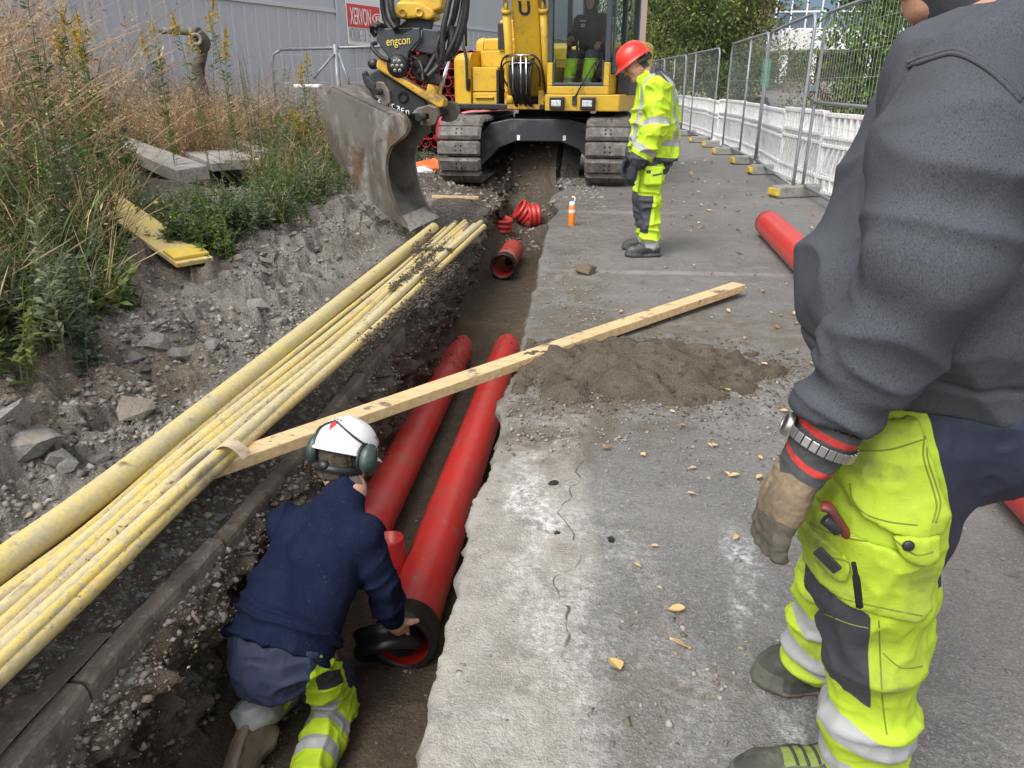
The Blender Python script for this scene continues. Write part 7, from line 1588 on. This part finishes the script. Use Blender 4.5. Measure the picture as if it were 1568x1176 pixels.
# right hand: palm over the rim, four fingers inside the mouth, thumb along the barrel
hd_ = nrm(hand_t - wR); pd = nrm(PIPE_R1 - PIPE_R0); sid = nrm(np.cross(pd, (0, 0, 1.0)))
q = lambda f, s, u: wR + hd_ * f + sid * s + np.array([0, 0, u])
S_.chain([wR, q(.04, .003, .004), q(.078, .006, .004)], [.028, .036, .038], .015, np.array([0, -.6, .8]), .6)
for j, (s_, L) in enumerate(((.036, .075), (.014, .085), (-.008, .080), (-.030, .064))):
    r_ = .0098 - .0005 * j; a0 = q(.078, s_, .006); S_.chain([a0, a0 + hd_ * L * .42 + (0, -.012, -.004), a0 + hd_ * L * .62 + (.0, -.014, -.030), a0 + hd_ * L * .62 + (.0, .006, -.056)], [r_ * 1.1, r_, r_ * .95, r_ * .82], .004)
a0 = q(.03, .030, .004); S_.chain([a0, a0 + np.array([.030, .008, -.002]), a0 + np.array([.052, .022, -.006])], [.016, .012, .0105], .008)
# left hand on the sand
S_.chain([wL, wL + (.03, .05, -.02), wL + (.05, .08, -.025)], [.026, .034, .034], .012, (0, 0, 1), .6)
for j in range(4): a0 = wL + np.array([.02 + .02 * j, .095 - .006 * j, -.02]); S_.chain([a0, a0 + (.015, .04, -.01), a0 + (.02, .062, -.035)], [.0105, .0095, .008], .004)
S_.chain([wL + (.05, .03, -.02), wL + (.09, .05, -.03), wL + (.10, .075, -.04)], [.015, .012, .010], .008)
hattr = head_attrs
cloth(S_, "body", M['skin'], kp, (), lambda V, N: head_attrs(V, hdc, hF, hU, 1.0))
# hair at the nape
S_ = Sdf(hdc - .2, hdc + .2, .005); hU2 = nrm(hU - hF * (hU @ hF)); hR2 = np.cross(hF, hU2); A = [hR2, hF, hU2]
S_.ell(hdc - hF * .018 + hU2 * .02, (.080, .098, .098), A, .01); S_.ell(hdc - hF * .05 - hU2 * .05, (.062, .05, .055), A, .02); S_.plane(hdc + hF * .045, hF + hU2 * -.5); S_.plane(hdc - hU2 * .085, -hU2)
cloth(S_, "hair", mat("dark_brown_hair", (.045, .03, .02), .6, layers=[((.09, .065, .045), 60, .5, .7, 3, (1, 1, .3))], bump=(160, .6, 3)), kp, [(.003, (90, 90, 30), 3, None)])
# fleece
M['fleece'] = mat("navy_fleece", (.0055, .009, .028), .95, layers=[((.009, .014, .038), 7, .4, .7, 5), ((.022, .03, .06), 90, .62, .74, 3), ((.16, .15, .15), 8, .80, .83, 3)], bump=(260, .35, 3, None, .003), bump2=(26, .25, 4), spec=.15)
S_ = Sdf((-1.5, 1.6, -.95), (-.45, 2.85, .1), .0055)
mid = pv * .5 + ch * .5 + (0, -.03, .015)
S_.cap(pv - spn * .03, pv + spn * .06, .200, .188, .03, sag, .80); S_.cap(pv + spn * .02, mid, .182, .183, .05, sag, .70); S_.cap(mid, ch, .178, .182, .05, sag, .70); S_.cap(ch, nk - spn * .05, .158, .082, .06, sag, .75); S_.cap(sL, sR, .074, k=.05); S_.cap(nk - spn * .05, nk + spn * .025, .075, .066, .03)
for P_ in ((sR, eR, wR), (sL, eL, wL)):
    t_ = P_[2] - P_[1]; S_.chain([P_[0], (P_[0] + P_[1]) / 2, P_[1], P_[1] + t_ * .5, P_[1] + t_ * .92], [.078, .068, .058, .052, .043], .022)
S_.plane(nk + spn * .03, spn); S_.plane(pv - spn * .025, -spn); S_.cap(nk, nk + spn * .15, .056, .06, .004, op='c')
V, F = S_.mesh(); V = relax(V, F, 2); N = vnormals(V, F); u = (V - pv) @ spn; l = (V - pv) @ lat; dd_ = nrm(eR - sR)
qq = V + .03 * np.stack([vnoise(V * 8, 1), vnoise(V * 8, 2), vnoise(V * 8, 3)], -1); uu = (qq - pv) @ spn; l2 = (qq - pv) @ lat
wr_ = np.exp(-(seg_d(V, sR, eR) / .1) ** 4) + np.exp(-(seg_d(V, eR, wR) / .09) ** 4); lowb = np.clip(1 - u / .34, 0, 1)
d = .017 * lowb * (1 - np.clip(wr_, 0, 1)) * crease(np.stack([uu * 17, l2 * 3.2 + uu * 2, 0 * u], -1), 1, 5) + .009 * crease(np.stack([uu * 6 + l2 * 7, l2 * 8 - uu * 4, V[:, 1] * 3], -1), 1, 6)
d += .015 * np.clip(wr_, 0, 1) * crease(np.stack([qq @ dd_ * 17, qq[:, 0] * 7, qq[:, 1] * 5], -1), 1, 8) * np.exp(-(np.linalg.norm(V - eR, axis=1) / .16) ** 2) + .003 * fbm(V * 18, 3, 9)
d -= .004 * np.exp(-((u - .035) / .006) ** 2) * (1 - np.clip(wr_, 0, 1))
mesh("fleece", V + N * d[:, None], F, M['fleece'], kp, True)
# trousers: navy seat, yellow right thigh, reflective bands on the calves
M['kt'] = mat("navy_and_hivis_trousers", (.016, .022, .055), .8, attrs=[("yellow", (.44, .62, .022)), ("dark", (.03, .035, .045)), ("silver", (.33, .34, .35), .5), ("strip", (.44, .62, .022))], layers=[((.026, .029, .052), 6, .50, .80, 7), ((.10, .09, .08), 14, .70, .82, 7)], bump=(380, .2, 2, None, .004), bump2=(20, .25, 4))
S_ = Sdf((-1.5, 1.4, -.95), (-.5, 2.55, -.2), .0055)
S_.ell(pv + spn * .02, (.166, .115, .115), [lat, sag, spn], .05); S_.cap(pv - spn * .04, pv + spn * .08, .165, .165, .05, sag, .76)
S_.chain([hR, (hR + kR) / 2, kR], [.092, .088, .078], .04); S_.chain([hL, (hL + kL) / 2, kL], [.092, .088, .082], .04)
S_.chain([kR, kR * .6 + aR * .4, kR * .1 + aR * .9], [.076, .076, .070], .025); S_.chain([kL, kL * .6 + aL * .4, kL * .12 + aL * .88], [.084, .082, .076], .025)
S_.plane((0, 0, -.905), (0, 0, -1)); S_.plane(pv + spn * .0, spn)
def outline_px(V):      # where the points of the garment lie in the photograph, to copy its panels' outlines on to the cloth
    v = V - CP; z = v @ _f; return np.stack([784 + FPX * (v @ _r) / z, 588 - FPX * (v @ _u) / z], -1)
def kt_attr(V, N):
    q = outline_px(V); vis = (N @ _f) * -1; out = np.clip(.25 + vis, -1, .2) * .2
    f = lambda poly: np.minimum(poly_sd(q, poly) / 420.0, out)
    yel = np.maximum(f([(499, 978), (522, 1000), (533, 1046), (542, 1074), (600, 1090), (600, 1300), (440, 1300), (450, 1172), (461, 1150), (472, 1121), (478, 1104), (444, 1088), (470, 1076), (468, 1052), (474, 1028), (486, 1016)]), np.minimum(.14 - seg_d(V, kR, aR), seg_t(V, kR, aR) * .4 - .02))
    sil = np.minimum(np.maximum(bandm(seg_t(V, kR, aR) * .42, .115, .172), bandm(seg_t(V, kR, aR) * .42, .232, .285)), .14 - seg_d(V, kR, aR)); Ll = np.linalg.norm(aL - kL); tl_ = seg_t(V, kL, aL) * Ll
    silL = np.minimum(bandm(tl_, .02, Ll + .07), .14 - seg_d(V, kL, aL)); stL = np.minimum(bandm(tl_, Ll * .55, Ll * .55 + .035), .14 - seg_d(V, kL, aL))
    silL = np.where(seg_d(V, hL, kL) < .06, -1, silL)
    return {"yellow": yel, "dark": f([(482, 1031), (521, 1023), (527, 1044), (487, 1056)]), "silver": np.maximum(sil, silL), "strip": stL}
cloth(S_, "trousers", M['kt'], kp, [(.007, (7, 14, 14), 21, None), (.005, (13, 6, 16), 22, None), (.002, (25, 25, 25), 23, None)], kt_attr, 2)
# waist label and boots
shoe(kp, atz(372, 1088, -.69), atz(330, 1225, -.875), M['boot_brown'], .054, nrm(np.array([.62, .75, .05])), "boot", .11)
shoe(kp, aR + np.array([0, -.02, .08]), aR + np.array([-.02, -.16, -.06]), M['boot_brown'], .054, nrm(np.array([0, .45, -.8])), "boot", .1)
# white helmet, ear defenders, strap
M['helm_w'] = mat("white_helmet_shell", (.78, .78, .77), .3, layers=[((.6, .58, .55), 9, .6, .78, 5)])
hhc = hdc + hU2 * .038 - hF * .004; hh, hpt = hard_hat(kp, hhc, hF, hU, M['helm_w'], .96, .05)
mb = MB()
for s in (-1, 1):
    c = hdc + hR2 * .106 * s - hF * .028 + hU2 * .022; mb = MB(); mb.ball(c + hR2 * .018 * s, (.030, .040, .056), np.array([hR2, hF, hU2]), 22, 14); em = mb.build("ear_defender", mat("dark_green_shell", (.028, .055, .048), .38, layers=[((.07, .09, .08), 8, .55, .75, 5)]), kp)
    mb = MB(); mb.ball(c - hR2 * .006 * s, (.014, .042, .056), np.array([hR2, hF, hU2]), 18, 12); mb.build("cushion", M['blk'], em)
    mb = MB(); mb.tube(smoothpath([c + hR2 * .03 * s + hU2 * .02, c + hR2 * .04 * s + hU2 * .06 + hF * .01, c + hR2 * .022 * s + hU2 * .085 + hF * .01], 5), .005, 6); mb.build("arm_wire", M['blk'], em)
mb = MB(); nr = 20; V = []
for k in range(nr + 1):
    a = math.pi + math.pi * k / nr
    for z in (-.045, -.018): V.append(hdc + hR2 * math.cos(a) * .088 + hF * (math.sin(a) * .108 - .005) + hU2 * (z + .01 * math.sin(a)))
mb.add(V, [(2 * k, 2 * k + 1, 2 * k + 3, 2 * k + 2) for k in range(nr)], True); hb = mb.build("head_band", M['blk'], kp); hb.modifiers.new("t", 'SOLIDIFY').thickness = .006
c = hdc - hF * .118 - hU2 * .032; mb = MB(); mb.ball(c, (.022, .014, .018), np.array([hR2, hF, hU2])); mb.build("band_knob", M['blk'], kp)
def on_helm(t, a, out=.002): n_ = nrm(hpt(t, 0, a) - hhc); return hpt(t, 0, a) + n_ * out
mb = MB(); V = []
ta = [(-.055, .0), (-.05, .075), (-.03, .10), (0, .085), (.03, .10), (.05, .075), (.055, 0), (0, -.16)]; mb.add([on_helm(.60 - y * .9, 1.5 * math.pi + x * 2.2, .004) for x, y in ta] , [tuple(range(8))]); mb.build("red_emblem", mat("red_emblem", (.55, .03, .03), .4), hh)
mb = MB()
for x in (-.18, 0, .18): mb.add([on_helm(t, 1.5 * math.pi + x + dx, .004) for dx, t in ((-.06, .42), (.06, .42), (.045, .455), (-.045, .455))], [(0, 1, 2, 3)])
mb.build("vent_mark", M['blk'], hh)
mb = MB(); mb.tube([on_helm(.50 + .38 * abs(math.cos(a)) ** 1.5, a, .004) for a in np.linspace(math.pi * .98, math.pi * 2.02, 26)], .004, 6); mb.build("strap", M['blk'], hh)

# ---------------- the man in hi-vis by the digger
bm_ = empty("person", (.56, 6.3, 0), "man in yellow hi-vis jacket and red helmet standing beyond the plank", "person")
bx = lambda x, y, Y=6.3: aty(x, y, Y)
hc = np.array([.385, 6.3, 1.475]); hF = nrm(np.array([-.82, -.10, -.56])); hU = nrm(np.array([-.5, 0, .86])); nb = np.array([.50, 6.3, 1.36])
s_l = np.array([.555, 6.13, 1.29]); s_r = np.array([.555, 6.47, 1.29]); e_l = np.array([.555, 6.06, 1.0]); w_l = np.array([.425, 6.06, .76]); e_r = np.array([.54, 6.54, 1.0]); w_r = np.array([.41, 6.53, .78])
h_l = np.array([.57, 6.21, .80]); h_r = np.array([.57, 6.39, .80]); k_l = np.array([.545, 6.20, .44]); k_r = np.array([.53, 6.42, .44]); a_l = np.array([.585, 6.19, .09]); a_r = np.array([.57, 6.43, .09])
S_ = Sdf((.15, 5.9, -.02), (.9, 6.7, 1.75), .0085); head(S_, hc, hF, hU, 1.0, nb); S_.cap(nb, (.57, 6.3, 1.2), .06, .12, .04); S_.cap((.57, 6.3, 1.2), (.57, 6.3, .82), .12, .12)
S_.cap(s_l, s_r, .05); S_.chain([s_l, e_l, w_l], [.045, .038, .028]); S_.chain([s_r, e_r, w_r], [.045, .038, .028]); S_.chain([h_l, k_l, a_l], [.08, .05, .035]); S_.chain([h_r, k_r, a_r], [.08, .05, .035])
cloth(S_, "body", M['skin'], bm_, (), lambda V, N: head_attrs(V, hc, hF, hU, 1.0))
S_ = Sdf((.2, 5.88, .62), (.92, 6.72, 1.46), .0075); y_ = (1, 0, 0)
S_.cap((.575, 6.3, .76), (.565, 6.3, 1.0), .215, .205, .05, y_, .88); S_.cap((.565, 6.3, 1.0), (.57, 6.3, 1.2), .205, .19, .05, y_, .86); S_.cap(s_l, s_r, .095, k=.05); S_.cap((.55, 6.3, 1.28), nb + (-.015, 0, .02), .12, .085, .04)
for P_ in ((s_l, e_l, w_l), (s_r, e_r, w_r)): t_ = P_[2] - P_[1]; S_.chain([P_[0], P_[1], P_[1] + t_ * .9], [.098, .082, .068], .02)
S_.plane((.57, 6.3, .735), (.10, 0, -1)); S_.plane(nb + nrm(np.array([-.5, 0, .86])) * .05, (-.5, 0, .86)); S_.cap(nb, nb + (-.1, 0, .17), .066, .07, .004, op='c')
def jk(V, N):
    z = V[:, 2] + .10 * (V[:, 0] - .57); arm = np.minimum(np.maximum(.12 - seg_d(V, s_l, e_l), .105 - seg_d(V, e_l, w_l)), 6.155 - V[:, 1]); arm2 = np.minimum(.11 - np.minimum(seg_d(V, s_r, e_r), seg_d(V, e_r, w_r)), V[:, 1] - 6.44); ar = np.maximum(arm, arm2)
    sil = np.minimum(bandm(z, .885, .935), -ar); q = V - s_l; t1 = seg_t(V, s_l, e_l); t2 = seg_t(V, e_l, w_l); sil = np.maximum(sil, np.minimum(ar, bandm(t1, .72, .90))); sil = np.maximum(sil, np.minimum(ar, bandm(t2, .50, .68)))
    ver = np.minimum.reduce([.024 - np.abs(np.abs(V[:, 1] - 6.3) - .12), z - .935, -ar + .01, np.full(len(V), .02)]); sil = np.maximum(sil, ver)
    drk = np.maximum(np.minimum(.80 - z, -ar), np.minimum(ar, (t2 - .80) * .27)); drk = np.maximum(drk, np.minimum(V[:, 2] - 1.395 + .55 * (V[:, 0] - .5), V[:, 0] - .49))
    return {"silver": sil, "dark": drk, "grey": np.full(len(V), -1.0)}
cloth(S_, "jacket", M['hivis'], bm_, [(.016, (8, 8, 11), 31, None), (.009, (18, 18, 12), 32, None)], jk)
S_ = Sdf((.3, 5.98, .04), (.85, 6.62, .98), .0075); S_.ell((.58, 6.3, .80), (.15, .18, .15), None, .05)
S_.chain([h_l, k_l, a_l + (0, 0, .03)], [.112, .088, .074], .03); S_.chain([h_r, k_r, a_r + (0, 0, .03)], [.112, .088, .074], .03); S_.plane((0, 0, .075), (0, 0, -1))
def tk(V, N):
    x, z = V[:, 0], V[:, 2]; return {"dark": np.maximum(np.minimum(bandm(z, .20, .50), .56 - x + .1 * (z - .3)), np.minimum(bandm(z, .66, .9), x - .64)), "silver": np.full(len(V), -1.), "grey": .135 - z + .1 * (x - .55)}
cloth(S_, "trousers", M['hivis'], bm_, [(.012, (9, 9, 16), 33, None), (.007, (18, 18, 9), 34, None)], tk)
S_ = Sdf((.4, 6.0, .58), (.72, 6.24, .74), .0055); S_.box((.56, 6.095, .66), (.07, .03, .075), None, .02); cloth(S_, "thigh_pocket", M['hivis'], bm_, [(.003, (20, 20, 20), 3, None)], lambda V, N: {"dark": np.minimum.reduce([.026 - np.abs(V[:, 0] - .53), .017 - np.abs(V[:, 2] - .695), 6.09 - V[:, 1]]) if False else np.maximum(np.minimum(.018 - np.abs(V[:, 0] - .52), .013 - np.abs(V[:, 2] - .69)), np.minimum(.035 - np.abs(V[:, 0] - .59), .007 - np.abs(V[:, 2] - .67 - .25 * (V[:, 0] - .59)))), "silver": np.full(len(V), -1.), "grey": np.full(len(V), -1.)})
shoe(bm_, (.675, 6.18, 0), (.385, 6.16, 0), M['shoe_black'], .05, res=.007); shoe(bm_, (.66, 6.44, 0), (.37, 6.45, 0), M['shoe_black'], .05, res=.007)
M['glove_navy'] = mat("dark_knit_glove", (.018, .022, .035), .85, bump=(200, .3, 3))
def plain_hand(W_, d, b, a, m, parent, name="glove", curl=.9, res=.006, r0=1.0):
    d = nrm(d); b = nrm(b - d * (b @ d)); a = nrm(a - d * (a @ d) - b * (a @ b)); S_ = Sdf(W_ - .16, W_ + .2, res); q = lambda x, y, z: W_ + d * x + a * y + b * z
    S_.chain([q(-.03, 0, 0), q(.03, 0, .003), q(.085, 0, 0)], [.034, .040, .040], .015, b, .6)
    for y, L in ((.030, .085), (.010, .094), (-.011, .088), (-.031, .070)):
        P_ = [q(.08, y, 0)]; an = .25 * curl; x, z = .086, 0.0
        for s_, da in ((.45, .45), (.33, .55), (.27, .4)): x += L * s_ * math.cos(an); z -= L * s_ * math.sin(an); P_.append(q(x, y, z)); an += da * curl
        S_.chain(P_, [.0115 * r0, .0108 * r0, .010 * r0, .009 * r0], .004)
    S_.chain([q(.02, .028, -.005), q(.05, .05, -.016), q(.085, .05, -.03)], [.018, .0135, .011], .01); return cloth(S_, name, m, parent)
plain_hand(w_l + (-.012, 0, -.025), np.array([-.35, 0, -1.0]), np.array([-.5, -.8, .1]), np.array([-1.0, .5, .1]), M['glove_navy'], bm_, curl=1.1); plain_hand(w_r + (-.012, 0, -.025), np.array([-.35, 0, -1.0]), np.array([-.5, .8, .1]), np.array([-1.0, -.5, .1]), M['glove_navy'], bm_, curl=1.1)
M['helm_r'] = mat("red_helmet_shell", (.66, .035, .022), .28, layers=[((.5, .05, .04), 7, .6, .8, 5)])
hU2 = nrm(hU - hF * (hU @ hF)); hR2 = np.cross(hF, hU2); hh2, _ = hard_hat(bm_, hc + hU2 * .036, hF, hU, M['helm_r'], .94, .04)
mb = MB(); V = []
for k in range(25):
    a = math.pi + math.pi * k / 24
    for z in (-.03, .012): V.append(hc + hR2 * math.cos(a) * .088 + hF * (math.sin(a) * .112 - .004) + hU2 * (z + .01 * math.sin(a)))
mb.add(V, [(2 * k, 2 * k + 1, 2 * k + 3, 2 * k + 2) for k in range(24)], True); hb = mb.build("head_band", M['blk'], bm_); hb.modifiers.new("t", 'SOLIDIFY').thickness = .006
mb = MB(); mb.ball(hc - hF * .12 - hU2 * .012, (.03, .016, .024), np.array([hR2, hF, hU2])); mb.build("band_knob", M['blk'], bm_)

# ---------------- the driver in the cab
dr = empty("person", tuple(U(.62, .1, 1.2)), "driver in black hoodie sitting in the digger's cab, legs in yellow", "person"); oa = .62; U0 = U; U = lambda a, b, z: U0(a, b + .22, z + .09)
hc = U(oa + .02, .18, 2.345); hF = nrm(FD + LD * -.08 - ZU * .18); hU = ZU; nb = U(oa, .10, 2.19); pvv = U(oa, .02, 1.60); chs = U(oa, .05, 1.98)
shl, shr = U(oa + .17, .06, 2.08), U(oa - .17, .06, 2.08); ell_, elr = U(oa + .24, .12, 1.80), U(oa - .24, .14, 1.82); wl2, wr2 = U(oa + .22, .38, 1.78), U(oa - .20, .40, 1.86); hl2, hr2 = U(oa + .1, .1, 1.58), U(oa - .1, .1, 1.58); kl2, kr2 = U(oa + .15, .52, 1.60), U(oa - .12, .52, 1.60); al2, ar2 = U(oa + .15, .74, 1.22), U(oa - .12, .74, 1.22)
S_ = Sdf(U(oa, .3, 1.2) - (.65, .65, .05), U(oa, .3, 2.5) + (.65, .65, .1), .0095); head(S_, hc, hF, hU, 1.0, nb); S_.cap(nb, chs, .06, .12); S_.cap(chs, pvv, .12, .12); S_.cap(shl, shr, .05); S_.chain([shl, ell_, wl2], [.045, .038, .028]); S_.chain([shr, elr, wr2], [.045, .038, .028]); S_.chain([hl2, kl2, al2], [.07, .05, .035]); S_.chain([hr2, kr2, ar2], [.07, .05, .035])
cloth(S_, "body", M['skin'], dr, (), lambda V, N: head_attrs(V, hc, hF, hU, 1.0))
plain_hand(wr2, FD * .6 - ZU * .5, ZU * .8 - LD * .3, LD, M['skin'], dr, "hand", 1.2, .006, 1.0); plain_hand(wl2, FD * .8 - ZU * .3, ZU, -LD, M['skin'], dr, "hand", 1.2, .006, 1.0)
S_ = Sdf(U(oa, .2, 1.5) - (.6, .6, .05), U(oa, .2, 2.45) + (.6, .6, .05), .0095); S_.cap(pvv, chs, .17, .185, .05, FD, .75); S_.cap(shl, shr, .085, k=.05); S_.chain([shl, ell_, wl2], [.085, .07, .048]); S_.chain([shr, elr, wr2], [.085, .07, .048]); S_.cap(nb - ZU * .04, nb + ZU * .02, .10, .095, .04); S_.ell(hc - FD * .03, (.108, .118, .145), [LD, FD, ZU], .02); S_.ell(hc + FD * .10, (.078, .14, .115), [LD, FD, ZU], .01, 'c')
cloth(S_, "hoodie", mat("black_hoodie", (.012, .013, .018), .9, layers=[((.022, .024, .03), 6, .5, .7)]), dr, [(.008, (10, 10, 14), 41, None)])
mb = MB(); A3 = np.array([LD, FD, ZU])
for z, w in ((2.07, .045), (2.025, .03), (2.0, .03)): mb.box(U(oa - .075, .225, z), (w, .006, .009), A3)
mb.build("chest_print", mat("pale_print", (.4, .4, .42), .7), dr)
S_ = Sdf(U(oa, .4, 1.15) - (.55, .75, .02), U(oa, .4, 1.85) + (.55, .75, .02), .0095); S_.ell(pvv, (.17, .15, .14), [LD, FD, ZU], .04); S_.chain([hl2, kl2, al2], [.105, .085, .075], .03); S_.chain([hr2, kr2, ar2], [.105, .085, .075], .03)
cloth(S_, "trousers", M['hivis'], dr, [(.007, (10, 10, 16), 42, None)], lambda V, N: {"dark": np.maximum(np.minimum(seg_d(V, kl2, al2), seg_d(V, kr2, ar2)) - .10, V[:, 2] - 1.66), "silver": bandm(V[:, 2], 1.36, 1.41), "grey": np.full(len(V), -1.)})
shoe(dr, U(oa + .15, .72, 1.125), U(oa + .16, .93, 1.125), M['shoe_black'], .05, res=.009); shoe(dr, U(oa - .12, .72, 1.125), U(oa - .13, .93, 1.125), M['shoe_black'], .05, res=.009)
